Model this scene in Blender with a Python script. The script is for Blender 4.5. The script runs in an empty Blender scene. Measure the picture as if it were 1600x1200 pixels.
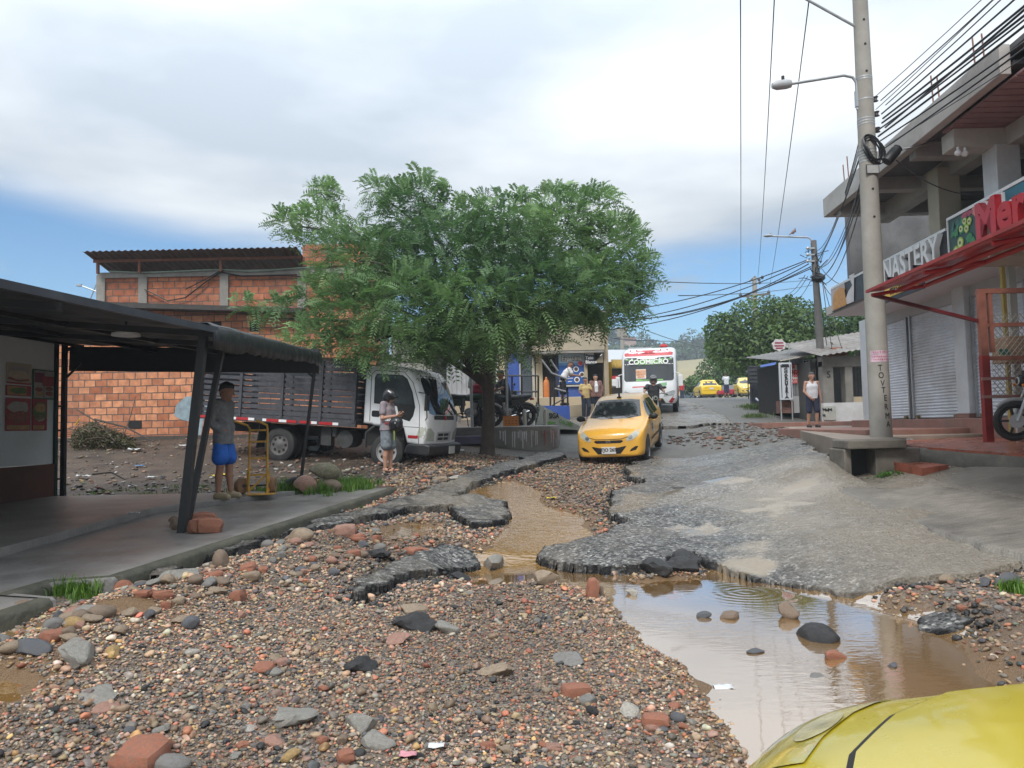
import bpy,bmesh,math,random
import numpy as np
from mathutils import Vector,Matrix
from mathutils.bvhtree import BVHTree
from mathutils.geometry import tessellate_polygon
random.seed(7)
rng=np.random.default_rng(11)
S=bpy.context.scene
COL=S.collection
R=math.radians
V=Vector
FPX,HCAM=1180.0,1.6
PITCH,ROLL=math.atan(67/1180.0),0.021
_f=V((0,math.cos(PITCH),math.sin(PITCH)))
_u0=V((0,-math.sin(PITCH),math.cos(PITCH)))
_x=V((1,0,0))
_r=_x*math.cos(ROLL)-_u0*math.sin(ROLL)
_u=_x*math.sin(ROLL)+_u0*math.cos(ROLL)
CAM=V((0,0,HCAM))
def ray(px,py):
 return _f*FPX+_r*(px-800)+_u*(600-py)
def P(px,py,Y):
 0
 d=ray(px,py)
 return CAM+d*(Y/d.y)
def XY(px,Y,py=660):
 p=P(px,py,Y)
 return p.x
def ss(a,b,x):
 t=np.clip((np.asarray(x,float)-a)/(b-a),0,1)
 return t*t*(3-2*t)
_perm=rng.random((64,64))
def vn(x,y,f=1.0,seed=0):
 x=np.asarray(x,float)*f+17.3*seed+1000
 y=np.asarray(y,float)*f+9.1*seed+1000
 xi=np.floor(x).astype(int);yi=np.floor(y).astype(int)
 fx=x-xi;fy=y-yi
 fx=fx*fx*(3-2*fx);fy=fy*fy*(3-2*fy)
 g=lambda a,b:_perm[a%64,b%64]
 return(g(xi,yi)*(1-fx)+g(xi+1,yi)*fx)*(1-fy)+(g(xi,yi+1)*(1-fx)+g(xi+1,yi+1)*fx)*fy
def fbm(x,y,f=1.0,o=4,seed=0):
 s=0;a=.5
 for i in range(o):
  s=s+a*(vn(x,y,f,seed+i)-.5);f*=2.03;a*=.55
 return s
def N(nt,t,**k):
 n=nt.nodes.new(t)
 for a,v in k.items():
  if a in n.inputs:n.inputs[a].default_value=v
  else:setattr(n,a,v)
 return n
MATS={}
def M(name,col,rough=.6,metal=0.,var=.18,scale=6.,bump=0.,bscale=40.,dirt=None,dirtamt=.5,coat=0.,alpha=1.,trans=0.,spec=.5,attr=None,rvar=.15):
 0
 if name in MATS:return MATS[name]
 m=bpy.data.materials.new(name);m.use_nodes=True
 nt=m.node_tree;L=nt.links.new
 b=nt.nodes['Principled BSDF']
 tc=N(nt,'ShaderNodeTexCoord')
 n1=N(nt,'ShaderNodeTexNoise',Scale=scale,Detail=5.,Roughness=.6)
 L(tc.outputs['Object'],n1.inputs['Vector'])
 mr=N(nt,'ShaderNodeMapRange')
 mr.inputs['From Min'].default_value=.25;mr.inputs['From Max'].default_value=.75
 mr.inputs['To Min'].default_value=1-var;mr.inputs['To Max'].default_value=1+var
 L(n1.outputs[0],mr.inputs[0])
 mul=N(nt,'ShaderNodeVectorMath',operation='MULTIPLY')
 if attr:
  at=N(nt,'ShaderNodeAttribute',attribute_name=attr)
  L(at.outputs['Color'],mul.inputs[0])
 else:
  mul.inputs[0].default_value=col[:3]
 L(mr.outputs[0],mul.inputs[1])
 out=mul.outputs[0]
 if dirt:
  n2=N(nt,'ShaderNodeTexNoise',Scale=scale*.35,Detail=8.,Roughness=.7)
  L(tc.outputs['Object'],n2.inputs['Vector'])
  r2=N(nt,'ShaderNodeMapRange')
  r2.inputs['From Min'].default_value=.45;r2.inputs['From Max'].default_value=.7
  r2.inputs['To Max'].default_value=dirtamt
  L(n2.outputs[0],r2.inputs[0])
  mx=N(nt,'ShaderNodeMix',data_type='RGBA')
  L(r2.outputs[0],mx.inputs[0]);L(out,mx.inputs[6]);mx.inputs[7].default_value=(*dirt,1)
  out=mx.outputs[2]
 L(out,b.inputs['Base Color'])
 rr=N(nt,'ShaderNodeMapRange')
 rr.inputs['To Min'].default_value=max(.02,rough-rvar);rr.inputs['To Max'].default_value=min(1,rough+rvar)
 L(n1.outputs[0],rr.inputs[0]);L(rr.outputs[0],b.inputs['Roughness'])
 b.inputs['Metallic'].default_value=metal
 b.inputs['Specular IOR Level'].default_value=spec
 b.inputs['Coat Weight'].default_value=coat
 b.inputs['Coat Roughness'].default_value=.06
 b.inputs['Alpha'].default_value=alpha
 b.inputs['Transmission Weight'].default_value=trans
 if bump:
  n3=N(nt,'ShaderNodeTexNoise',Scale=bscale,Detail=4.)
  L(tc.outputs['Object'],n3.inputs['Vector'])
  bp=N(nt,'ShaderNodeBump',Strength=bump,Distance=.02)
  L(n3.outputs[0],bp.inputs['Height']);L(bp.outputs[0],b.inputs['Normal'])
 MATS[name]=m
 return m
class MB:
 def __init__(s):s.v=[];s.f=[];s.mi=[];s.cur=0;s.c=None
 def add(s,vs,fs):
  o=len(s.v);s.v+=[tuple(p)for p in vs]
  s.f+=[tuple(i+o for i in f)for f in fs];s.mi+=[s.cur]*len(fs)
  return s
 def box(s,c,d,rot=None):
  hx,hy,hz=d[0]/2,d[1]/2,d[2]/2
  vs=[V((x,y,z))for x in(-hx,hx)for y in(-hy,hy)for z in(-hz,hz)]
  if rot is not None:vs=[rot@p for p in vs]
  c=V(c)
  return s.add([p+c for p in vs],[(0,1,3,2),(4,6,7,5),(0,4,5,1),(2,3,7,6),(0,2,6,4),(1,5,7,3)])
 def span(s,a,b):
  a,b=V(a),V(b)
  return s.box((a+b)/2,[abs(b[i]-a[i])for i in range(3)])
 def bar(s,p0,p1,w,h,up=(0,0,1)):
  0
  p0,p1=V(p0),V(p1);d=(p1-p0);l=d.length;d.normalize()
  u=V(up);sx=d.cross(u)
  if sx.length<1e-4:sx=d.cross(V((1,0,0)))
  sx.normalize();u=sx.cross(d)
  m=Matrix((sx,d,u)).transposed()
  return s.box((p0+p1)/2,(w,l,h),m)
 def tube(s,pts,r,n=8,caps=True):
  pts=[V(p)for p in pts];k=len(pts)
  rs=r if hasattr(r,'__len__')else[r]*k
  vs=[];prev=None
  for i,p in enumerate(pts):
   d=(pts[min(i+1,k-1)]-pts[max(i-1,0)]).normalized()
   if prev is None:
    a=d.cross(V((0,0,1)))
    if a.length<.05:a=d.cross(V((1,0,0)))
   else:a=prev-d*prev.dot(d)
   a.normalize();prev=a;b=d.cross(a)
   vs+=[p+(a*math.cos(2*math.pi*j/n)+b*math.sin(2*math.pi*j/n))*rs[i]for j in range(n)]
  fs=[(i*n+j,i*n+(j+1)%n,(i+1)*n+(j+1)%n,(i+1)*n+j)for i in range(k-1)for j in range(n)]
  if caps:fs+=[tuple(range(n-1,-1,-1)),tuple(range((k-1)*n,k*n))]
  return s.add(vs,fs)
 def cyl(s,p0,p1,r0,r1=None,n=16):return s.tube([p0,p1],[r0,r0 if r1 is None else r1],n)
 def lathe(s,prof,o,ax=(0,0,1),n=24,caps=True):
  0
  ax=V(ax).normalized();a=ax.cross(V((0,0,1)))
  if a.length<.05:a=ax.cross(V((1,0,0)))
  a.normalize();b=ax.cross(a);o=V(o);k=len(prof)
  vs=[o+ax*h+(a*math.cos(2*math.pi*j/n)+b*math.sin(2*math.pi*j/n))*r for r,h in prof for j in range(n)]
  fs=[(i*n+j,i*n+(j+1)%n,(i+1)*n+(j+1)%n,(i+1)*n+j)for i in range(k-1)for j in range(n)]
  if caps:fs+=[tuple(range(n-1,-1,-1)),tuple(range((k-1)*n,k*n))]
  return s.add(vs,fs)
 def ell(s,c,r,nu=16,nv=10,rot=None):
  r=r if hasattr(r,'__len__')else(r,r,r);c=V(c);vs=[]
  for i in range(nv+1):
   t=math.pi*i/nv
   for j in range(nu):
    p=2*math.pi*j/nu
    q=V((r[0]*math.sin(t)*math.cos(p),r[1]*math.sin(t)*math.sin(p),r[2]*math.cos(t)))
    vs.append(c+(rot@q if rot is not None else q))
  fs=[(i*nu+j,(i+1)*nu+j,(i+1)*nu+(j+1)%nu,i*nu+(j+1)%nu)for i in range(nv)for j in range(nu)]
  return s.add(vs,fs)
 def prism(s,poly,o,ux,uy,depth):
  0
  o,ux,uy,dp=V(o),V(ux),V(uy),V(depth);n=len(poly)
  a=[o+ux*p[0]+uy*p[1]for p in poly]
  vs=a+[p+dp for p in a]
  fl=ux.cross(uy).dot(dp)
  f1,f2=tuple(range(n)),tuple(range(2*n-1,n-1,-1))
  sd=[(i,i+n,(i+1)%n+n,(i+1)%n)for i in range(n)]
  area=sum(poly[i][0]*poly[(i+1)%n][1]-poly[(i+1)%n][0]*poly[i][1]for i in range(n))
  if fl*area>0:f1,f2,sd=f1[::-1],f2[::-1],[q[::-1]for q in sd]
  return s.add(vs,[f1,f2]+sd)
 def grid(s,pts):
  0
  r,c=len(pts),len(pts[0])
  return s.add([p for row in pts for p in row],[(i*c+j,i*c+j+1,(i+1)*c+j+1,(i+1)*c+j)for i in range(r-1)for j in range(c-1)])
 def quad(s,*p):return s.add(p,[tuple(range(len(p)))])
 def merge(s,o):s.add(o.v,o.f);return s
 def xf(s,m):
  s.v=[tuple(m@V(p))for p in s.v];return s
MW={}
def mesh_np(name,verts,faces4=None,faces3=None):
 0
 me=bpy.data.meshes.new(name)
 verts=np.asarray(verts,np.float32)
 me.vertices.add(len(verts));me.vertices.foreach_set('co',verts.ravel())
 parts=[];tot=[]
 for f,k in((faces4,4),(faces3,3)):
  if f is not None and len(f):parts.append(np.asarray(f,np.int32).ravel());tot.append(np.full(len(f),k,np.int32))
 idx=np.concatenate(parts);tot=np.concatenate(tot)
 me.loops.add(len(idx));me.loops.foreach_set('vertex_index',idx)
 me.polygons.add(len(tot))
 st=np.zeros(len(tot),np.int32);st[1:]=np.cumsum(tot)[:-1]
 me.polygons.foreach_set('loop_start',st);me.polygons.foreach_set('loop_total',tot)
 me.update(calc_edges=True);me.validate()
 return me
def vcol(me,arr,name='col'):
 a=me.color_attributes.new(name,'FLOAT_COLOR','POINT')
 arr=np.asarray(arr,np.float32)
 if arr.shape[1]==3:arr=np.concatenate([arr,np.ones((len(arr),1),np.float32)],1)
 a.data.foreach_set('color',arr.ravel())
def link(name,me,mats,parent=None,smooth=False,bevel=0,solid=0,angle=35):
 o=bpy.data.objects.new(name,me);COL.objects.link(o)
 for m in(mats if isinstance(mats,(list,tuple))else[mats]):me.materials.append(m)
 if smooth:
  me.polygons.foreach_set('use_smooth',[True]*len(me.polygons))
  if smooth!='all':me.set_sharp_from_angle(angle=R(angle))
 if solid:
  md=o.modifiers.new('solid','SOLIDIFY');md.thickness=solid;md.offset=0
 if bevel:
  md=o.modifiers.new('bevel','BEVEL');md.width=bevel;md.segments=2;md.limit_method='ANGLE';md.angle_limit=R(40)
 if parent is not None:
  o.parent=parent;MW[o.name]=MW.get(parent.name,Matrix())
 else:MW[o.name]=Matrix()
 return o
SPLIT={'pillar','column','dark_opening','mudguard','reflective_tape','wall_opening','porch_pillar','guide_rail','padlock','side_panel','marker_lamp','boxes','door_handle','cords','pilaster','bolt_hole','insulator','hanger'}
def comps(mb):
 par=list(range(len(mb.v)))
 def find(i):
  while par[i]!=i:par[i]=par[par[i]];i=par[i]
  return i
 for f in mb.f:
  for j in f[1:]:par[find(j)]=find(f[0])
 out={}
 for f,m in zip(mb.f,mb.mi):out.setdefault((find(f[0]),m),[]).append(f)
 for(_,m),fs in out.items():
  ids=sorted({i for f in fs for i in f});mp={i:k for k,i in enumerate(ids)}
  b=MB();b.v=[mb.v[i]for i in ids];b.f=[tuple(mp[i]for i in f)for f in fs];b.mi=[0]*len(fs);yield b,m
def obj(name,mb,mats,parent=None,world=False,smooth=False,bevel=0,solid=0,angle=35):
 if name in SPLIT:
  for b,m in comps(mb):o=obj1(name,b,mats[m]if isinstance(mats,list)else mats,parent,world,smooth,bevel,solid,angle)
  return o
 return obj1(name,mb,mats,parent,world,smooth,bevel,solid,angle)
def obj1(name,mb,mats,parent=None,world=False,smooth=False,bevel=0,solid=0,angle=35):
 0
 vs=mb.v
 if world and parent is not None:
  inv=MW[parent.name].inverted();vs=[tuple(inv@V(p))for p in vs]
 me=bpy.data.meshes.new(name);me.from_pydata(vs,[],mb.f)
 if any(mb.mi):me.polygons.foreach_set('material_index',mb.mi)
 me.update()
 return link(name,me,mats,parent,smooth,bevel,solid,angle)
def tag(o,label=None,cat=None,group=None,kind=None):
 if label:o['label']=label
 if cat:o['category']=cat
 if group:o['group']=group
 if kind:o['kind']=kind
 return o
def thing(name,label,cat,loc=(0,0,0),rz=0.,group=None,pitch=0.,roll=0.):
 o=bpy.data.objects.new(name,None);COL.objects.link(o)
 o.empty_display_size=.2
 m=Matrix.Translation(V(loc))@Matrix.Rotation(rz,4,'Z')@Matrix.Rotation(pitch,4,'Y')@Matrix.Rotation(roll,4,'X')
 o.matrix_world=m;MW[o.name]=m
 return tag(o,label,cat,group)
def copy_tree(o,parent=None):
 c=o.copy();COL.objects.link(c)
 if parent is not None:c.parent=parent
 for ch in list(o.children):copy_tree(ch,c)
 return c
def text(name,s,size,mat,o,ux,uy,parent=None,ext=.004,bold=.0,align='CENTER',spacing=1.,squash=1.,world=False,vert=False):
 0
 cu=bpy.data.curves.new(name,'FONT');cu.body=s;cu.size=size;cu.extrude=ext;cu.offset=bold
 cu.align_x=align;cu.align_y='CENTER';cu.space_character=spacing
 if vert:cu.space_line=.85
 cu.resolution_u=3
 t=bpy.data.objects.new('tmp_text',cu)
 me=bpy.data.meshes.new_from_object(t)
 bpy.data.objects.remove(t);bpy.data.curves.remove(cu)
 o,ux,uy=V(o),V(ux).normalized()*squash,V(uy).normalized()
 n=V(ux).normalized().cross(uy)
 m=Matrix(((ux.x,uy.x,n.x,o.x),(ux.y,uy.y,n.y,o.y),(ux.z,uy.z,n.z,o.z),(0,0,0,1)))
 if world and parent is not None:m=MW[parent.name].inverted()@m
 me.transform(m);me.name=name;me.materials.clear()
 return link(name,me,mat,parent)
def decal(body,poly,o,ux,uy,d,off=.004,step=.08):
 0
 o,ux,uy,d=V(o),V(ux),V(uy),V(d).normalized()
 bm=bmesh.new()
 vs=[bm.verts.new((p[0],p[1],0))for p in poly]
 bm.faces.new(vs);bmesh.ops.triangulate(bm,faces=bm.faces[:])
 for _ in range(5):
  es=[e for e in bm.edges if e.calc_length()>step]
  if not es:break
  bmesh.ops.subdivide_edges(bm,edges=es,cuts=1);bmesh.ops.triangulate(bm,faces=bm.faces[:])
 mb=MB();idx={};pts=[];last=None
 for i,v in enumerate(bm.verts):
  q=o+ux*v.co.x+uy*v.co.y
  h=body.ray_cast(q-d*6,d,12)
  if h[0]is None:pts.append(None)
  else:pts.append(h[0]-d*off);last=h[0]
  idx[v]=i
 known=[(v.co.copy(),p)for v,p in zip(bm.verts,pts)if p is not None]
 for i,v in enumerate(bm.verts):
  if pts[i]is None:
   if known:
    k=min(known,key=lambda t:(t[0]-v.co).length)[1]
    q=o+ux*v.co.x+uy*v.co.y
    pts[i]=q+d*((k-q).dot(d))
   else:pts[i]=o+ux*v.co.x+uy*v.co.y
 fs=[tuple(idx[v]for v in f.verts)for f in bm.faces]
 mb.add(pts,[])
 out=[]
 for f in fs:
  n=(pts[f[1]]-pts[f[0]]).cross(pts[f[2]]-pts[f[0]])
  out.append(f if n.dot(d)<0 else f[::-1])
 mb.f=out;mb.mi=[0]*len(out)
 bm.free()
 return mb
def rrect(x0,y0,x1,y1,r=.03,n=3):
 out=[]
 for cx,cy,a in((x1-r,y1-r,0),(x0+r,y1-r,90),(x0+r,y0+r,180),(x1-r,y0+r,270)):
  out+=[(cx+r*math.cos(R(a+90*i/n)),cy+r*math.sin(R(a+90*i/n)))for i in range(n+1)]
 return out
def circ(cx,cy,r,n=16):return[(cx+r*math.cos(2*math.pi*i/n),cy+r*math.sin(2*math.pi*i/n))for i in range(n)]
def sdf_mesh(prims,res=.012,k=.03):
 0
 A=np.array([list(p[0])for p in prims],float);B=np.array([list(p[1])for p in prims],float)
 ra=np.array([p[2]for p in prims]);rb=np.array([p[3]for p in prims])
 mx=np.maximum(ra,rb)[:,None]+.05
 lo=np.minimum(A-mx,B-mx).min(0);hi=np.maximum(A+mx,B+mx).max(0)
 n=np.ceil((hi-lo)/res).astype(int)+2
 D=np.full(n,.2)
 gx=[lo[i]+res*np.arange(n[i])for i in range(3)]
 for i,p in enumerate(prims):
  kk=p[4]if len(p)>4 else k
  m=max(ra[i],rb[i])+kk+2.5*res
  l=np.minimum(A[i],B[i])-m;h=np.maximum(A[i],B[i])+m
  s=[slice(max(0,int((l[j]-lo[j])/res)),min(n[j],int((h[j]-lo[j])/res)+2))for j in range(3)]
  X,Y,Z=np.meshgrid(gx[0][s[0]],gx[1][s[1]],gx[2][s[2]],indexing='ij')
  d=B[i]-A[i];dd=d@d+1e-9
  t=np.clip(((X-A[i][0])*d[0]+(Y-A[i][1])*d[1]+(Z-A[i][2])*d[2])/dd,0,1)
  q=np.sqrt((X-A[i][0]-t*d[0])**2+(Y-A[i][1]-t*d[1])**2+(Z-A[i][2]-t*d[2])**2)-(ra[i]+(rb[i]-ra[i])*t)
  o=D[tuple(s)]
  if kk>0:
   hh=np.clip(.5+.5*(o-q)/kk,0,1)
   D[tuple(s)]=o*(1-hh)+q*hh-kk*hh*(1-hh)
  else:D[tuple(s)]=np.minimum(o,q)
 neg=D<0
 c=np.zeros(np.array(n)-1+np.array((0,0,0)),int)
 for dx in(0,1):
  for dy in(0,1):
   for dz in(0,1):
    c+=neg[dx:n[0]-1+dx,dy:n[1]-1+dy,dz:n[2]-1+dz]
 act=(c>0)&(c<8)
 ids=np.full(act.shape,-1);cells=np.argwhere(act);ids[act]=np.arange(len(cells))
 acc=np.zeros((len(cells),3));cnt=np.zeros(len(cells))
 corners=[(a,b,e)for a in(0,1)for b in(0,1)for e in(0,1)]
 for i,c0 in enumerate(corners):
  for c1 in corners[i+1:]:
   if sum(abs(c0[j]-c1[j])for j in range(3))!=1:continue
   d0=D[tuple((cells+c0).T)];d1=D[tuple((cells+c1).T)]
   m=(d0<0)!=(d1<0)
   t=np.where(m,d0/(d0-d1+1e-12),0)[:,None]
   acc+=np.where(m[:,None],np.array(c0)*(1-t)+np.array(c1)*t,0);cnt+=m
 verts=lo+res*(cells+acc/np.maximum(cnt,1)[:,None])
 quads=[]
 for ax in range(3):
  sl0=[slice(None)]*3;sl1=[slice(None)]*3
  sl0[ax]=slice(0,n[ax]-1);sl1[ax]=slice(1,n[ax])
  e=np.argwhere(neg[tuple(sl0)]!=neg[tuple(sl1)])
  b,g=[j for j in range(3)if j!=ax]
  e=e[(e[:,b]>0)&(e[:,g]>0)&(e[:,b]<n[b]-1)&(e[:,g]<n[g]-1)]
  if not len(e):continue
  q=[]
  for ob,og in((0,0),(1,0),(1,1),(0,1)):
   w=e.copy();w[:,b]-=ob;w[:,g]-=og
   q.append(ids[tuple(w.T)])
  q=np.stack(q,1)
  sgn=neg[tuple(e.T)]
  flip=sgn if ax!=1 else~sgn
  q[flip]=q[flip][:,::-1]
  quads.append(q)
 quads=np.concatenate(quads)[:,::-1]
 quads=quads[(quads>=0).all(1)]
 return verts,quads
def blob(name,prims,mat,parent,res=.012,k=.03):
 v,q=sdf_mesh(prims,res,k)
 me=mesh_np(name,v,q)
 return link(name,me,mat,parent,smooth='all')
_ZC=([-60,0,6.5,8,10,13,18,22,27,35,45,55,66,80,110,200,400],[0,0,0,.03,.14,.38,.74,1.2,1.78,2.42,3.0,3.42,3.62,3.5,2.2,-1,-2])
_ZL=([-60,0,4,6,10,13,16,18.5,21,26,31,40,60,400],[.2,.2,.33,.38,.44,.54,.76,1.05,1.4,1.6,1.9,2.6,3.4,-2])
def slope0(x,y):
 x=np.asarray(x,float);y=np.asarray(y,float)
 lat=x-.072*y
 zc=np.interp(y,*_ZC);zl=np.interp(y,*_ZL)
 zc=np.interp(y,_ZC[0],_ZC[1])
 wl=ss(-.2,-3.3,lat+.35*ss(14,19,y)*0)
 z=zc+(np.maximum(zc,zl)-zc)*wl
 near=ss(18,13,y)
 q_=np.clip(lat-1.6,0,6);ramp=.125*q_*q_/(q_+.3)
 ramp=ramp*near+(1-near)*.05*np.clip(lat-3.0,0,3)*ss(26,20,y)
 z=z+ramp
 edge=np.interp(y,[12.2,14.2,22.9],[4.5,4.85,6.55]);d=edge-lat
 bankz=np.interp(y,[12,15,23],[.80,.98,1.42])-.15*np.clip(d,0,9)
 z=z+np.clip(bankz-z,0,1)*ss(11.5,12.9,y)*ss(26,22,y)*(1-ss(4.15,4.42,lat)*ss(13.3,12.7,y))
 z=z+np.clip(.93-z,0,1)*np.exp(-((lat-4.3)/.8)**2-((y-13.1)/1.3)**2)*ss(4.52,4.40,lat)
 gut=.10*np.exp(-((x-5.52)/.5)**2-((y-12.2)/.9)**2)
 return z-gut
def pixel_on(px,py,fn,lo=1.5,hi=140):
 d=ray(px,py);d=d/d.y
 Y=np.concatenate([np.arange(lo,30,.01),np.arange(30,hi,.1)])
 g=CAM.z+d.z*Y-fn(CAM.x+d.x*Y,Y)
 i=np.argmax(g<0)if(g<0).any()else len(Y)-1
 return(d.x*Y[i],Y[i])
def trace(pts,fn=slope0):return np.array([pixel_on(a,b,fn)for a,b in pts])
def sdist(poly,x,y):
 0
 sh=np.shape(x);x=np.ravel(x);y=np.ravel(y)
 d=np.full(len(x),1e9);ins=np.zeros(len(x),bool)
 n=len(poly)
 for i in range(n):
  ax,ay=poly[i];bx,by=poly[(i+1)%n]
  ex,ey=bx-ax,by-ay
  t=np.clip(((x-ax)*ex+(y-ay)*ey)/(ex*ex+ey*ey+1e-12),0,1)
  d=np.minimum(d,(x-ax-t*ex)**2+(y-ay-t*ey)**2)
  c=(ay>y)!=(by>y)
  if ey!=0:ins^=c&(x<(bx-ax)*(y-ay)/ey+ax)
 return(np.sqrt(d)*np.where(ins,-1,1)).reshape(sh)
PUD=trace([(735,893),(745,917),(860,906),(950,927),(962,950),(990,980),(1022,1008),(1062,1026),(1088,1062),(1120,1110),(1165,1160),(1205,1215),(1330,1300),(1600,1200),(1590,1085),(1550,1048),(1500,1002),(1420,966),(1340,941),(1240,921),(1190,908),(1120,897),(1000,906),(930,896),(840,884),(770,888)],lambda x,y:0*x)
_pudz=lambda x,y:1-ss(-.05,.55,sdist(PUD,x,y))
def base(x,y):
 z=slope0(x,y)
 w=_pudz(x,y)
 return z*(1-w)+.0*w
CHAN=trace([(738,765),(800,750),(852,768),(848,788),(905,802),(926,830),(905,852),(860,870),(838,888),(762,892),(752,872),(772,842),(800,812),(792,790),(742,776)],base)
POOL2=trace([(585,830),(640,816),(690,822),(660,838),(600,842)],base)
POOL3=trace([(-30,1000),(60,975),(235,955),(240,968),(90,990),(-20,1018)],base)
POOL4=trace([(-40,1060),(20,1050),(60,1062),(30,1090),(-40,1100)],base)
POOL5=trace([(1262,748),(1300,738),(1345,741),(1335,752),(1290,757)],base)
FILM=trace([(1130,893),(1165,870),(1185,840),(1190,800),(1215,775),(1270,755),(1300,760),(1240,785),(1240,815),(1215,850),(1215,890),(1195,903)],base)
R1=trace([(835,876),(852,886),(880,893),(940,897),(1000,893),(1040,884),(1080,876),(1130,890),(1190,904),(1240,917),(1330,937),(1400,921),(1500,905),(1560,893),(1600,880),(1640,870),(1660,800),(1600,745),(1420,728),(1350,735),(1310,728),(1290,712),(1235,686),(1190,690),(1140,694),(1080,700),(1045,712),(1000,722),(978,733),(982,752),(1005,757),(962,768),(950,785),(945,802),(952,816),(987,820),(962,832),(940,846),(895,857),(860,866)],base)
L1=trace([(250,905),(340,874),(435,843),(525,812),(605,792),(680,764),(760,732),(850,709),(890,699),(900,708),(845,727),(790,745),(738,762),(722,774),(702,783),(745,778),(785,788),(797,802),(782,818),(740,830),(716,814),(706,796),(645,800),(585,814),(512,829),(402,849),(332,878),(245,915)],base)
L2=trace([(540,926),(600,882),(652,859),(700,853),(742,862),(748,878),(728,893),(690,899),(640,903),(602,918),(560,938)],base)
P3=trace([(1425,962),(1470,951),(1525,962),(1515,985),(1470,985)],base)
SLAB=trace([(1310,778),(1345,752),(1440,738),(1500,738),(1660,724),(1700,800),(1700,895),(1610,886),(1540,868),(1450,838)],base)
R3=np.array([(2.0,24.2),(3.2,23.6),(4.2,23.9),(5.6,23.8),(6.4,24.6),(7.1,24.2),(7.6,27),(8.6,35),(9.5,48),(11,66),(13,90),(5,90),(2.2,60),(1.2,42),(1.4,32),(1.2,27)])
SPOTS=[trace(q,base)for q in([(1195,797),(1235,791),(1275,796),(1235,801)],[(1150,806),(1200,802),(1210,808),(1165,812)],[(1070,838),(1110,826),(1130,838),(1100,848),(1075,846)],[(1180,790),(1200,786),(1220,789),(1200,793)],[(1090,760),(1140,752),(1180,756),(1130,766)],[(1040,835),(1065,829),(1085,835),(1060,841)])]
RUB=trace([(1040,690),(1110,670),(1180,655),(1235,668),(1235,684),(1120,698)],base)
_SLABS=[R1,L1,L2,P3]
def jag(x,y,s=0):
 return fbm(x,y,2.2,4,30+s)*.42+fbm(x,y,9,3,50+s)*.075
def asph(x,y):
 0
 d=np.full(np.shape(x),1e3)
 for i,p in enumerate(_SLABS):d=np.minimum(d,sdist(p,x,y))
 return d+jag(x,y)
WATERS=[(PUD,'p'),(CHAN,'c'),(POOL2,'q'),(POOL3,'q'),(POOL4,'q'),(POOL5,'q')]
def wet(x,y):
 d=np.full(np.shape(x),1e3)
 for p,_ in WATERS:d=np.minimum(d,sdist(p,x,y))
 return d
def wlevel(x,y):return base(x,y)-.022
def ground(x,y):
 x=np.asarray(x,float);y=np.asarray(y,float)
 z=base(x,y)
 lat=x-.072*y
 rough=ss(22,14,y)*ss(7,5,np.abs(lat))
 z=z+rough*(fbm(x,y,.9,3,3)*.07+fbm(x,y,4,3,5)*.035+fbm(x,y,16,2,6)*.014)+(1-rough)*fbm(x,y,1.3,3,4)*.04
 w=wet(x,y)+fbm(x,y,3,3,8)*.22
 z=z+.03*ss(.0,.3,w)*ss(.9,.3,w)-.085*ss(.10,-.25,w)
 z=z-.055*np.exp(-((x-(-3.22+(y-6.2)*.16)-.12)/.16)**2)*ss(14,12.5,y)
 z=z+.09*np.exp(-((lat+3.1-.12*(y-5))/.45)**2)*ss(3.5,5,y)*ss(10.5,8,y)
 da=asph(x,y);z=z-.05*ss(.05,-.12,da)-.045*ss(.28,.05,da)*ss(-.1,.02,da)*ss(20,15,y)
 return z
def gz(x,y):return float(ground(np.array([x]),np.array([y]))[0])
def top(x,y):
 0
 z=gz(x,y)
 a=float(asph(np.array([x]),np.array([y]))[0])
 return max(z,float(base(np.array([x]),np.array([y]))[0])+.055)if a<-.05 else z
def atpix(px,py):
 x,y=pixel_on(px,py,base)
 return V((x,y,top(x,y)))
def axis(segs):
 out=[segs[0][0]]
 for a,b,n in segs:out+=list(np.linspace(a,b,n+1)[1:])
 return np.array(out)
def height_sheet(xs,ys,fn):
 X,Y=np.meshgrid(xs,ys)
 Z=fn(X.ravel(),Y.ravel())
 n,m=len(xs),len(ys)
 v=np.stack([X.ravel(),Y.ravel(),Z],1)
 i=np.arange(n*m).reshape(m,n)
 q=np.stack([i[:-1,:-1],i[:-1,1:],i[1:,1:],i[1:,:-1]],-1).reshape(-1,4)
 return v,q
gx=axis([(-700,-60,10),(-60,-14,24),(-14,-6,60),(-6,5.5,250),(5.5,10,60),(10,30,24),(30,700,12)])
gy=axis([(-60,0,12),(0,2.5,12),(2.5,9,170),(9,16,130),(16,26,90),(26,60,50),(60,130,24),(130,900,16)])
v,q=height_sheet(gx,gy,ground)
me=mesh_np('ground',v,q)
_lat=v[:,0]-.072*v[:,1]
mud=ss(-1.6,-2.4,_lat+.0*v[:,1])*ss(12.2,13.5,v[:,1])+0
mud=np.clip(mud+ss(11.5,12.5,v[:,1])*ss(-3.6,-4.2,v[:,0]),0,1)
bank=np.exp(-((_lat-5.0)/.7)**2)*ss(9.5,10.8,v[:,1])*ss(14,12.8,v[:,1])
far=ss(14.5,18,v[:,1])*ss(-2.2,-1.2,_lat)
wetness=ss(.5,.0,wet(v[:,0],v[:,1]))
vcol(me,np.stack([mud,far,wetness],1),'zone')
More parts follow.
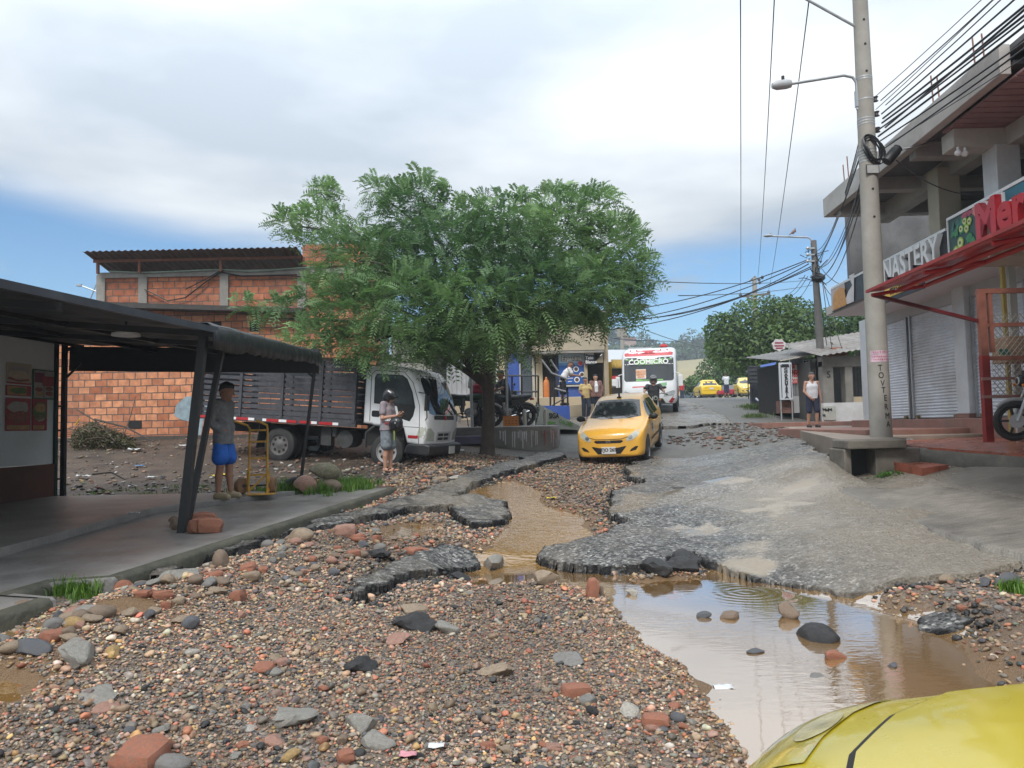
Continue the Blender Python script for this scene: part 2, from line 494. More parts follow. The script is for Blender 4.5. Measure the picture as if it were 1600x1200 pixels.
def ground_mat():
 m=bpy.data.materials.new('wet gravel and mud');m.use_nodes=True
 nt=m.node_tree;L=nt.links.new;b=nt.nodes['Principled BSDF']
 tc=N(nt,'ShaderNodeTexCoord');at=N(nt,'ShaderNodeAttribute',attribute_name='zone')
 sp=N(nt,'ShaderNodeSeparateColor');L(at.outputs['Color'],sp.inputs[0])
 vo=N(nt,'ShaderNodeTexVoronoi',Scale=42.);L(tc.outputs['Object'],vo.inputs['Vector'])
 vo2=N(nt,'ShaderNodeTexVoronoi',Scale=95.);L(tc.outputs['Object'],vo2.inputs['Vector'])
 cr=N(nt,'ShaderNodeValToRGB');sc=N(nt,'ShaderNodeSeparateColor')
 L(vo.outputs['Color'],sc.inputs[0]);L(sc.outputs[0],cr.inputs[0])
 e=cr.color_ramp;e.interpolation='CONSTANT'
 for p_,c_ in((0,(.10,.075,.055)),(.22,(.17,.14,.11)),(.42,(.045,.045,.05)),(.55,(.22,.16,.11)),(.72,(.26,.10,.06)),(.8,(.15,.13,.12)),(.93,(.28,.24,.2))):
  el=e.elements.new(p_)if p_>0 else e.elements[0]
  el.position=p_;el.color=(*c_,1)
 mudc=N(nt,'ShaderNodeValToRGB');nz=N(nt,'ShaderNodeTexNoise',Scale=1.6,Detail=9.,Roughness=.7)
 L(tc.outputs['Object'],nz.inputs['Vector']);L(nz.outputs[0],mudc.inputs[0])
 mudc.color_ramp.elements[0].position=.3;mudc.color_ramp.elements[0].color=(.02,.015,.011,1)
 mudc.color_ramp.elements[1].position=.7;mudc.color_ramp.elements[1].color=(.105,.078,.058,1)
 mx=N(nt,'ShaderNodeMix',data_type='RGBA');L(sp.outputs[0],mx.inputs[0]);L(cr.outputs[0],mx.inputs[6]);L(mudc.outputs[0],mx.inputs[7])
 n2=N(nt,'ShaderNodeTexNoise',Scale=2.3,Detail=6.);L(tc.outputs['Object'],n2.inputs['Vector'])
 r2=N(nt,'ShaderNodeMapRange');r2.inputs['From Min'].default_value=.4;r2.inputs['From Max'].default_value=.66;r2.inputs['To Max'].default_value=.75
 L(n2.outputs[0],r2.inputs[0])
 mx2=N(nt,'ShaderNodeMix',data_type='RGBA');L(r2.outputs[0],mx2.inputs[0]);L(mx.outputs[2],mx2.inputs[6]);mx2.inputs[7].default_value=(.12,.088,.062,1)
 fr=N(nt,'ShaderNodeMix',data_type='RGBA');L(sp.outputs[1],fr.inputs[0]);L(mx2.outputs[2],fr.inputs[6]);fr.inputs[7].default_value=(.12,.115,.105,1)
 wt=N(nt,'ShaderNodeMix',data_type='RGBA');L(sp.outputs[2],wt.inputs[0]);L(fr.outputs[2],wt.inputs[6]);wt.inputs[7].default_value=(.16,.095,.045,1)
 L(wt.outputs[2],b.inputs['Base Color'])
 rr=N(nt,'ShaderNodeMapRange');rr.inputs['To Min'].default_value=.3;rr.inputs['To Max'].default_value=.85
 L(nz.outputs[0],rr.inputs[0]);L(rr.outputs[0],b.inputs['Roughness'])
 ad=N(nt,'ShaderNodeMath',operation='ADD');L(vo.outputs['Distance'],ad.inputs[0]);L(vo2.outputs['Distance'],ad.inputs[1])
 bp=N(nt,'ShaderNodeBump',Strength=.8,Distance=.012,invert=True);L(ad.outputs[0],bp.inputs['Height']);L(bp.outputs[0],b.inputs['Normal'])
 return m
tag(link('ground',me,ground_mat(),smooth='all'),kind='structure')
def asphalt_mat():
 m=bpy.data.materials.new('worn wet asphalt');m.use_nodes=True
 nt=m.node_tree;L=nt.links.new;b=nt.nodes['Principled BSDF']
 tc=N(nt,'ShaderNodeTexCoord');at=N(nt,'ShaderNodeAttribute',attribute_name='zone')
 sp=N(nt,'ShaderNodeSeparateColor');L(at.outputs['Color'],sp.inputs[0])
 vo=N(nt,'ShaderNodeTexVoronoi',Scale=34.);L(tc.outputs['Object'],vo.inputs['Vector'])
 sc=N(nt,'ShaderNodeSeparateColor');L(vo.outputs['Color'],sc.inputs[0])
 cr=N(nt,'ShaderNodeValToRGB');L(sc.outputs[0],cr.inputs[0]);e=cr.color_ramp
 for p_,c_ in((0,(.014,.014,.014)),(.3,(.055,.054,.052)),(.6,(.11,.107,.103)),(.85,(.19,.183,.17)),(1,(.36,.345,.32))):
  el=e.elements.new(p_)if 0<p_<1 else e.elements[0 if p_==0 else-1]
  el.position=p_;el.color=(*c_,1)
 n2=N(nt,'ShaderNodeTexNoise',Scale=.9,Detail=9.,Roughness=.65);L(tc.outputs['Object'],n2.inputs['Vector'])
 r2=N(nt,'ShaderNodeMapRange');r2.inputs['From Min'].default_value=.46;r2.inputs['From Max'].default_value=.68;r2.inputs['To Max'].default_value=.55
 L(n2.outputs[0],r2.inputs[0])
 mx=N(nt,'ShaderNodeMix',data_type='RGBA');L(r2.outputs[0],mx.inputs[0]);L(cr.outputs[0],mx.inputs[6]);mx.inputs[7].default_value=(.17,.145,.115,1)
 n6=N(nt,'ShaderNodeTexNoise',Scale=5.,Detail=8.,Roughness=.75);L(tc.outputs['Object'],n6.inputs['Vector'])
 r6=N(nt,'ShaderNodeMapRange');r6.inputs['From Min'].default_value=.3;r6.inputs['From Max'].default_value=.7;r6.inputs['To Min'].default_value=.3;r6.inputs['To Max'].default_value=1.6;L(n6.outputs[0],r6.inputs[0])
 mm_=N(nt,'ShaderNodeVectorMath',operation='MULTIPLY');L(mx.outputs[2],mm_.inputs[0]);L(r6.outputs[0],mm_.inputs[1])
 ed=N(nt,'ShaderNodeMix',data_type='RGBA');L(sp.outputs[0],ed.inputs[0]);L(mm_.outputs[0],ed.inputs[6]);ed.inputs[7].default_value=(.012,.012,.013,1)
 si=N(nt,'ShaderNodeMix',data_type='RGBA');L(sp.outputs[1],si.inputs[0]);L(ed.outputs[2],si.inputs[6]);si.inputs[7].default_value=(.24,.205,.16,1)
 fw_=N(nt,'ShaderNodeMapRange');fw_.inputs['From Min'].default_value=.35;fw_.inputs['From Max'].default_value=1.;fw_.inputs['To Max'].default_value=.7;L(sp.outputs[2],fw_.inputs[0])
 sw=N(nt,'ShaderNodeMix',data_type='RGBA');L(fw_.outputs[0],sw.inputs[0]);L(si.outputs[2],sw.inputs[6]);sw.inputs[7].default_value=(.25,.195,.125,1)
 L(sw.outputs[2],b.inputs['Base Color'])
 n4=N(nt,'ShaderNodeTexNoise',Scale=2.6,Detail=6.);L(tc.outputs['Object'],n4.inputs['Vector'])
 rr=N(nt,'ShaderNodeMapRange');rr.inputs['From Min'].default_value=.3;rr.inputs['From Max'].default_value=.7;rr.inputs['To Min'].default_value=.24;rr.inputs['To Max'].default_value=.62
 L(n4.outputs[0],rr.inputs[0])
 rw=N(nt,'ShaderNodeMix',data_type='FLOAT');L(sp.outputs[2],rw.inputs[0]);L(rr.outputs[0],rw.inputs[2]);rw.inputs[3].default_value=.04
 re=N(nt,'ShaderNodeMix',data_type='FLOAT');L(sp.outputs[0],re.inputs[0]);L(rw.outputs[0],re.inputs[2]);re.inputs[3].default_value=.75
 L(re.outputs[0],b.inputs['Roughness'])
 se=N(nt,'ShaderNodeMapRange');se.inputs['To Min'].default_value=.34;se.inputs['To Max'].default_value=.15;L(sp.outputs[0],se.inputs[0]);L(se.outputs[0],b.inputs['Specular IOR Level'])
 bs=N(nt,'ShaderNodeMapRange');bs.inputs['To Min'].default_value=.75;bs.inputs['To Max'].default_value=.04;L(sp.outputs[2],bs.inputs[0])
 n5=N(nt,'ShaderNodeTexNoise',Scale=9.,Detail=4.);L(tc.outputs['Object'],n5.inputs['Vector'])
 sb=N(nt,'ShaderNodeMath',operation='MULTIPLY_ADD');L(n5.outputs[0],sb.inputs[0]);sb.inputs[1].default_value=2.2;L(vo.outputs['Distance'],sb.inputs[2])
 bp=N(nt,'ShaderNodeBump',Distance=.02);L(bs.outputs[0],bp.inputs['Strength']);L(sb.outputs[0],bp.inputs['Height']);L(bp.outputs[0],b.inputs['Normal'])
 return m
ASPH=asphalt_mat()
def slab(name,xs,ys,dist,thick=.08,label=None,drop=.16,siltfn=None,slack=.0):
 X,Y=np.meshgrid(xs,ys);n,mm=len(xs),len(ys)
 x,y=X.ravel(),Y.ravel()
 d=dist(x,y)
 keep=d<.035
 z=base(x,y)
 up=ss(.012,-.022,d)
 crumble=ss(-.22,0,d)
 th=thick*(1+.35*fbm(x,y,1.1,3,70))*(1-.72*ss(1.9,2.7,x)*ss(9,7.5,y))-.03*crumble*(fbm(x,y,7,2,71)+.3)
 zz=z-drop+(th+drop)*up+fbm(x,y,1.0,3,72)*.035+fbm(x,y,20,2,73)*.008*(1+2*crumble)
 i=np.arange(n*mm).reshape(mm,n)
 q=np.stack([i[:-1,:-1],i[:-1,1:],i[1:,1:],i[1:,:-1]],-1).reshape(-1,4)
 q=q[keep[q].all(1)]
 used=np.unique(q);mp=np.full(n*mm,-1);mp[used]=np.arange(len(used))
 me=mesh_np(name,np.stack([x,y,zz],1)[used],mp[q])
 edge=np.clip(ss(-.075,-.01,d+.07*fbm(x,y,9,2,77))+.75*ss(.05,.02,np.abs(fbm(x,y,1.1,4,78)))*ss(.05,.2,fbm(x,y,.5,2,79)+.05),0,1)
 silt=np.zeros(len(x));film=np.zeros(len(x))
 if siltfn is not None:silt,film=siltfn(x,y)
 vcol(me,np.stack([edge,silt,film],1)[used],'zone')
 o=link(name,me,ASPH,smooth=True,angle=42);tag(o,kind='structure')
 return o
def siltR1(x,y):
 f=sdist(FILM,x,y)+fbm(x,y,2.5,5,80)*.8
 lat=x-.072*y
 s=ss(.15,-.35,f)*.8
 s=np.maximum(s,.7*ss(1.8,3.6,lat+1.6*fbm(x,y,.8,4,81))*ss(15,11,y))
 film=np.maximum(ss(.25,-.3,f),.62*ss(.0,.16,fbm(x,y,.55,4,83)+.07*ss(10,15,y)))
 for q in SPOTS:film=np.maximum(film,ss(.06,-.04,sdist(q,x,y)+fbm(x,y,4,3,86)*.2))
 return s,film
slab('road',np.arange(-.2,8.4,.035),np.arange(6.6,17.6,.035),lambda x,y:sdist(R1,x,y)+jag(x,y),siltfn=siltR1)
slab('road',np.arange(-4.4,1.9,.03),np.arange(6.2,19.0,.03),lambda x,y:sdist(L1,x,y)+jag(x,y),thick=.08,siltfn=lambda x,y:(ss(.02,.3,fbm(x,y,.8,3,90))*.6,ss(0,.25,fbm(x,y,.7,3,91))*.5))
slab('road',np.arange(-2.6,.2,.03),np.arange(6.2,9.6,.03),lambda x,y:sdist(L2,x,y)+jag(x,y),thick=.045,siltfn=lambda x,y:(0*x,ss(-.05,.2,fbm(x,y,.9,3,92))*.6))
slab('road',np.arange(2.6,4.6,.03),np.arange(5,7.2,.03),lambda x,y:sdist(P3,x,y)+jag(x,y),thick=.035)
slab('road',np.arange(.5,14.0,.08),axis([(23,30,90),(30,92,160)]),lambda x,y:sdist(R3,x,y)+.35*ss(26,23,y)*jag(x,y)*2,thick=.09,siltfn=lambda x,y:(.25+0*x,ss(0,.2,fbm(x,y,.4,3,93))*.4))
def apron():
 xs,ys=np.arange(2.6,10.2,.05),np.arange(5.0,13.4,.05)
 d=lambda x,y:sdist(SLAB,x,y)+.35*jag(x,y)*ss(5.4,4.2,x-.072*y+.2)
 X,Y=np.meshgrid(xs,ys);x,y=X.ravel(),Y.ravel();dd=d(x,y);keep=dd<.04
 J0,J1=np.array(pixel_on(1350,752,base)),np.array(pixel_on(1620,792,base))
 t=(J1-J0)/np.linalg.norm(J1-J0);jd=np.abs((x-J0[0])*-t[1]+(y-J0[1])*t[0]+.02*fbm(x,y,3,2,61))
 z=base(x,y)-.3+(.385+0*x)*ss(.02,-.04,dd)+fbm(x,y,.8,2,60)*.03-.03*ss(.05,.0,jd)
 n,mm=len(xs),len(ys);i=np.arange(n*mm).reshape(mm,n)
 q=np.stack([i[:-1,:-1],i[:-1,1:],i[1:,1:],i[1:,:-1]],-1).reshape(-1,4);q=q[keep[q].all(1)]
 used=np.unique(q);mp=np.full(n*mm,-1);mp[used]=np.arange(len(used))
 me=mesh_np('driveway',np.stack([x,y,z],1)[used],mp[q])
 vcol(me,np.stack([.25+.5*ss(.03,.0,jd),0*x,0*x],1)[used],'zone')
 m=bpy.data.materials.new('driveway concrete');m.use_nodes=True
 nt=m.node_tree;L=nt.links.new;b=nt.nodes['Principled BSDF']
 tc=N(nt,'ShaderNodeTexCoord');n1=N(nt,'ShaderNodeTexNoise',Scale=1.1,Detail=10.,Roughness=.7);L(tc.outputs['Object'],n1.inputs['Vector'])
 cr=N(nt,'ShaderNodeValToRGB');L(n1.outputs[0],cr.inputs[0])
 cr.color_ramp.elements[0].position=.3;cr.color_ramp.elements[0].color=(.10,.09,.077,1);cr.color_ramp.elements[1].position=.70;cr.color_ramp.elements[1].color=(.25,.225,.19,1)
 at=N(nt,'ShaderNodeAttribute',attribute_name='zone');sp=N(nt,'ShaderNodeSeparateColor');L(at.outputs['Color'],sp.inputs[0])
 jr=N(nt,'ShaderNodeMapRange');jr.inputs['From Min'].default_value=.3;jr.inputs['From Max'].default_value=.7;L(sp.outputs[0],jr.inputs[0])
 mx=N(nt,'ShaderNodeMix',data_type='RGBA');L(jr.outputs[0],mx.inputs[0]);L(cr.outputs[0],mx.inputs[6]);mx.inputs[7].default_value=(.03,.026,.02,1)
 L(mx.outputs[2],b.inputs['Base Color'])
 cs=N(nt,'ShaderNodeMapRange');cs.inputs['From Min'].default_value=.3;cs.inputs['From Max'].default_value=.7;cs.inputs['To Min'].default_value=.72;cs.inputs['To Max'].default_value=1.2
 cm=N(nt,'ShaderNodeVectorMath',operation='MULTIPLY');L(mx.outputs[2],cm.inputs[0]);L(cs.outputs[0],cm.inputs[1]);L(cm.outputs[0],b.inputs['Base Color'])
 r=N(nt,'ShaderNodeMapRange');r.inputs['To Min'].default_value=.32;r.inputs['To Max'].default_value=.7;L(n1.outputs[0],r.inputs[0]);L(r.outputs[0],b.inputs['Roughness'])
 vo=N(nt,'ShaderNodeTexVoronoi',Scale=60.);L(tc.outputs['Object'],vo.inputs['Vector'])
 mp_=N(nt,'ShaderNodeMapping');mp_.inputs['Scale'].default_value=(1,9,1);mp_.inputs['Rotation'].default_value=(0,0,.35);L(tc.outputs['Object'],mp_.inputs[0])
 n3=N(nt,'ShaderNodeTexNoise',Scale=4.,Detail=3.);L(mp_.outputs[0],n3.inputs['Vector']);L(n3.outputs[0],cs.inputs[0])
 ad=N(nt,'ShaderNodeMath',operation='ADD');L(vo.outputs['Distance'],ad.inputs[0]);L(n3.outputs[0],ad.inputs[1])
 bp=N(nt,'ShaderNodeBump',Strength=.55,Distance=.014);L(ad.outputs[0],bp.inputs['Height']);L(bp.outputs[0],b.inputs['Normal'])
 tag(link('driveway',me,m,smooth='all'),kind='structure')
apron()
def water_mat():
 m=bpy.data.materials.new('muddy water');m.use_nodes=True
 nt=m.node_tree;L=nt.links.new;b=nt.nodes['Principled BSDF']
 tc=N(nt,'ShaderNodeTexCoord');n1=N(nt,'ShaderNodeTexNoise',Scale=.8,Detail=4.);L(tc.outputs['Object'],n1.inputs['Vector'])
 cr=N(nt,'ShaderNodeValToRGB');L(n1.outputs[0],cr.inputs[0])
 cr.color_ramp.elements[0].position=.3;cr.color_ramp.elements[0].color=(.21,.115,.035,1);cr.color_ramp.elements[1].position=.7;cr.color_ramp.elements[1].color=(.27,.155,.055,1)
 L(cr.outputs[0],b.inputs['Base Color']);b.inputs['Roughness'].default_value=.035;b.inputs['IOR'].default_value=1.5
 mp_=N(nt,'ShaderNodeMapping');mp_.inputs['Scale'].default_value=(1,2.4,1);L(tc.outputs['Object'],mp_.inputs[0])
 n2=N(nt,'ShaderNodeTexNoise',Scale=7.,Detail=3.);L(mp_.outputs[0],n2.inputs['Vector'])
 n3=N(nt,'ShaderNodeTexNoise',Scale=.7,Detail=2.);L(tc.outputs['Object'],n3.inputs['Vector'])
 r3=N(nt,'ShaderNodeMapRange');r3.inputs['From Min'].default_value=.4;r3.inputs['From Max'].default_value=.65;r3.inputs['To Min'].default_value=.006;r3.inputs['To Max'].default_value=.075
 L(n3.outputs[0],r3.inputs[0])
 at=N(nt,'ShaderNodeAttribute',attribute_name='flow');sp=N(nt,'ShaderNodeSeparateColor');L(at.outputs['Color'],sp.inputs[0])
 ad=N(nt,'ShaderNodeMath',operation='MULTIPLY_ADD');L(sp.outputs[0],ad.inputs[0]);ad.inputs[1].default_value=.3;L(r3.outputs[0],ad.inputs[2])
 bp=N(nt,'ShaderNodeBump',Distance=.03);L(ad.outputs[0],bp.inputs['Strength']);L(n2.outputs[0],bp.inputs['Height'])
 c=pixel_on(1165,922,lambda x,y:0*x)
 sb=N(nt,'ShaderNodeVectorMath',operation='SUBTRACT');L(tc.outputs['Object'],sb.inputs[0]);sb.inputs[1].default_value=(c[0],c[1],-.02)
 ln=N(nt,'ShaderNodeVectorMath',operation='LENGTH');L(sb.outputs[0],ln.inputs[0])
 sn=N(nt,'ShaderNodeMath',operation='MULTIPLY');L(ln.outputs['Value'],sn.inputs[0]);sn.inputs[1].default_value=62.
 s2=N(nt,'ShaderNodeMath',operation='SINE');L(sn.outputs[0],s2.inputs[0])
 fd=N(nt,'ShaderNodeMapRange');fd.inputs['From Min'].default_value=.1;fd.inputs['From Max'].default_value=.75;fd.inputs['To Min'].default_value=.035;fd.inputs['To Max'].default_value=0.
 L(ln.outputs['Value'],fd.inputs[0])
 b2=N(nt,'ShaderNodeBump',Distance=.010);L(fd.outputs[0],b2.inputs['Strength']);L(s2.outputs[0],b2.inputs['Height']);L(bp.outputs[0],b2.inputs['Normal'])
 L(b2.outputs[0],b.inputs['Normal'])
 gs=N(nt,'ShaderNodeBsdfGlossy',Roughness=.03);gs.inputs[0].default_value=(.96,.96,.96,1);L(b2.outputs[0],gs.inputs['Normal'])
 lw=N(nt,'ShaderNodeLayerWeight',Blend=.5);fr=N(nt,'ShaderNodeMapRange');fr.inputs['From Min'].default_value=.3;fr.inputs['From Max'].default_value=.9;fr.inputs['To Min'].default_value=.05;fr.inputs['To Max'].default_value=.68;L(lw.outputs['Facing'],fr.inputs[0])
 fm=N(nt,'ShaderNodeMath',operation='MULTIPLY_ADD');L(sp.outputs[0],fm.inputs[0]);fm.inputs[1].default_value=-.72;fm.inputs[2].default_value=1.
 f2=N(nt,'ShaderNodeMath',operation='MULTIPLY');L(fr.outputs[0],f2.inputs[0]);L(fm.outputs[0],f2.inputs[1])
 ms=N(nt,'ShaderNodeMixShader');L(f2.outputs[0],ms.inputs[0]);L(b.outputs[0],ms.inputs[1]);L(gs.outputs[0],ms.inputs[2]);L(ms.outputs[0],nt.nodes['Material Output'].inputs[0])
 return m
WAT=water_mat()
def pool(poly,flow,grow=.4,st=.06):
 polys=poly if isinstance(poly,list)else[poly]
 allp=np.concatenate(polys);lo,hi=allp.min(0)-grow,allp.max(0)+grow
 xs,ys=np.arange(lo[0],hi[0],st),np.arange(max(lo[1],1.0),hi[1],st)
 X,Y=np.meshgrid(xs,ys);x,y=X.ravel(),Y.ravel()
 keep=np.min([sdist(p,x,y)for p in polys],0)<grow
 n,mm=len(xs),len(ys);i=np.arange(n*mm).reshape(mm,n)
 q=np.stack([i[:-1,:-1],i[:-1,1:],i[1:,1:],i[1:,:-1]],-1).reshape(-1,4);q=q[keep[q].all(1)]
 used=np.unique(q);mp=np.full(n*mm,-1);mp[used]=np.arange(len(used))
 me=mesh_np('water',np.stack([x,y,wlevel(x,y)],1)[used],mp[q])
 fl=np.full((len(used),3),flow)
 if len(polys)>1:fl*=ss(.3,-.1,sdist(polys[1],x,y))[used][:,None]
 vcol(me,fl,'flow')
 tag(link('water',me,WAT,smooth='all'),kind='structure')
pool([PUD,CHAN],1.,.35)
for p_ in(POOL2,POOL3,POOL4,POOL5):pool(p_,.3,.25)
CONC=M('weathered concrete',(.27,.255,.235),.8,var=.25,scale=2.5,bump=.35,bscale=25,dirt=(.12,.11,.1),dirtamt=.6)
CONCD=M('dark damp concrete',(.20,.188,.175),.42,var=.35,scale=1.6,bump=.35,bscale=30,dirt=(.07,.065,.06),dirtamt=.8,rvar=.25)
CONCP=M('pale render',(.42,.40,.36),.8,var=.12,scale=3,dirt=(.25,.23,.2),dirtamt=.5,bump=.15)
WHITE=M('white paint',(.72,.73,.74),.5,var=.06,scale=4,dirt=(.5,.48,.45),dirtamt=.35)
BLACK=M('black painted steel',(.014,.015,.018),.42,var=.3,scale=9,bump=.05)
RUBBER=M('tyre rubber',(.02,.02,.021),.75,var=.3,scale=14,dirt=(.05,.045,.04),dirtamt=.5)
RUST=M('rusty steel',(.22,.085,.05),.65,var=.3,scale=7,dirt=(.12,.05,.03),dirtamt=.6)
STEEL=M('galvanised steel',(.42,.43,.44),.42,.6,var=.15,scale=8)
CHROME=M('bright metal',(.6,.6,.6),.2,.9)
GLASS=M('dark window glass',(.012,.014,.016),.05,var=.2,scale=3,rvar=.02,spec=.8)
GLASSB=M('windscreen glass',(.03,.036,.04),.04,var=.2,scale=2,rvar=.02,spec=.8)
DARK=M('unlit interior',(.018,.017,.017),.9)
WOODD=M('dark stained boards',(.055,.056,.066),.65,var=.45,scale=9,bump=.3,bscale=30)
BRICKRED=M('fired clay',(.30,.11,.06),.8,var=.25,scale=12,bump=.4,bscale=60,dirt=(.26,.12,.08),dirtamt=.5)
REDP=M('red paint',(.42,.02,.025),.4,var=.12,scale=5)
YEL=M('yellow paint',(.75,.45,.05),.45,var=.1,scale=5)
BLUEP=M('blue paint',(.03,.08,.33),.5,var=.15,scale=5,dirt=(.08,.11,.22),dirtamt=.5)
TANW=M('tan painted render',(.40,.33,.23),.8,var=.12,scale=2,dirt=(.25,.2,.14),dirtamt=.6,bump=.12)
TXTW=M('white lettering',(.75,.75,.75),.5,var=.03)
TXTK=M('black lettering',(.015,.015,.016),.6,var=.05)
TXTR=M('red lettering',(.55,.03,.03),.5,var=.05)
TXTG=M('green lettering',(.10,.30,.04),.6,var=.1)
def brick_mat(name,bw=.33,bh=.205,cols=((.30,.09,.04),(.66,.29,.15)),mortar=(.13,.10,.085),axis_='XZ',dirty=.45):
 m=bpy.data.materials.new(name);m.use_nodes=True
 nt=m.node_tree;L=nt.links.new;b=nt.nodes['Principled BSDF']
 tc=N(nt,'ShaderNodeTexCoord');sp=N(nt,'ShaderNodeSeparateXYZ');L(tc.outputs['Object'],sp.inputs[0])
 ad=N(nt,'ShaderNodeMath',operation='ADD');L(sp.outputs[0],ad.inputs[0]);L(sp.outputs[1],ad.inputs[1])
 cb=N(nt,'ShaderNodeCombineXYZ');L(ad.outputs[0],cb.inputs[0]);L(sp.outputs[2],cb.inputs[1])
 nw=N(nt,'ShaderNodeTexNoise',Scale=3.,Detail=2.);L(tc.outputs['Object'],nw.inputs['Vector'])
 wv=N(nt,'ShaderNodeVectorMath',operation='MULTIPLY_ADD');L(nw.outputs['Color'],wv.inputs[0]);wv.inputs[1].default_value=(.06,.045,0);L(cb.outputs[0],wv.inputs[2])
 br=N(nt,'ShaderNodeTexBrick');L(wv.outputs[0],br.inputs['Vector'])
 br.inputs['Color1'].default_value=(*cols[0],1);br.inputs['Color2'].default_value=(*cols[1],1);br.inputs['Mortar'].default_value=(*mortar,1)
 br.inputs['Scale'].default_value=1.;br.inputs['Mortar Size'].default_value=.016;br.inputs['Mortar Smooth'].default_value=.3
 br.inputs['Brick Width'].default_value=bw;br.inputs['Row Height'].default_value=bh;br.inputs['Bias'].default_value=.1
 n1=N(nt,'ShaderNodeTexNoise',Scale=.55,Detail=9.,Roughness=.7);L(tc.outputs['Object'],n1.inputs['Vector'])
 r1=N(nt,'ShaderNodeMapRange');r1.inputs['From Min'].default_value=.48;r1.inputs['From Max'].default_value=.72;r1.inputs['To Max'].default_value=dirty;L(n1.outputs[0],r1.inputs[0])
 mx=N(nt,'ShaderNodeMix',data_type='RGBA');L(r1.outputs[0],mx.inputs[0]);L(br.outputs['Color'],mx.inputs[6]);mx.inputs[7].default_value=(.15,.10,.08,1)
 n2=N(nt,'ShaderNodeTexNoise',Scale=6.,Detail=6.);L(tc.outputs['Object'],n2.inputs['Vector'])
 r2=N(nt,'ShaderNodeMapRange');r2.inputs['From Min'].default_value=.25;r2.inputs['From Max'].default_value=.75;r2.inputs['To Min'].default_value=.7;r2.inputs['To Max'].default_value=1.3;L(n2.outputs[0],r2.inputs[0])
 mu=N(nt,'ShaderNodeVectorMath',operation='MULTIPLY');L(mx.outputs[2],mu.inputs[0]);L(r2.outputs[0],mu.inputs[1])
 L(mu.outputs[0],b.inputs['Base Color']);b.inputs['Roughness'].default_value=.85
 sm=N(nt,'ShaderNodeMath',operation='MULTIPLY_ADD');L(n2.outputs[0],sm.inputs[0]);sm.inputs[1].default_value=.5
 iv=N(nt,'ShaderNodeMath',operation='SUBTRACT');iv.inputs[0].default_value=1.;L(br.outputs['Fac'],iv.inputs[1]);L(iv.outputs[0],sm.inputs[2])
 bp=N(nt,'ShaderNodeBump',Strength=.7,Distance=.015);L(sm.outputs[0],bp.inputs['Height']);L(bp.outputs[0],b.inputs['Normal'])
 return m
SW=([0,4,6,8.5,13.2],[.36,.42,.46,.5,.585])
swz=lambda y:float(np.interp(y,*SW))
def kerbx(y):return-3.22+(y-6.2)*.160
def lower_slab():
 ys=np.arange(1.0,13.25,.15)
 rows=[];mb=MB()
 for y in ys:
  xi=float(np.interp(y,[0,10.3,11.5,12.6,13.3],[-4.86,-4.86,-4.1,-3.45,-2.9]))
  xo=kerbx(y)+.03*float(fbm(y,0*y,1.2,3,5))
  if 5.55<y<6.05:xo-=.42*(1-abs(y-5.8)/.25*.0)
  z=swz(y)
  jz=.012*float(fbm(y,y*0+3,2,3,9))
  row=[(xi,y,z-.3)]+[(xi+(xo-xi)*t,y,z+jz+.010*float(fbm(xi+(xo-xi)*t,y,1.5,3,14)))for t in np.linspace(0,1,9)]
  row+=[(xo+.025,y,z-.022),(xo+.035,y,z-.4)]
  rows.append(row)
 mb.grid(rows);k=len(rows[0])
 mb.add(rows[-1],[tuple(range(k))])
 tag(obj('pavement',mb,CONCD,smooth=True,angle=50),kind='structure')
 mb=MB();rows=[]
 for y in np.arange(1.0,12.7,.3):
  xi=float(np.interp(y,[0,10.3,11.5,12.6],[-4.88,-4.88,-4.12,-3.47]))+.02*float(fbm(y,y*0,1.5,2,3))
  z=swz(y)+float(np.interp(y,[0,11,13],[.075,.08,.05]))
  rows.append([(-15,y,z+.02)]+[(-8+(xi+8)*t,y,z+.012*float(fbm(-8+(xi+8)*t,y,1.2,3,21)))for t in np.linspace(0,1,10)]+[(xi+.012,y,z-.02),(xi+.02,y,z-.25)])
 mb.grid(rows);mb.add(rows[-1],[tuple(range(len(rows[0])))])
 tag(obj('pavement',mb,CONCD,smooth=True,angle=50),kind='structure')
lower_slab()
mb=MB();rows=[]
for y in np.arange(1.0,13.25,.12):
 xo=kerbx(y)+.03*float(fbm(y,0*y,1.2,3,5))-(.42 if 5.55<y<6.05 else 0);z=swz(y);c_=.03*float(fbm(y,1,4,3,66))
 rows.append([(xo-.05+c_,y,z+.012),(xo+.03+c_,y,z+.006),(xo+.055+c_,y,z-.03),(xo+.065+c_*1.6,y,z-.14),(xo+.06,y,z-.4)])
mb.grid(rows);tag(obj('kerb',mb,M('mossy kerb',(.075,.072,.05),.75,var=.5,scale=5,bump=.6,bscale=22,dirt=(.03,.03,.02),dirtamt=.8),smooth=True,angle=60),kind='structure')
TZ=lambda y:swz(y)+.08
K=thing('snack_stall','white panelled snack stall with brown base and food posters under a black awning','stall',(-7.5,11.8,TZ(11.8)),0)
wx=lambda y:-7.62+.055*(y-11.2)
zt=3.22
mb=MB();mb.prism([(5.5,1.16),(12.42,1.16),(12.42,zt),(5.5,zt)],(wx(5.5)-5.5*.055,0,0),(.055,1,0),(0,0,1),(-.06,0,0))
obj('wall_panel',mb,M('white board',(.66,.68,.70),.45,var=.06,scale=1.5,dirt=(.33,.34,.35),dirtamt=.4),K,world=True)
mb=MB();mb.prism([(5.5,.45),(12.46,.52),(12.46,1.15),(5.5,1.15)],(wx(5.5)-5.5*.055+.03,0,0),(.055,1,0),(0,0,1),(-.1,0,0))
obj('base_panel',mb,M('brown tiled base',(.10,.035,.025),.45,var=.4,scale=3,bump=.2,bscale=8,dirt=(.04,.02,.017),dirtamt=.6),K,world=True)
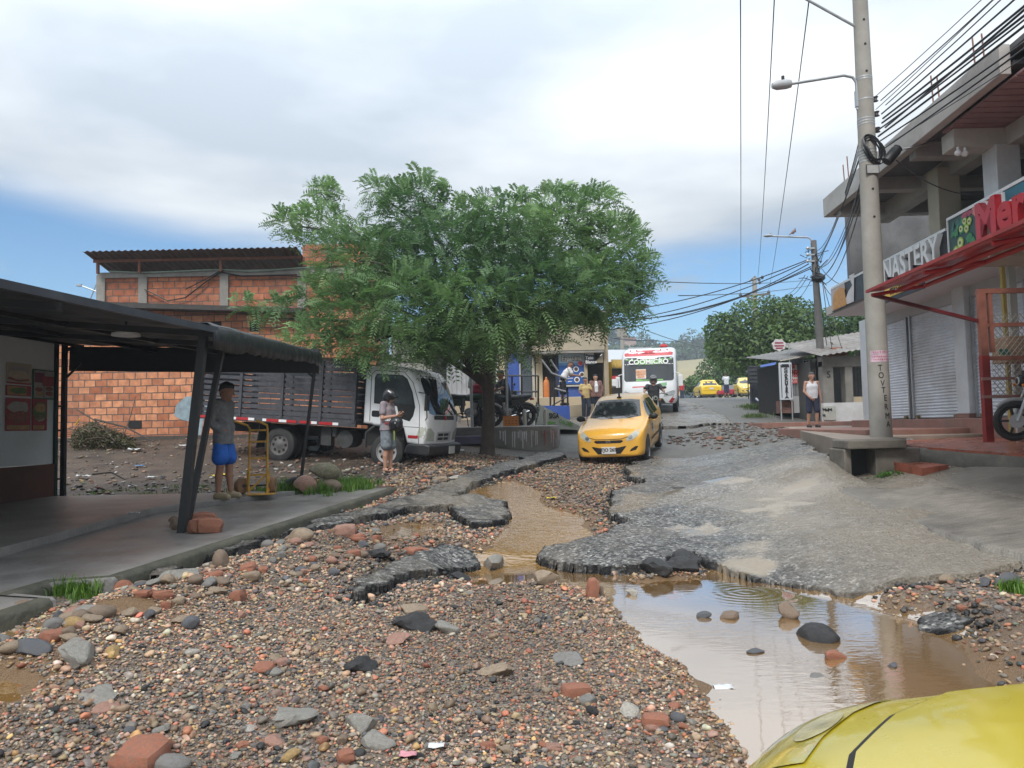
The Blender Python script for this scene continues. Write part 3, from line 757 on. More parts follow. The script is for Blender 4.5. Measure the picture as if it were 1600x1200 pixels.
GREENF=M('dark green steel',(.006,.03,.028),.4)
mb=MB();mb.box((wx(12.5),12.46,(.55+zt)/2),(.07,.07,zt-.55));obj('corner_post',mb,GREENF,K,world=True)
mb=MB();mb.box((wx(12.7)+.04,12.62,(.55+zt)/2),(.07,.07,zt-.5));mb.bar((wx(12.7)+.04,12.62,2.55),(wx(12.7)+.32,12.62,2.82),.03,.03)
for z in(.9,1.7,2.1):mb.bar((wx(12.5),12.5,z),(wx(12.7)+.04,12.62,z),.03,.03)
obj('corner_post',mb,BLACK,K,world=True)
mb=MB();mb.prism([(5.5,.5),(12.4,.5),(12.4,zt),(5.5,zt)],(wx(5.5)-3.2,0,0),(.0,1,0),(0,0,1),(-.06,0,0));mb.span((-11,12.34,.5),(-7.6,12.4,zt));obj('back_wall',mb,M('stall lining',(.2,.2,.2),.7),K,world=True)
FOODS={'bun':M('poster bun',(.42,.24,.10),.45,var=.35,scale=14),'meat':M('poster meat',(.25,.07,.045),.45,var=.5,scale=18),'pale':M('poster pale bread',(.52,.42,.31),.45,var=.3,scale=16),'leaf':M('poster salad',(.09,.16,.04),.45,var=.5,scale=20),'gray':M('poster plate',(.36,.33,.31),.45,var=.25,scale=12),'rp':M('poster red',(.33,.03,.04),.4),'pp':M('poster maroon',(.19,.03,.07),.4)}
def poster(name,label,y0,y1,z0,z1,bg,blobs,texts=()):
 t=thing(name,label,'poster',(wx((y0+y1)/2)+.03,(y0+y1)/2,z0))
 m_=MB();ux=V((.055,1,0)).normalized()
 o=V((wx(y0),y0,z0))+V((.006,0,0));w,h=y1-y0,z1-z0
 m_.prism(rrect(0,0,w,h,.01),o,ux,(0,0,1),(.012,0,0));obj('sheet',m_,bg,t,world=True)
 for(u,v_,ru,rv,k)in blobs:
  m_=MB();m_.prism([(u*w+ru*w*math.cos(a)*(1+.12*math.sin(3*a+u*9)),v_*h+rv*h*math.sin(a)*(1+.1*math.sin(4*a+v_*7)))for a in np.linspace(0,2*math.pi,20,False)],o+V((.0125,0,0)),ux,(0,0,1),(.003+.002*(len(t.children)%3),0,0))
  obj('food_picture',m_,FOODS[k],t,world=True)
 for(u0,v0,u1,v1,k)in texts:
  m_=MB();m_.prism(rrect(u0*w,v0*h,u1*w,v1*h,.008),o+V((.0125,0,0)),ux,(0,0,1),(.004,0,0));obj('printed_block',m_,FOODS[k],t,world=True)
 return t
def wz(py,px=50):return P(px,py,11.9).z
CREAM=M('poster cream',(.42,.36,.27),.4,var=.1,scale=5)
poster('food_poster','tall poster of stacked sandwiches with red footer on the white stall wall',11.33,11.86,wz(602),wz(570),CREAM,[(.5,.72,.4,.16,'gray'),(.5,.42,.42,.2,'pale'),(.5,.25,.44,.12,'meat')],[(.0,.0,1,.08,'rp')])
poster('food_poster','poster of a white wrap below the sandwich poster on the stall wall',11.32,11.86,wz(673),wz(623),FOODS['rp'],[(.5,.72,.42,.18,'gray'),(.5,.42,.44,.18,'meat'),(.5,.5,.4,.07,'leaf')],[(.05,.04,.95,.17,'bun')])
poster('food_poster','narrow poster of bread slices between the two larger left posters',11.32,11.86,wz(620),wz(604),FOODS['rp'],[(.5,.5,.34,.3,'leaf')],[(.04,.1,.8,.9,'bun')])
poster('food_poster','poster of a burger with green edges and red footer on the stall wall',11.9,12.24,wz(673),wz(623),FOODS['rp'],[(.5,.62,.46,.3,'leaf'),(.5,.72,.36,.15,'bun'),(.5,.52,.38,.12,'meat'),(.5,.4,.32,.1,'pale')],[(.05,.04,.8,.17,'bun')])
poster('menu_poster','green framed white poster of sausages with red headings beside the stall post',11.9,12.41,wz(623),wz(576),M('poster green frame',(.03,.12,.06),.4),[],[(.04,.04,.48,.96,'gray'),(.52,.04,.96,.96,'gray')])
t_=[o for o in bpy.data.objects if o.name.startswith('menu_poster')][0]
o_=V((wx(11.9)+.024,11.9,wz(623)));h_=wz(576)-wz(623);w_=.51;ux_=V((.055,1,0)).normalized()
for(u,v_,k)in((.26,.32,'meat'),(.74,.36,'meat'),(.74,.2,'meat'),(.3,.18,'bun')):
 m_=MB();m_.prism([(u*w_+.09*math.cos(a),v_*h_+.035*math.sin(a))for a in np.linspace(0,6.283,14,False)],o_,ux_,(0,0,1),(.004,0,0));obj('food_picture',m_,FOODS[k],t_,world=True)
for r_,k in((rrect(.06*w_,.55*h_,.47*w_,.88*h_,.01),'pp'),(rrect(.42*w_,.45*h_,.94*w_,.78*h_,.01),'rp')):
 m_=MB();m_.prism(r_,o_+V((.001 if k=='pp' else.003,0,0)),ux_,(0,0,1),(.003,0,0));obj('printed_block',m_,FOODS[k],t_,world=True)
AW=thing('awning','long black sheet awning with drooping tarpaulin edge over the left pavement','awning',(-3.6,8.5,swz(8.5)))
TARP=M('black tarpaulin',(.010,.011,.014),.38,var=.3,scale=6,bump=.3,bscale=12)
SHEETU=M('awning sheet',(.035,.037,.042),.5,var=.35,scale=3,dirt=(.05,.05,.05),dirtamt=.4)
E0,E1,E2=P(-60,436,5.5),P(338,512,8.55),P(500,553,13.0)
ex=lambda y:float(np.interp(y,[3,E0.y,E1.y,E2.y],[E0.x-.2,E0.x,E1.x,E2.x]))
ez=lambda y:float(np.interp(y,[3,E0.y,E1.y,E2.y],[E0.z,E0.z,E1.z,E2.z]))
mb=MB();rows=[]
for y in np.arange(3.6,13.05,.1):
 x0,z0=ex(y),ez(y)
 rows.append([(x0+(-8.4-x0)*t,y,z0+.035*math.sin(t*40)*.4+(3.22-z0)*t+.02*math.sin(y*3))for t in np.linspace(0,1,40)])
mb.grid(rows);obj('roof_sheet',mb,SHEETU,AW,world=True,solid=.012)
mb=MB()
mb.bar((ex(3.6),3.6,ez(3.6)-.02),(E1.x,E1.y,E1.z-.03),.05,.07);obj('gutter',mb,M('grey steel gutter',(.06,.065,.075),.4,.3,var=.3,scale=4),AW,world=True)
mb=MB();mb.bar(E1-V((0,0,.09)),E2-V((0,0,.09)),.05,.06)
for y in(4.6,6.4,8.5,10.4,12.95):
 mb.bar((ex(y),y,ez(y)-.08),(-7.7,y,3.1),.05,.07)
for t in(.28,.55,.8):mb.bar((ex(3.6)+(-8.4-ex(3.6))*t,3.6,2.66+(3.14-2.66)*t),(ex(13)+(-8.4-ex(13))*t,12.95,2.72+(3.14-2.72)*t+.08),.05,.05)
mb.bar((-7.6,12.95,2.93),(ex(12.95),12.95,2.80),.04,.42)
obj('roof_frame',mb,BLACK,AW,world=True)
mb=MB();rows=[]
ys=np.linspace(E1.y-.1,E2.y+.05,90)
for i,y in enumerate(ys):
 t=(y-E1.y)/(E2.y-E1.y)
 d=(.27-.08*t)*(1+.45*float(fbm(y,0*y,4,3,7)))
 w=lambda s:.03*float(fbm(y,0*y+s,7,3,12))
 x0,z0=ex(y),ez(y)
 rows.append([(x0-.55,y,z0+.06+.04),(x0-.25,y,z0+.055+w(1)),(x0-.04,y,z0+.045+w(2)),(x0+.03+w(3),y,z0-.01),(x0+.035+w(4)*1.5,y,z0-d*.5),(x0+.02+w(5)*2,y,z0-d)])
mb.grid(rows);obj('tarpaulin',mb,TARP,AW,world=True,solid=.008,smooth='all')
for(a,b,Ya,Yb,w)in(((318,526),(284,829),8.5,8.5,.085),((350,530),(291,818),9.0,8.75,.06)):
 mb=MB();p1=P(*a,Ya);p0=P(*b,Yb);p0.z=swz(p0.y)-.02;mb.bar(p0,p1,w,w,(0,1,0));obj('post',mb,BLACK,AW,world=True)
mb=MB();p0=P(469,748,13.0);p1=P(493,566,12.95);mb.tube([p0-V((0,0,.12)),p1],.03,8);mb.bar(p1-V((0,0,.3)),p1+V((-.3,0,0)),.03,.03)
obj('post',mb,BLACK,AW,world=True)
t=thing('half_tyre','black tyre half sunk in the grass at the foot of the thin awning post','tyre',(p0.x,13.0,swz(13)))
mb=MB();mb.tube([(p0.x-.06+.19*math.cos(a),12.98+.05*math.cos(a),swz(13)+.0+.19*math.sin(a))for a in np.linspace(-.2,math.pi+.2,16)],.06,10);obj('tread',mb,RUBBER,t,world=True,smooth=True)
t=thing('ceiling_lamp','round white lamp disc under the black awning sheet','lamp',P(197,525,8.6)+V((0,0,.0)))
mb=MB();mb.lathe([(.02,.10),(.03,.06),(.15,.03),(.155,.0),(.01,-.01)],(0,0,0));obj('disc',mb,WHITE,t,smooth=True)
mb=MB();mb.tube([(0,0,.08),(0,.0,.34)],.012,6);obj('stem',mb,BLACK,t)
YB=22.0
bx=lambda px,py=600:P(px,py,YB).x
bz=lambda py,px=300:P(px,py,YB).z
BR=brick_mat('hollow red brick')
BRU=brick_mat('upper red brick',cols=((.33,.10,.05),(.44,.16,.08)),dirty=.8)
B=thing('brick_building','unfinished two storey red brick building with rusty tin roof behind the parked truck','building',(-8,YB,1.4))
mb=MB();mb.span((-16.5,YB,.9),(bx(600),YB+.2,bz(492)));obj('wall',mb,BR,B,world=True)
mb=MB();mb.span((bx(154),YB+.03,bz(492)+.004),(bx(600),YB+.23,bz(428)));mb.span((bx(154),YB+.23,bz(492)),(bx(154)+.2,YB+7,bz(428)));obj('wall',mb,BRU,B,world=True)
mb=MB();mb.span((bx(474),YB-.02,bz(420)+.004),(bx(600),YB+.4,bz(386)));obj('wall',mb,BRU,B,world=True)
mb=MB()
for px in(156,222,350,472):mb.span((bx(px)-.12,YB-.03,bz(486)),(bx(px)+.13,YB+.2,bz(427)))
for px in(600,):mb.span((bx(px)-.12,YB-.03,.9),(bx(px)+.13,YB+.2,bz(427)))
obj('column',mb,CONC,B,world=True)
mb=MB();mb.span((bx(152),YB-.035,bz(432)),(bx(600),YB+.21,bz(425)+.03));obj('ring_beam',mb,CONC,B,world=True)
mb=MB();mb.span((-16.5,YB-.018,.8),(bx(600),YB+.02,1.55));obj('plinth',mb,M('damp cement plinth',(.07,.06,.05),.8,var=.4,scale=3),B,world=True)
mb=MB();rows=[]
for x in np.arange(bx(148),bx(476),.045):
 c=.02*math.sin(x*2*math.pi/.18);rows.append([(x,YB-.75,bz(399)+c),(x,YB+2.0,bz(399)-.55+c),(x,YB+5,bz(399)-1.0+c)])
mb.grid(rows);obj('roof',mb,M('rusty tin roof',(.13,.11,.10),.5,.3,var=.4,scale=4,dirt=(.16,.07,.04),dirtamt=.6),B,world=True,solid=.004)
mb=MB()
for px in(157,222,349):mb.bar((bx(px),YB-.2,bz(427)),(bx(px),YB-.2,bz(402)-.05),.07,.07)
mb.bar((bx(150),YB-.2,bz(403)-.09),(bx(474),YB-.2,bz(403)-.09),.05,.08)
obj('roof_post',mb,RUST,B,world=True)
mb=MB();mb.prism([(-16.5,bz(463)),(bx(150),bz(472)),(bx(480),bz(489)),(bx(480),bz(496)),(bx(150),bz(480)),(-16.5,bz(470))],(0,YB-.5,0),(1,0,0),(0,0,1),(0,.55,0));obj('roof',mb,M('old fibre cement ledge',(.05,.045,.042),.8,var=.4),B,world=True)
mb=MB()
for(a,b,c,d)in((268,503,290,520),(330,503,346,518),(390,505,404,520),(168,488,192,497)):
 mb.span((bx(a),YB-.01,bz(d)),(bx(b if 0 else c),YB+.05,bz(b)))
obj('wall_opening',mb,DARK,B,world=True)
mb=MB();mb.span((bx(201),YB-.012,bz(668)),(bx(222),YB+.02,bz(655)));obj('vent',mb,DARK,B,world=True)
BLU=M('faded blue paint',(.25,.32,.36),.8,var=.35,scale=5,bump=.3,bscale=20)
for pl in([(272,650),(276,632),(290,620),(306,618),(322,622),(326,640),(318,656),(312,690),(300,688),(303,660),(284,656)],[(330,530),(352,530),(350,570),(336,580)]):
 mb=MB();mb.prism([(bx(a,b),P(a,b,YB).z)for a,b in pl],(0,YB-.006,0),(1,0,0),(0,0,1),(0,.01,0));obj('paint_patch',mb,BLU,B,world=True)
for i,(pts,r,lab)in enumerate((([(170,424),(222,426),(345,421),(395,424),(520,415)],.022,'pale green conduit cable running along the top of the brick wall'),([(226,452),(262,470),(290,465),(322,440),(350,422)],.018,'black cable sagging deepest across the upper brick wall'),([(290,452),(322,436),(346,422)],.015,'short black cable strung above the sagging one on the brick wall'),([(345,425),(380,432),(440,430),(520,436)],.018,'black cable running from the brick column into the tree'))):
 P_=[P(a,b,YB-.08)for a,b in pts];dense=[]
 for j in range(len(P_)-1):
  for s in np.linspace(0,1,8,False):dense.append(P_[j].lerp(P_[j+1],s))
 dense.append(P_[-1]);mb=MB();mb.tube(dense,r,6)
 tag(obj('wall_cable',mb,M('pale cable',(.25,.33,.28),.6)if i==0 else BLACK,smooth=True),lab,'cable','cables on the brick wall')
t=thing('roof_antenna','small antenna sticking out left of the brick building top','antenna',P(150,440,YB))
mb=MB();mb.tube([P(152,468,YB),P(153,425,YB)],.02,6);obj('mast',mb,STEEL,t,world=True)
mb=MB();mb.tube([P(123,445,YB),P(152,456,YB)],.02,6);mb.tube([P(140,470,YB),P(152,440,YB)],.015,6);mb.box(P(124,446,YB),(.14,.1,.05));obj('arm',mb,STEEL,t,world=True)
def catmull(p,n):
 p=np.asarray(p,float);k=len(p);out=[]
 for i in range(k-1):
  a,b,c,d=p[max(i-1,0)],p[i],p[i+1],p[min(i+2,k-1)]
  for t in np.linspace(0,1,n,False):
   out.append(.5*(2*b+(c-a)*t+(2*a-5*b+4*c-d)*t*t+(3*b-a-3*c+d)*t**3))
 out.append(p[-1]);return np.array(out)
def loft_body(st,bulge_f=.10,bulge_r=.06,xf=1.2,xr=-1.3):
 0
 secs=[]
 for x,zb,zs,zt_,w,wr in st:
  zm=zb+(zs-zb)*.5
  secs.append([(0,zb),(w*.8,zb),(w*.97,zb+.06),(w,zm),(w*.99,zs),(w*.95+(wr-w*.95)*.35,zs+(zt_-zs)*.38),(wr,zt_-(zt_-zs)*.12-.02),(wr*.86,zt_-.012),(wr*.45,zt_+.008),(0,zt_+.012)])
 A=np.array(secs)
 A=np.stack([catmull(A[:,j],5)for j in range(A.shape[1])],1)
 xs=catmull(np.array([[s[0]]for s in st]),5)[:,0]
 A=np.stack([catmull(a,4)for a in A],0)
 mb=MB();rows=[]
 w_all=A[:,:,0].max(1)
 for i,x in enumerate(xs):
  half=A[i];row=[]
  full=[(-h[0],h[1])for h in half[::-1]]+[(h[0],h[1])for h in half[1:-1]]
  for y,z in full:
   u=1-(y/max(w_all[i],.01))**2
   bx_=bulge_f*u*max(0,min(1,(x-xf)/.3))-bulge_r*u*max(0,min(1,(xr-x)/.3))
   row.append((x+bx_,y,z))
  row.append(row[0]);rows.append(row)
 mb.grid(rows)
 for k,fl in((0,False),(-1,True)):
  half=A[k];x=xs[k];strip=[]
  for h in half:
   r_=[]
   for t in np.linspace(-1,1,13):
    y=h[0]*t;u=1-(y/max(w_all[k],.01))**2
    bx_=bulge_f*u*max(0,min(1,(x-xf)/.3))-bulge_r*u*max(0,min(1,(xr-x)/.3))
    r_.append((x+bx_,y,h[1]))
   strip.append(r_)
  mb.grid(strip)
 return mb
def fix_normals(o):
 bm=bmesh.new();bm.from_mesh(o.data);bmesh.ops.remove_doubles(bm,verts=bm.verts,dist=.002)
 bmesh.ops.recalc_face_normals(bm,faces=bm.faces[:]);bm.to_mesh(o.data);bm.free()
def bvh(o):
 bm=bmesh.new();bm.from_mesh(o.data);t=BVHTree.FromBMesh(bm);bm.free();return t
def rprism(prof,half,r=.06,bulge=0.,xf=0.):
 0
 n=len(prof);nrm=[]
 for i in range(n):
  a,b,c=V(prof[i-1]),V(prof[i]),V(prof[(i+1)%n])
  e1,e2=(b-a).normalized(),(c-b).normalized()
  m_=V((e1.y+e2.y,-(e1.x+e2.x)))
  nrm.append(m_.normalized()if m_.length>1e-6 else V((e1.y,-e1.x)))
 area=sum(prof[i][0]*prof[(i+1)%n][1]-prof[(i+1)%n][0]*prof[i][1]for i in range(n))
 s_=-1 if area>0 else 1
 loops=[]
 ys=[(-half,r),(-half+.12*r,r*.55),(-half+.4*r,r*.2),(-half+r,0)]+[(y,0)for y in np.linspace(-half+r,half-r,9)[1:-1]]+[(half-r,0),(half-.4*r,r*.2),(half-.12*r,r*.55),(half,r)]
 for y,ins in ys:
  u=1-(y/half)**2
  loops.append([(p[0]+s_*q.x*ins+(bulge*u if p[0]>xf else 0),y,p[1]+s_*q.y*ins)for p,q in zip(prof,nrm)])
 mb=MB();mb.grid([l+[l[0]]for l in loops])
 mb.add(loops[0],[tuple(range(n))]);mb.add(loops[-1],[tuple(range(n-1,-1,-1))])
 return mb
SIDE_R=dict(o=(0,-3,0),ux=(1,0,0),uy=(0,0,1),d=(0,1,0))
SIDE_L=dict(o=(0,3,0),ux=(1,0,0),uy=(0,0,1),d=(0,-1,0))
FRONT=dict(o=(6,0,0),ux=(0,1,0),uy=(0,0,1),d=(-1,0,0))
REAR=dict(o=(-6,0,0),ux=(0,1,0),uy=(0,0,1),d=(1,0,0))
TOPV=dict(o=(0,0,5),ux=(1,0,0),uy=(0,1,0),d=(0,0,-1))
def wheel(parent,c,r,w,rim_mat,style='car',side=1):
 c=V(c);ax=(0,1,0)
 mb=MB();mb.lathe([(r*.62,-w/2),(r*.86,-w/2),(r*.97,-w*.4),(r,-w*.2),(r,w*.2),(r*.97,w*.4),(r*.86,w/2),(r*.62,w/2),(r*.6,0),(r*.62,-w/2)],c,ax,32,False)
 wl=obj('wheel',mb,RUBBER,parent,smooth=True,angle=30)
 f=w/2*side
 mb=MB();mb.lathe([(r*.64,f*.2),(r*.64,f*.96),(r*.6,f*.98),(r*.56,f*.7),(r*.45,f*.62),(r*.2,f*.8),(r*.12,f*.95),(.005,f*.97)],c,ax,28)
 rm=obj('rim',mb,rim_mat,wl,smooth=True,angle=30)
 mb=MB();n=8 if style=='truck' else 7
 for i in range(n):
  a=2*math.pi*i/n
  p=c+V((math.cos(a),0,math.sin(a)))*r*.40
  mb.lathe([(r*.085,0),(r*.085,.004*side),(.001,.005*side)],p+V((0,f*.70,0)),ax,10)
 obj('rim_hole',mb,DARK,rm)
 return wl
PAINTY=M('taxi yellow paint',(.80,.42,.05),.32,var=.05,scale=3,coat=.6,dirt=(.55,.33,.12),dirtamt=.3)
PAINTL=M('lemon yellow paint',(.42,.33,.010),.3,var=.06,scale=3,coat=.6,dirt=(.5,.40,.06),dirtamt=.35)
LAMPG=M('headlamp glass',(.50,.52,.45),.12,var=.15,scale=14,coat=.8)
PLASTIC=M('black plastic',(.012,.012,.013),.5,var=.2)
TAILR=M('tail lamp red',(.40,.015,.01),.2,coat=.5)
PLATE=M('number plate',(.62,.62,.6),.5,var=.05)
SEAM=M('panel gap',(.012,.010,.008),.8)
def seam(bv,pts,w,view,name,parent,off=.004,mat=None):
 0
 pts=[V(p)for p in pts];L_,R_=[],[]
 for i,p in enumerate(pts):
  d=(pts[min(i+1,len(pts)-1)]-pts[max(i-1,0)]).normalized();n_=V((-d.y,d.x))*w/2
  L_.append(p+n_);R_.append(p-n_)
 return obj(name,decal(bv,[tuple(p)for p in L_+R_[::-1]],off=off,step=.09,**view),mat or SEAM,parent)
HATCH=[(1.76,.28,.48,.62,.60,.46),(1.71,.22,.60,.74,.70,.56),(1.55,.20,.74,.84,.775,.64),(1.2,.19,.83,.935,.80,.67),(.86,.19,.89,1.0,.80,.68),(.72,.19,.91,1.06,.80,.67),(.42,.19,.92,1.25,.80,.61),(.10,.19,.93,1.42,.80,.575),(-.3,.19,.93,1.48,.80,.57),(-.9,.19,.94,1.475,.80,.565),(-1.35,.19,.95,1.43,.80,.55),(-1.55,.2,.95,1.30,.79,.57),(-1.69,.22,.93,1.0,.77,.62),(-1.76,.28,.6,.86,.70,.56)]
SEDAN=[(2.05,.28,.48,.60,.60,.46),(1.98,.22,.58,.70,.72,.58),(1.8,.2,.70,.80,.79,.66),(1.4,.19,.80,.90,.82,.70),(.95,.19,.86,.97,.82,.70),(.80,.19,.89,1.03,.82,.68),(.45,.19,.90,1.25,.82,.60),(.1,.19,.91,1.40,.82,.57),(-.4,.19,.91,1.44,.82,.57),(-.8,.19,.92,1.41,.82,.56),(-1.15,.19,.92,1.2,.82,.58),(-1.4,.2,.92,1.0,.81,.66),(-1.9,.22,.9,.97,.79,.66),(-2.05,.3,.6,.88,.70,.58)]
def make_car(label,loc,rz,pitch=0,paint=PAINTY,st=HATCH,front=True,rear=False,plate='',name='taxi',cat='taxi',roll=0.,fine=.08,group=None,lamp=LAMPG):
 t=thing(name,label,cat,loc,rz,pitch=pitch,roll=roll,group=group)
 body=obj('body',loft_body(st),paint,t,smooth=True,angle=50);fix_normals(body);bv=bvh(body)
 L_=st[0][0];k=.80 if st is HATCH else.82
 D=lambda nm,poly,view,mat,off=.004,par=t,step=fine:obj(nm,decal(bv,poly,off=off,step=step,**view),mat,par,smooth='all')
 zc_=1.02 if st is HATCH else 1.0;zr_=1.39 if st is HATCH else 1.36
 D('windscreen',[(-.62,zc_+.01),(-.35,zc_-.02),(.35,zc_-.02),(.62,zc_+.01),(.52,zr_-.01),(.3,zr_+.015),(-.3,zr_+.015),(-.52,zr_-.01)],FRONT,GLASSB,.006)
 for sd,nm in((SIDE_R,'r'),(SIDE_L,'l')):
  if st is HATCH:
   D('side_window',[(.50,.98),(-.25,.99),(-.22,1.36),(.10,1.33),(.3,1.18)],sd,GLASS)
   D('side_window',[(-.33,.99),(-1.0,1.01),(-1.12,1.26),(-1.0,1.35),(-.32,1.37)],sd,GLASS)
  else:
   D('side_window',[(.55,.96),(-.2,.97),(-.18,1.33),(.12,1.3)],sd,GLASS)
   D('side_window',[(-.28,.97),(-.95,.98),(-.75,1.25),(-.27,1.33)],sd,GLASS)
 wx_=1.17 if st is HATCH else 1.27
 for xw in(wx_,-wx_):
  for sd,s_ in((SIDE_R,-1),(SIDE_L,1)):
   D('wheel_arch',[(xw+.355*math.cos(a),max(.2,.30+.355*math.sin(a)))for a in np.linspace(0,2*math.pi,22,False)],sd,PLASTIC,.003)
   wheel(t,(xw,s_*(k-.075),.285),.285,.17,M('wheel trim',(.22,.22,.23),.4,.5),side=s_)
 if front:
  lens=[(.40,.575),(.52,.585),(.66,.67),(.715,.80),(.62,.80),(.50,.72),(.42,.64)]
  for s_ in(1,-1):
   hl=D('headlight',[(y*s_,z)for y,z in(lens if s_>0 else lens[::-1])],FRONT,lamp,.008)
   D('reflector',[(y*s_,z)for y,z in[(.50+.05*math.cos(a),.655+.05*math.sin(a))for a in np.linspace(0,6.283,12,False)][::s_]],FRONT,CHROME,.011,hl)
   fg=[(.46,.33),(.60,.36),(.66,.44),(.60,.445),(.50,.39)]
   D('fog_lamp_recess',[(y*s_,z)for y,z in(fg if s_>0 else fg[::-1])],FRONT,PLASTIC,.004)
  D('grille',[(-.34,.575),(-.28,.535),(.28,.535),(.34,.575),(.30,.60),(-.30,.60)],FRONT,PLASTIC)
  D('bumper_grille',[(-.40,.455),(-.26,.29),(.26,.29),(.40,.455),(.36,.46),(.2,.43),(-.2,.43),(-.36,.46)],FRONT,PLASTIC)
  seam(bv,[(-.66,.70),(-.42,.66),(-.3,.625),(.3,.625),(.42,.66),(.66,.70)],.012,FRONT,'bonnet_gap',t)
  mb=MB();mb.tube([(L_+.105,.055*math.cos(a),.568+.03*math.sin(a))for a in np.linspace(0,2*math.pi,17)],.005,5)
  mb.bar((L_+.105,-.022,.546),(L_+.105,-.032,.59),.008,.01);mb.bar((L_+.105,.032,.546),(L_+.105,.022,.59),.008,.01);mb.bar((L_+.105,-.027,.568),(L_+.105,.027,.568),.008,.008)
  obj('badge',mb,CHROME,t)
  mb=MB();mb.box((L_+.115,0,.375),(.012,.33,.16));pl=obj('number_plate',mb,PLATE,t,bevel=.004)
  if plate:text('plate_lettering',plate,.105,TXTK,(L_+.1225,0,.385),(0,1,0),(0,0,1),pl,.001,.004)
  mb=MB()
  for y0,y1 in((.45,.02),(-.05,-.42)):mb.bar((st[4][0]+.02,y0,zc_+.0),(.62,y1,zc_+.12),.012,.012)
  obj('wiper',mb,PLASTIC,t)
 if rear:
  xr=st[-1][0]
  D('rear_window',[(-.52,1.06),(.52,1.06),(.44,zr_-.06),(-.44,zr_-.06)]if st is HATCH else[(-.56,1.0),(.56,1.0),(.46,1.32),(-.46,1.32)],REAR,GLASS,.006)
  for s_ in(1,-1):
   D('tail_light',[(s_*y,z)for y,z in[(.44,.72),(.66,.74),(.68,.92),(.52,.92)][::s_]],REAR,TAILR,.008)
  mb=MB();mb.box((xr-.075,0,.72),(.012,.36,.13));pl=obj('number_plate',mb,PLATE,t)
  seam(bv,[(-.66,.56),(0,.54),(.66,.56)],.016,REAR,'bumper_gap',t)
 for sd,s_ in((SIDE_R,-1),(SIDE_L,1)):
  xs_=((.62,.95),(.55,.3))if st is HATCH else((.7,.93),(.6,.3))
  seam(bv,[(.66,.93),(.66,.5),(.6,.28),(-.2,.27),(-.27,.9),(-.28,1.42)],.012,sd,'door_gap',t)
  seam(bv,[(-.27,.9),(-.2,.27),(-.75,.27),(-.98,.6),(-1.05,.95)],.012,sd,'door_gap',t)
  seam(bv,[(.62,.46),(-.95,.49)],.05,sd,'rubbing_strip',t,.012,PLASTIC)
  mb=MB()
  for x in(-.12,-.86):mb.box((x,s_*(k+.002),.83),(.17,.035,.032))
  obj('door_handle',mb,paint,t,bevel=.008)
  mb=MB();mb.ell((.60,s_*(k+.085),1.0),(.07,.11,.075),14,8);mb.bar((.62,s_*(k-.04),.95),(.60,s_*(k+.05),.98),.05,.04);obj('wing_mirror',mb,PLASTIC,t,smooth=True)
 return t,bv,D
def road_pitch(x,y,h):
 0
 dx,dy=math.cos(h),math.sin(h)
 return-math.atan2(float(base(x+dx,y+dy))-float(base(x-dx,y-dy)),2.)
h=R(-90-18)
c=P(954,722,17.3);cx,cy=c.x-math.cos(h)*1.76,c.y-math.sin(h)*1.76
z0=top(c.x-math.cos(h)*.6,c.y-math.sin(h)*.6);z1=top(cx-math.cos(h)*1.2,cy-math.sin(h)*1.2)
zc0,zc1=float(base(cx+math.cos(h)*1.17,cy+math.sin(h)*1.17)),float(base(cx-math.cos(h)*1.17,cy-math.sin(h)*1.17))
tx,bv,D=make_car('yellow hatchback taxi driving towards us over the broken road',(cx,cy,(zc0+zc1)/2-.01),h,math.atan2(zc1-zc0,2.34),plate='TJO 265',roll=R(1.2))
mb=MB();mb.bar((.05,0,1.42),(.05,0,1.56),.04,.03);mb.box((.05,0,1.45),(.10,.1,.03));obj('roof_sign_bracket',mb,PLASTIC,tx)
mb=MB();mb.tube([(.03,.0,1.45),(.0,-.01,1.9)],.006,5);obj('aerial',mb,PLASTIC,tx)
mb=decal(bv,rrect(.16,.60,.44,.86,.02),off=.005,**SIDE_L);dp=obj('door_plaque',mb,M('grey plaque',(.35,.37,.4),.5),tx)
text('plaque_lettering','TJO\n265',.085,TXTK,(.30,.812,.73),(-1,0,0),(0,0,1),dp,.001)
D('sun_strip',[(-.525,1.35),(.525,1.35),(.51,1.38),(.3,1.405),(-.3,1.405),(-.51,1.38)],FRONT,M('tinted strip',(.10,.11,.12),.2),.010)
hc=R(155)
own,bvo,D=make_car('lemon yellow car nosing in at the lower right corner, only bonnet and headlamp showing',(2.0,.754,.04),hc,0,PAINTL,name='yellow_car',cat='car',fine=.05,lamp=M('yellowed headlamp glass',(.44,.36,.06),.12,var=.35,scale=6,coat=.8))
hood=[(.84,-.62),(1.15,-.64),(1.34,-.60),(1.46,-.42),(1.54,-.18),(1.55,0),(1.54,.18),(1.46,.42),(1.34,.60),(1.15,.64),(.84,.62)]
D('bonnet_gap',[(x if x<1 else x+.014,y*1.02)for x,y in hood],TOPV,SEAM,.003)
D('bonnet',hood,TOPV,PAINTL,.010,step=.06)
for c_ in list(own.children):
 if c_.name.startswith('wing_mirror'):bpy.data.objects.remove(c_)
for s_ in(1,-1):
 hl_=D('headlight',[(1.44,.70*s_),(1.55,.50*s_),(1.61,.32*s_),(1.64,.17*s_),(1.75,.20*s_),(1.735,.42*s_),(1.66,.60*s_),(1.54,.745*s_)][::s_],TOPV,M('yellowed headlamp glass',(.5,)*3),.004,step=.04)
 D('reflector',[(1.625+.045*math.cos(a)-.25*(.42+.11*math.sin(a)-.42),(.42+.11*math.sin(a))*s_)for a in np.linspace(0,6.283,16,False)][::s_],TOPV,M('pale lamp bowl',(.52,.46,.22),.15,var=.5,scale=9,coat=.8),.007,hl_,step=.05)
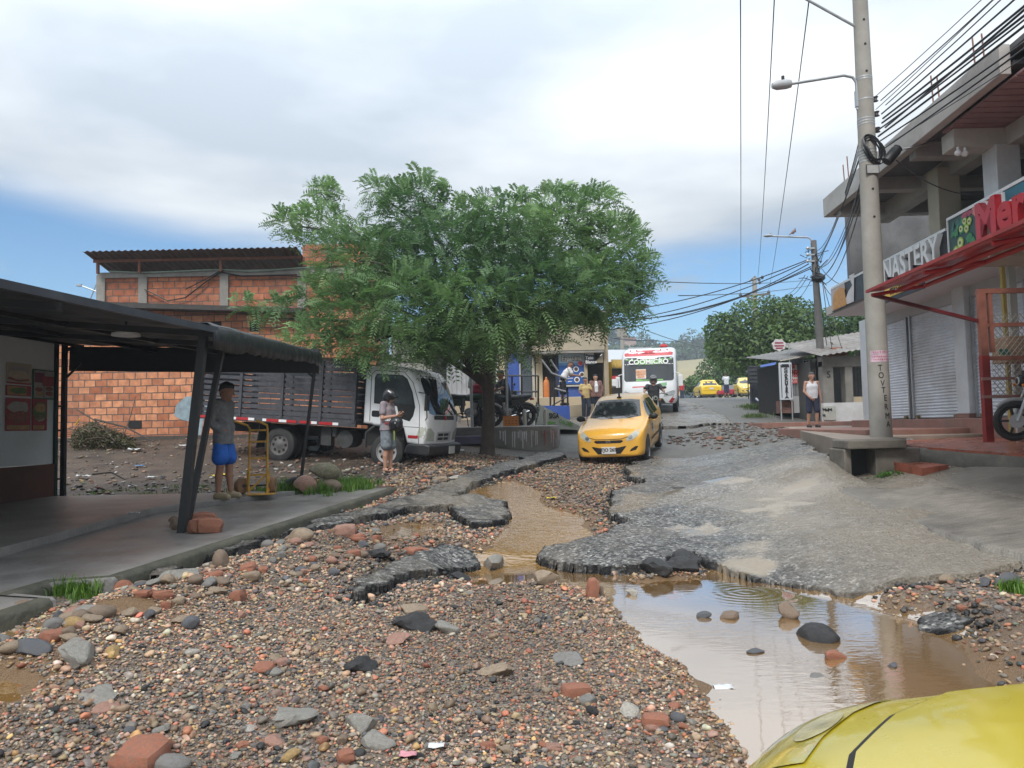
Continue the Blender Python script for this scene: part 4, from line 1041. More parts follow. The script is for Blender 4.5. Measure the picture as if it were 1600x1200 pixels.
def far_car(label,px,Y,hd,**k):
 p=P(px,628,Y);z=top(p.x,p.y)if Y<20 else float(base(p.x,p.y))+.06
 return make_car(label,(p.x,p.y,z),hd,road_pitch(p.x,p.y,hd),st=SEDAN,fine=.3,**k)
far_car('yellow sedan taxi seen from behind at the crest of the street',1105,61,R(86),paint=M('far taxi yellow',(.78,.50,.02),.35,var=.05,coat=.5),rear=True,front=False)
far_car('pale yellow taxi parked nose to us beside the dark tree stall',1167,57,R(-98),paint=M('pale taxi yellow',(.72,.52,.10),.35,var=.05,coat=.5))
far_car('small grey car half hidden at the crest left of the yellow sedan',1083,78,R(-80),paint=M('grey car paint',(.10,.12,.15),.3,coat=.5),name='grey_car',cat='car')
hb=R(-90-13)
c=P(1016,655,28.6);BX,BY=c.x-math.cos(hb)*3.3,c.y-math.sin(hb)*3.3
bz0=float(base(c.x,c.y))+.06;bz1=float(base(BX-math.cos(hb)*2,BY-math.sin(hb)*2))+.06
bus=thing('minibus','white and red minibus with green lettered windscreen coming down the street','bus',(BX,BY,float(base(BX,BY))+.03),hb,pitch=math.atan2(bz1-bz0,5.3)*.9)
BW=M('bus white paint',(.66,.68,.70),.35,var=.06,scale=3,coat=.5,dirt=(.5,.48,.45),dirtamt=.3)
prof=[(-3.3,.42),(3.1,.36),(3.34,.42),(3.42,.62),(3.38,1.0),(3.28,1.22),(3.02,2.12),(2.86,2.36),(2.4,2.50),(1.4,2.56),(-2.8,2.56),(-3.25,2.44),(-3.36,2.1),(-3.38,.6)]
body=obj('body',rprism(prof,1.03,.20,.10,2.0),BW,bus,smooth=True,angle=40);fix_normals(body);bvb=bvh(body)
D=lambda nm,poly,view,mat,off=.006,par=bus,step=.15:obj(nm,decal(bvb,poly,off=off,step=step,**view),mat,par,smooth='all')
ws=D('windscreen',rrect(-.93,1.26,.93,2.16,.10,4),FRONT,GLASSB)
D('red_band',[(-.97,2.22),(.97,2.22),(.90,2.34),(.5,2.42),(-.5,2.42),(-.90,2.34)],FRONT,M('pale red band',(.55,.10,.11),.4),.008)
D('destination_light',rrect(-.25,2.32,.25,2.44,.02),FRONT,REDP,.03)
GRN=M('lime vinyl',(.20,.48,.12),.4)
D('green_banner',[(-.55,1.93),(-.45,1.88),(.45,1.88),(.6,1.95),(.5,2.08),(-.35,2.07)],FRONT,GRN,.012)
D('banner_stripe',[(-.90,1.90),(.90,1.88),(.90,1.905),(-.90,1.925)],FRONT,TXTW,.012)
D('banner_stripe',[(-.86,2.08),(-.4,2.05),(-.4,2.075),(-.86,2.11)],FRONT,GRN,.012)
D('banner_stripe',[(.45,2.07),(.86,2.05),(.86,2.075),(.45,2.10)],FRONT,GRN,.012)
h_=bvb.ray_cast(V((6,0,1.98)),V((-1,0,0)),12)[0];h2=bvb.ray_cast(V((6,0,1.7)),V((-1,0,0)),12)[0]
up_=(h_-h2).normalized()
text('windscreen_lettering','COOMICRO',.25,TXTW,h_+V((.045,0,.0)),(0,1,0),up_,ws,.01,.008,spacing=1.05,squash=1.05)
D('poster',rrect(-.48,1.36,-.10,1.72,.01),FRONT,M('orange notice',(.62,.50,.44),.5),.012)
hp=bvb.ray_cast(V((6,-.29,1.54)),V((-1,0,0)),12)[0]
text('poster_lettering','CENTRO\nBARRIO\nRUTA',.10,M('orange lettering',(.70,.25,.04),.5),hp+V((.03,0,0)),(0,1,0),up_,bus,.003,.003)
D('dash_stripe',[(-.5,1.27),(.0,1.29),(.55,1.27),(.5,1.33),(.0,1.31),(-.45,1.34)],FRONT,GRN,.012)
D('bonnet_stripe',[(-.62,1.02),(.0,1.04),(.0,1.09),(-.62,1.07)],FRONT,REDP,.006)
D('green_emblem',[(.32,1.03),(.66,1.08),(.66,1.2),(.36,1.17)],FRONT,M('emblem green',(.08,.25,.10),.4),.006)
for s_ in(1,-1):
 hl=D('headlight',[(s_*a,b)for a,b in[(.52,.66),(.92,.70),(.96,.86),(.9,.90),(.58,.80)][::s_]],FRONT,M('clear lamp',(.30,.32,.33),.1,coat=.8,var=.4,scale=20),.01)
 D('red_corner',[(s_*a,b)for a,b in[(.66,.40),(.97,.44),(.99,.68),(.88,.68)][::s_]],FRONT,REDP,.008)
 mb=MB();mb.bar((3.1,s_*1.0,1.55),(3.25,s_*1.16,1.5),.03,.03);mb.box((3.26,s_*1.17,1.25),(.10,.16,.42));mm=obj('wing_mirror',mb,BW,bus,bevel=.04)
 sd=SIDE_L if s_>0 else SIDE_R
 for x0,x1 in((2.55,1.7),(1.6,.7),(.6,-.3),(-.4,-1.3),(-1.4,-2.3)):
  D('side_window',rrect(x1,1.42,x0,2.22,.06),sd,GLASS)
 D('side_stripe',[(3.0,.5),(2.2,1.1),(2.0,1.3),(1.75,1.3),(2.2,.5)],sd,REDP)
 D('side_stripe',[(1.5,.5),(-2.8,.5),(-2.8,.85),(.8,.85),(.4,1.2),(.1,1.2)],sd,REDP)
 for xw in(2.1,-1.9):
  D('wheel_arch',circ(xw,.42,.46,20),sd,PLASTIC,.004);wheel(bus,(xw,s_*.93,.38),.38,.2,STEEL,side=s_)
D('bumper_grille',[(-.6,.42),(.6,.42),(.5,.60),(-.5,.60)],FRONT,PLASTIC)
mb=MB();mb.lathe([(.16,0),(.16,.05),(.1,.12),(.01,.13)],(1.9,.55,2.56));obj('roof_vent',mb,REDP,bus,smooth=True)
mb=MB()
for y in(-.7,-.45,.45,.7):mb.ell((2.72,y,2.44),(.05,.03,.03),8,6)
obj('marker_lamp',mb,TAILR,bus)
ht=R(-16)
fw=P(602,733,16.75);tz_=fw.z
truck=thing('lorry','white cab lorry with black slatted cargo bed parked on the muddy lot','truck',(fw.x+.95*-math.sin(ht)*-1*-1,fw.y+.95*math.cos(ht),tz_-.02),ht,pitch=R(4.2))
TW=M('lorry white paint',(.84,.86,.88),.35,var=.05,scale=2,coat=.4,dirt=(.42,.40,.37),dirtamt=.4)
prof=[(-.62,1.0),(-.40,.98),(-.36,.95),(.36,.95),(.46,.62),(.80,.55),(.90,.60),(.94,.98),(.92,1.28),(.78,1.70),(.60,2.10),(.46,2.25),(.2,2.31),(-.5,2.29),(-.62,2.20)]
cab=obj('cab',rprism(prof,.96,.09,.05,.4),TW,truck,smooth=True,angle=38);fix_normals(cab);bvt=bvh(cab)
D=lambda nm,poly,view,mat,off=.006,par=cab,step=.12:obj(nm,decal(bvt,poly,off=off,step=step,**view),mat,par,smooth='all')
DGL=M('lorry side glass',(.06,.075,.08),.06,var=.2,rvar=.02,spec=.9)
for sd in(SIDE_R,SIDE_L):
 D('side_window',[(-.36,1.46),(.20,1.42),(.28,1.16),(.52,1.10),(.60,1.22),(.64,1.42),(.56,1.74),(.42,2.03),(.30,2.11),(-.32,2.12),(-.37,2.04)],sd,PLASTIC,.004)
 D('side_window_pane',[(-.33,1.50),(.58,1.47),(.53,1.72),(.40,2.0),(.29,2.08),(-.30,2.09),(-.34,2.02)],sd,DGL,.009)
 seam(bvt,[(-.44,1.0),(-.45,2.10),(-.36,2.19),(.34,2.18),(.56,1.95),(.74,1.45),(.76,.98),(.76,.60)],.013,sd,'door_gap',cab)
 seam(bvt,[(.40,.98),(.76,.98)],.010,sd,'door_gap',cab)
 D('door_handle',rrect(-.40,1.16,-.20,1.30,.04),sd,PLASTIC)
 D('reflector',rrect(.5,.735,.74,.80,.01),sd,REDP,.008)
 D('headlight',[(.70,.80),(.93,.72),(.96,.98),(.9,1.0),(.76,.98)],sd,LAMPG,.004)
D('windscreen',[(-.84,1.30),(-.7,1.27),(.7,1.27),(.84,1.30),(.80,2.0),(.7,2.13),(-.7,2.13),(-.80,2.0)],FRONT,GLASSB)
D('black_panel',rrect(-.62,1.16,.62,1.255,.03),FRONT,PLASTIC)
mb=MB();mb.lathe([(.05,0),(.05,.02),(.001,.03)],(.985,-.02,1.2),(1,0,0),16);obj('red_badge',mb,REDP,cab)
for y0 in(-.36,-.02):
 for z0 in(.70,.79):D('grille_slot',rrect(y0,z0,y0+.30,z0+.06,.015),FRONT,PLASTIC)
D('grille_rim',rrect(-.44,.66,.44,.89,.03),FRONT,M('pale grille',(.5,.52,.54),.4),.002)
for s_ in(1,-1):D('headlight',[(s_*a,b)for a,b in[(.56,.68),(.90,.70),(.92,.96),(.80,.97),(.58,.86)][::s_]],FRONT,LAMPG,.01)
text('lettering','ISUZU',.10,TXTK,(.975,0,1.06),(0,1,0),(0,0,1),cab,.004)
mb=MB();mb.prism([(.42,.40),(.96,.36),(1.04,.40),(1.05,.60),(.93,.63),(.5,.62)],(0,-1.0,0),(1,0,0),(0,0,1),(0,2.0,0));obj('bumper',mb,M('bumper black',(.02,.021,.024),.5,dirt=(.08,.07,.06),dirtamt=.5),truck,bevel=.04)
mb=MB();mb.box((1.07,.3,.47),(.015,.36,.17));obj('number_plate',mb,PLATE,truck)
for y0,y1 in((.5,.05),(-.1,-.55)):
 mb=MB();mb.bar((.98,y0,1.27),(.90,y1,1.48),.015,.02);obj('wiper',mb,PLASTIC,truck)
for s_ in(1,-1):
 mb=MB();mb.tube([(.70,s_*.95,1.75),(.95,s_*1.12,1.72),(1.0,s_*1.14,1.2),(.9,s_*.97,1.15)],.014,6);mb.box((.98,s_*1.13,1.52),(.05,.17,.34));obj('wing_mirror',mb,PLASTIC,truck,bevel=.02)
mb=MB();mb.box((1.02,.82,1.18),(.05,.14,.14));obj('wing_mirror',mb,TW,truck,bevel=.02)
TG=M('lorry rim',(.40,.40,.40),.5,.3,var=.2,dirt=(.2,.17,.14),dirtamt=.5)
for xw in(0.,-2.72):
 for s_ in(1,-1):wheel(truck,(xw,s_*.84,.40),.40,.23,TG if xw==0 else M('dirty rim',(.12,.115,.11),.6,.2),'truck',s_)
 if xw:[wheel(truck,(xw,s_*.58,.40),.40,.22,TG,'truck',s_)for s_ in(1,-1)]
mb=MB()
for y in(-.36,.36):mb.span((-4.6,y-.05,.62),(.7,y+.05,.84))
mb.cyl((0,-.8,.4),(0,.8,.4),.06);mb.cyl((-2.72,-.7,.4),(-2.72,.7,.4),.08);mb.ell((-2.72,0,.4),(.2,.18,.18))
mb.span((-.62,-.7,.5),(.3,.7,.95))
obj('chassis',mb,M('oily chassis',(.018,.017,.016),.7,var=.4),truck)
mb=MB();mb.cyl((-1.05,-.92,.62),(-1.05,-.45,.62),.20,n=20);mb.box((-1.55,-.8,.66),(.26,.16,.42));mb.cyl((-1.33,-.86,.66),(-1.33,-.86,.86),.07);mb.tube([(-.52,-.95,.50),(-.5,-.97,.80),(-.32,-.97,.95)],.03,8)
obj('fuel_tank',mb,M('dull tank',(.06,.06,.06),.55,.3,var=.4),truck,smooth=True)
mb=MB();mb.prism([(-3.3,.30),(-3.22,.95),(-3.2,.95),(-3.28,.30)],(0,-1.0,0),(1,0,0),(0,0,1),(0,.42,0));mb.prism([(-3.3,.30),(-3.22,.95),(-3.2,.95),(-3.28,.30)],(0,.58,0),(1,0,0),(0,0,1),(0,.42,0));obj('mudguard',mb,RUBBER,truck)
mb=MB();mb.span((-4.85,-1.08,.98),(-.72,1.08,1.06));mb.span((-4.85,-1.09,.90),(-.72,-1.0,1.0));mb.span((-4.85,1.0,.90),(-.72,1.09,1.0));obj('bed_floor',mb,WOODD,truck)
mb=MB();x=-4.8;k=0
segs=[(.30,'r'),(.24,'k'),(.30,'r'),(.16,'w'),(.33,'r'),(.16,'w'),(.22,'k'),(.1,'w'),(.33,'r'),(.2,'w'),(.26,'r'),(.08,'k'),(.3,'r'),(.14,'w'),(.06,'k'),(.34,'r'),(.14,'w')]
for yy in(-1.10,1.10):
 x=-4.8
 for ln,kk in segs:
  if kk!='k':
   mb.cur=0 if kk=='r' else 1;mb.span((x,yy-.004,.925),(x+ln,yy+.004,.985))
  x+=ln
obj('reflective_tape',mb,[REDP,TXTW],truck)
for yy in(-1.06,1.06):
 mb=MB()
 for k,z in enumerate(np.linspace(1.13,2.30,10)):mb.span((-4.82,yy-.018,z-(.048 if k<5 else.04)),(-.75,yy+.018,z+(.048 if k<5 else.04)))
 for x in(-4.80,-3.72,-2.62,-1.62,-.78):mb.span((x-.035,yy-.05,1.0),(x+.035,yy+.05,2.36))
 mb.span((-4.84,yy-.03,2.345),(-.74,yy+.03,2.40))
 obj('bed_side',mb,WOODD,truck)
mb=MB()
for k,z in enumerate(np.linspace(1.13,2.30,9)):mb.span((-.80,-1.04,z-.055),(-.76,1.04,z+.055))
for y in(-.6,0,.6):mb.span((-.82,y-.03,1.0),(-.74,y+.03,2.42))
obj('bed_front',mb,WOODD,truck)
mb=MB()
for k,z in enumerate(np.linspace(1.13,2.30,9)):mb.span((-4.86,-1.0,z-.045),(-4.83,1.0,z+.045))
for y in(-.98,0,.98):mb.span((-4.88,y-.03,1.0),(-4.82,y+.03,2.4))
obj('tailgate',mb,WOODD,truck)
PLANKW=M('bleached boards',(.45,.40,.33),.8,var=.3,scale=5)
for i,(x0,x1,y,z,lab)in enumerate(((-1.05,.25,-.55,2.47,'pale board lying across the front of the lorry bed, nearer one'),(-.35,.55,.1,2.47,'pale board lying over the lorry cab roof, farther one'),(-2.0,-.9,-.9,2.43,'reddish board lying along the top rail of the lorry bed'))):
 m_=MB();m_.box(((x0+x1)/2,y,z),(x1-x0,.22,.035));m_.xf(MW[truck.name]);tag(obj('timber_board',m_,PLANKW if i<2 else M('reddish board',(.25,.12,.08),.8),bevel=.004),lab,'board')
def motorbike(label,loc,rz,paint,group=None,roll=0.,fine=True):
 t=thing('motorbike',label,'motorbike',loc,rz,roll=roll,group=group)
 n=28 if fine else 14
 for x,nm in((.64,'f'),(-.62,'r')):
  mb=MB();mb.tube([(x+.265*math.cos(a),0,.30+.265*math.sin(a))for a in np.linspace(0,2*math.pi,n+1)],.045,8,False);w=obj('wheel',mb,RUBBER,t,smooth=True)
  mb=MB();mb.tube([(x+.205*math.cos(a),0,.30+.205*math.sin(a))for a in np.linspace(0,2*math.pi,n+1)],.017,6,False)
  for a in np.linspace(0,2*math.pi,5,False):mb.bar((x,0,.30),(x+.2*math.cos(a),0,.30+.2*math.sin(a)),.03,.03,(0,1,0))
  mb.cyl((x,-.05,.30),(x,.05,.30),.055);obj('rim',mb,PLASTIC,w)
  if x>0:mb=MB();mb.lathe([(.11,-.004),(.11,.004),(.03,.004)],(x,.06,.30),(0,1,0),20);obj('brake_disc',mb,STEEL,w)
 mb=MB()
 for y in(-.075,.075):mb.tube([(.64,y,.30),(.53,y,.62)],.026,8);mb.tube([(.55,y,.56),(.40,y,.95)],.018,8)
 obj('fork',mb,STEEL,t,smooth=True)
 mb=MB();mb.tube([(.64+.325*math.cos(a),0,.30+.325*math.sin(a))for a in np.linspace(R(40),R(150),10)],.03,8);obj('mudguard',mb,M('grey mudguard',(.28,.28,.29),.35),t,smooth=True)
 mb=MB();mb.tube([(-.62+.34*math.cos(a),0,.30+.34*math.sin(a))for a in np.linspace(R(60),R(170),9)],.055,8);obj('mudguard',mb,PLASTIC,t,smooth=True)
 mb=MB();mb.tube([(.42,0,.85),(.2,0,.45),(-.2,0,.35),(-.3,0,.7),(.38,0,.80)],.022,8);mb.tube([(-.2,.08,.38),(-.62,.09,.30)],.02,6);mb.tube([(-.2,-.08,.38),(-.62,-.09,.30)],.02,6);mb.tube([(-.3,.1,.72),(-.60,.1,.34)],.028,8);mb.tube([(-.3,-.1,.72),(-.60,-.1,.34)],.028,8);obj('frame',mb,BLACK,t)
 mb=MB();mb.ell((.05,0,.40),(.19,.13,.14));mb.cyl((.10,0,.45),(.16,0,.66),.085);mb.lathe([(.09,-.16),(.1,-.13),(.1,.13),(.09,.16)],(.0,0,.36),(0,1,0),16);obj('engine',mb,M('engine casting',(.22,.22,.22),.4,.5,var=.3,scale=20),t,smooth=True)
 v_,q_=sdf_mesh([(V((.34,0,.84)),V((-.02,0,.80)),.125,.10),(V((.30,.07,.82)),V((.02,.05,.80)),.09,.07),(V((.30,-.07,.82)),V((.02,-.05,.80)),.09,.07)],.02,.05)
 link('fuel_tank',mesh_np('fuel_tank',v_,q_),paint,t,smooth='all')
 v_,q_=sdf_mesh([(V((-.05,0,.80)),V((-.42,0,.80)),.085,.10),(V((-.42,0,.82)),V((-.74,0,.86)),.09,.06)],.02,.04)
 link('seat',mesh_np('seat',v_,q_),PLASTIC,t,smooth='all')
 mb=MB()
 for y in(-.1,.1):mb.prism([(-.1,.58),(-.34,.58),(-.74,.80),(-.4,.76),(-.12,.74)],(0,y-.02,0),(1,0,0),(0,0,1),(0,.04,0));mb.prism([(.46,.56),(.28,.52),(.22,.70),(.40,.80)],(0,y*1.3-.015,0),(1,0,0),(0,0,1),(0,.03,0))
 obj('side_panel',mb,paint,t,bevel=.01)
 mb=MB();mb.tube([(.30,.36,1.02),(.36,.20,1.06),(.42,0,.98),(.36,-.20,1.06),(.30,-.36,1.02)],.013,8);mb.tube([(.29,.34,1.02),(.26,.40,1.01)],.022,8);mb.tube([(.29,-.34,1.02),(.26,-.40,1.01)],.022,8);obj('handlebar',mb,PLASTIC,t,smooth=True)
 mb=MB();mb.ell((.54,0,.90),(.09,.085,.09));mb.box((.46,0,1.0),(.1,.16,.1));hl=obj('headlight',mb,PLASTIC,t,smooth=True)
 mb=MB();mb.lathe([(.062,0),(.058,.012),(.001,.022)],(.60,0,.90),(1,0,0),16);obj('lens',mb,LAMPG,hl,smooth=True)
 for y in(-.07,.07):
  mb=MB();mb.ell((.58,y*2,.84),(.03,.03,.025),8,6);obj('indicator',mb,M('amber lens',(.5,.16,.01),.3),t)
 for y in(.26,-.26):
  mb=MB();mb.tube([(.36,y*.8,1.06),(.34,y,1.20)],.008,6);mb.ell((.34,y*1.15,1.24),(.02,.07,.045),10,6);obj('mirror',mb,PLASTIC,t,smooth=True)
 mb=MB();mb.tube([(.12,-.14,.38),(-.1,-.16,.26),(-.40,-.17,.30),(-.86,-.17,.42)],[.022,.025,.05,.055],10);obj('exhaust',mb,CHROME,t,smooth=True)
 mb=MB();mb.tube([(-.05,.12,.30),(.0,.24,.02)],.012,6);mb.tube([(-.1,-.25,.28),(-.1,.25,.28)],.016,6);obj('side_stand',mb,BLACK,t)
 mb=MB();mb.box((-.82,0,.78),(.06,.16,.07));obj('tail_light',mb,TAILR,t,bevel=.01)
 return t
SK1=M('brown skin',(.30,.15,.095),.55,var=.08,scale=9)
SK2=M('light brown skin',(.44,.235,.16),.5,var=.08,scale=9)
SK3=M('tan skin',(.30,.155,.10),.5,var=.08,scale=9)
HAIR=M('black hair',(.010,.008,.007),.5,var=.4,scale=40,bump=.4,bscale=90)
HAIRG=M('greying hair',(.05,.045,.042),.55,var=.4,scale=40,bump=.4,bscale=90)
J0=dict(hipL=(0,.085,.90),hipR=(0,-.085,.90),kneeL=(.01,.095,.48),kneeR=(.01,-.095,.48),ankL=(-.02,.10,.085),ankR=(-.02,-.10,.085),toeL=(.15,.115,.03),toeR=(.15,-.115,.03),pel=(0,0,.93),waist=(.0,0,1.06),chest=(0,0,1.26),neck=(-.01,0,1.43),shL=(-.01,.175,1.385),shR=(-.01,-.175,1.385),elL=(-.03,.225,1.11),elR=(-.03,-.225,1.11),wrL=(.03,.215,.87),wrR=(.03,-.215,.87))
def frame_from(d,hint):
 d=d.normalized();n=hint-d*hint.dot(d)
 if n.length<1e-3:n=d.orthogonal()
 n.normalize();return d,n,d.cross(n)
def hand_prims(w,d,palm_n,thumb_side,s,curl=.35):
 0
 d,n,t=frame_from(V(d),V(palm_n))
 if t.dot(V(thumb_side))<0:t=-t
 pr=[]
 k=w+d*.075*s
 for o in(-.026,-.009,.009,.026):pr.append((w+d*.01*s+t*o*.6*s,k+t*o*s,.016*s,.0125*s,.012))
 for o,l,r in((.030,.070,.0090),(.010,.080,.0092),(-.010,.074,.009),(-.029,.058,.0082)):
  a=k+t*o*s;p=a;ang=0
  for f,sg in((.45,0),(.30,1),(.25,2)):
   ang+=curl*(.6 if sg==0 else.9)
   q=p+(d*math.cos(ang)+n*math.sin(ang))*l*f*s
   pr.append((p,q,r*s,r*.92*s,.004));p=q
 p=w+d*.022*s+t*.026*s;q=p+(d*.60+t*.62+n*.35).normalized()*.040*s;r_=q+(d*.85+t*.2+n*.45).normalized()*.032*s
 pr+=[(p,q,.0125*s,.0105*s,.008),(q,r_,.0102*s,.0088*s,.004)]
 return pr
def person(label,loc,rz,h=1.7,pose=None,head=(0,0),skin=SK1,build=1.,res=.009,hair=('short',HAIR),top=None,bottom=None,shoes=None,hands=None,face=True,group=None,bag=None,helmet=None,soft=1.):
 0
 s=h/1.70;J={k:V(v)*s for k,v in J0.items()}
 for k,v in(pose or{}).items():J[k]=V(v)*s
 t=thing('person',label,'person',loc,rz,group=group)
 b=build
 yaw,pit=head
 Hm=Matrix.Rotation(yaw,3,'Z')@Matrix.Rotation(pit,3,'Y')
 hc=J['neck']+V((0,0,.055*s))+Hm@V((.025,0,.085))*s
 H=lambda x,y,z:hc+Hm@V((x,y,z))*s
 torso=[(J['hipL'],J['hipR'],.095*b*s,.095*b*s,.05),(J['hipL']*.55+J['hipR']*.45,J['waist']+V((0,.04*s,0)),.10*b*s,.105*b*s),(J['hipR']*.55+J['hipL']*.45,J['waist']-V((0,.04*s,0)),.10*b*s,.105*b*s),(J['waist']+(J['shL']-J['neck'])*.25,J['chest']+(J['shL']-J['neck'])*.38,.10*b*s,.105*b*s),(J['waist']+(J['shR']-J['neck'])*.25,J['chest']+(J['shR']-J['neck'])*.38,.10*b*s,.105*b*s),(J['neck']-V((0,0,.06*s)),J['shL'],.062*s,.052*s,.04),(J['neck']-V((0,0,.06*s)),J['shR'],.062*s,.052*s,.04),(J['chest'],J['neck']-V((0,0,.05*s)),.10*b*s,.07*s)]
 nk=[(J['neck']-V((0,0,.05*s)),H(-.02,0,-.07),.054*s,.05*s)]
 hd=[(H(-.022,0,.045),H(.02,0,.045),.083*s,.080*s,.03),(H(.03,0,.0),H(.052,0,-.075),.066*s,.040*s,.04),(H(-.03,0,0),H(-.02,0,-.03),.074*s,.055*s,.03)]
 if face:hd+=[(H(.098,0,.012),H(.118,0,-.022),.010*s,.014*s,.012),(H(.084,-.012,-.06),H(.084,.012,-.06),.012*s,.012*s,.01),(H(.07,-.038,.030),H(.07,.038,.030),.022*s,.022*s,.015),(H(-.01,.085,.005),H(-.014,.083,-.03),.014*s,.010*s,.006),(H(-.01,-.085,.005),H(-.014,-.083,-.03),.014*s,.010*s,.006)]
 limbs=[]
 for q in 'LR':
  k_=.012
  limbs+=[(J['sh'+q],J['el'+q],.050*s*(b*.5+.5),.038*s,k_),(J['el'+q],J['wr'+q],.039*s*(b*.4+.6),.025*s,k_)]
  limbs+=[(J['hip'+q],J['knee'+q],.085*b*s,.054*s,k_),(J['knee'+q]+V((-.0,0,0)),J['knee'+q].lerp(J['ank'+q],.38)+V((-.012*s,0,0)),.052*s,.053*s,k_),(J['knee'+q].lerp(J['ank'+q],.38)+V((-.012*s,0,0)),J['ank'+q],.053*s,.034*s,k_)]
  limbs+=[(J['ank'+q]-V((.02*s,0,.035*s)),J['toe'+q],.036*s,.027*s,.015)]
  dd=(J['wr'+q]-J['el'+q]);hp=(hands or{}).get(q,{})
  limbs+=hand_prims(J['wr'+q],hp.get('d',dd),hp.get('n',(0,-1 if q=='L' else 1,0)),hp.get('t',(1,0,0)),s*1.02,hp.get('curl',.3))
 blob('body',torso+nk+hd+limbs,skin,t,res*soft,.03)
 if face:
  mb=MB()
  for y in(-.032,.032):mb.ell(H(.088,y,.010),(.008*s,.013*s,.007*s),10,6)
  obj('eyes',mb,M('dark eyes',(.02,.015,.012),.2),t,smooth=True)
 cr=max(res,.012)*soft
 if top:
  kind,mt=top;g={'hoodie':.024,'tee':.016,'vest':.012,'jacket':.034}[kind]
  zc=J['pel'].z-{'hoodie':.13,'tee':.07,'vest':.03,'jacket':.12}[kind]*s
  bot=J['pel']-V((0,0,{'hoodie':.14,'tee':.09,'vest':.06,'jacket':.13}[kind]*s))
  gr=lambda r:r+g*s
  hw={'hoodie':.08,'jacket':.08,'tee':.065,'vest':.05}[kind];pr=[(bot+V((0,hw*s*b,0)),J['waist']+V((0,.05*s,0)),gr(.105*b*s),gr(.103*b*s)),(bot-V((0,hw*s*b,0)),J['waist']-V((0,.05*s,0)),gr(.105*b*s),gr(.103*b*s)),(J['waist']+(J['shL']-J['neck'])*.25,J['chest']+(J['shL']-J['neck'])*.38,gr(.100*b*s),gr(.104*b*s)),(J['waist']+(J['shR']-J['neck'])*.25,J['chest']+(J['shR']-J['neck'])*.38,gr(.100*b*s),gr(.104*b*s)),(J['chest'],J['neck']-V((0,0,.075*s)),gr(.10*b*s),gr(.055*s)),*[(J['neck']-V((0,0,.065*s)),J['neck'].lerp(J[k_],.7 if kind=='vest' else 1)-V((0,0,.02*s if kind=='vest' else 0)),gr(.055*s),gr(.045*s))for k_ in('shL','shR')]]
  for q in 'LR':
   if kind in('hoodie','jacket'):
    e_=J['el'+q];w_=J['wr'+q]
    pr+=[(J['sh'+q],e_,gr(.048*s),gr(.036*s),.02),(e_,e_.lerp(w_,.55),gr(.037*s),gr(.036*s),.02),(e_.lerp(w_,.5),e_.lerp(w_,.95),gr(.034*s),gr(.018*s),.02)]
   elif kind=='vest':pass
   elif kind=='tee':pr+=[(J['sh'+q],J['sh'+q].lerp(J['el'+q],.62),gr(.050*s),gr(.052*s),.02)]
  if kind=='hoodie':pr+=[(J['neck']+V((-.06,.07,-.02))*1.0,J['neck']+V((-.06,-.07,-.02)),.045*s,.045*s),(J['neck']+V((.03,.08,-.03)),J['neck']+V((-.07,.06,.0)),.035*s,.045*s),(J['neck']+V((.03,-.08,-.03)),J['neck']+V((-.07,-.06,.0)),.035*s,.045*s)]
  blob({'hoodie':'hooded_sweatshirt','tee':'shirt','vest':'sleeveless_top','jacket':'jacket'}[kind],pr,mt,t,cr,.035)
  me=t.children[-1].data if 0 else[c for c in t.children if c.name.startswith(('hooded','shirt','sleeveless','jacket'))][-1].data
  co=np.zeros(len(me.vertices)*3,np.float32);me.vertices.foreach_get('co',co);co=co.reshape(-1,3);co[:,2]=np.maximum(co[:,2],zc+.006*np.sin(co[:,0]*60)*np.cos(co[:,1]*47));me.vertices.foreach_set('co',co.ravel());me.update()
 if bottom:
  fr,mt,fl=bottom;pr=[(J['hipL']+V((0,0,.05*s)),J['hipR']+V((0,0,.05*s)),(.098*b)*s,(.098*b)*s,.012),(J['hipL'],J['hipR'],.104*b*s,.104*b*s,.012)]
  for q in 'LR':
   hp,kn,an=J['hip'+q],J['knee'+q],J['ank'+q]
   if fr<=.5:pr+=[(hp,hp.lerp(kn,fr*2),.098*b*s,(.085+fl)*s,.012)]
   else:pr+=[(hp,kn,.10*b*s,(.062+fl)*s,.02),(kn,kn.lerp(an,(fr-.5)*2),(.062+fl)*s,(.052+fl)*s,.02)]
  blob('shorts' if fr<.75 else 'trousers',pr,mt,t,cr,.03)
 if shoes:
  kind,mt=shoes
  for q in 'LR':
   a,to=J['ank'+q],J['toe'+q]
   if kind=='shoe':pr=[(a+V((-.03,0,-.045))*s,to+V((.015,0,.008))*s,.045*s,.040*s),(a+V((-.01,0,-.02))*s,a.lerp(to,.6),.042*s,.036*s),(a+V((-.045,0,-.062))*s,to+V((.02,0,-.012))*s,.03*s,.03*s)]
   else:pr=[(a+V((-.05,0,-.078))*s,to+V((.03,0,-.026))*s,.020*s,.026*s),(a.lerp(to,.55)+V((0,-.035,-.0))*s,a.lerp(to,.8)+V((0,0,.026))*s,.012*s,.014*s),(a.lerp(to,.55)+V((0,.035,-.0))*s,a.lerp(to,.8)+V((0,0,.026))*s,.012*s,.014*s)]
   blob('shoe' if kind=='shoe' else 'sandal',pr,mt,t,max(res,.01)*soft,.02)
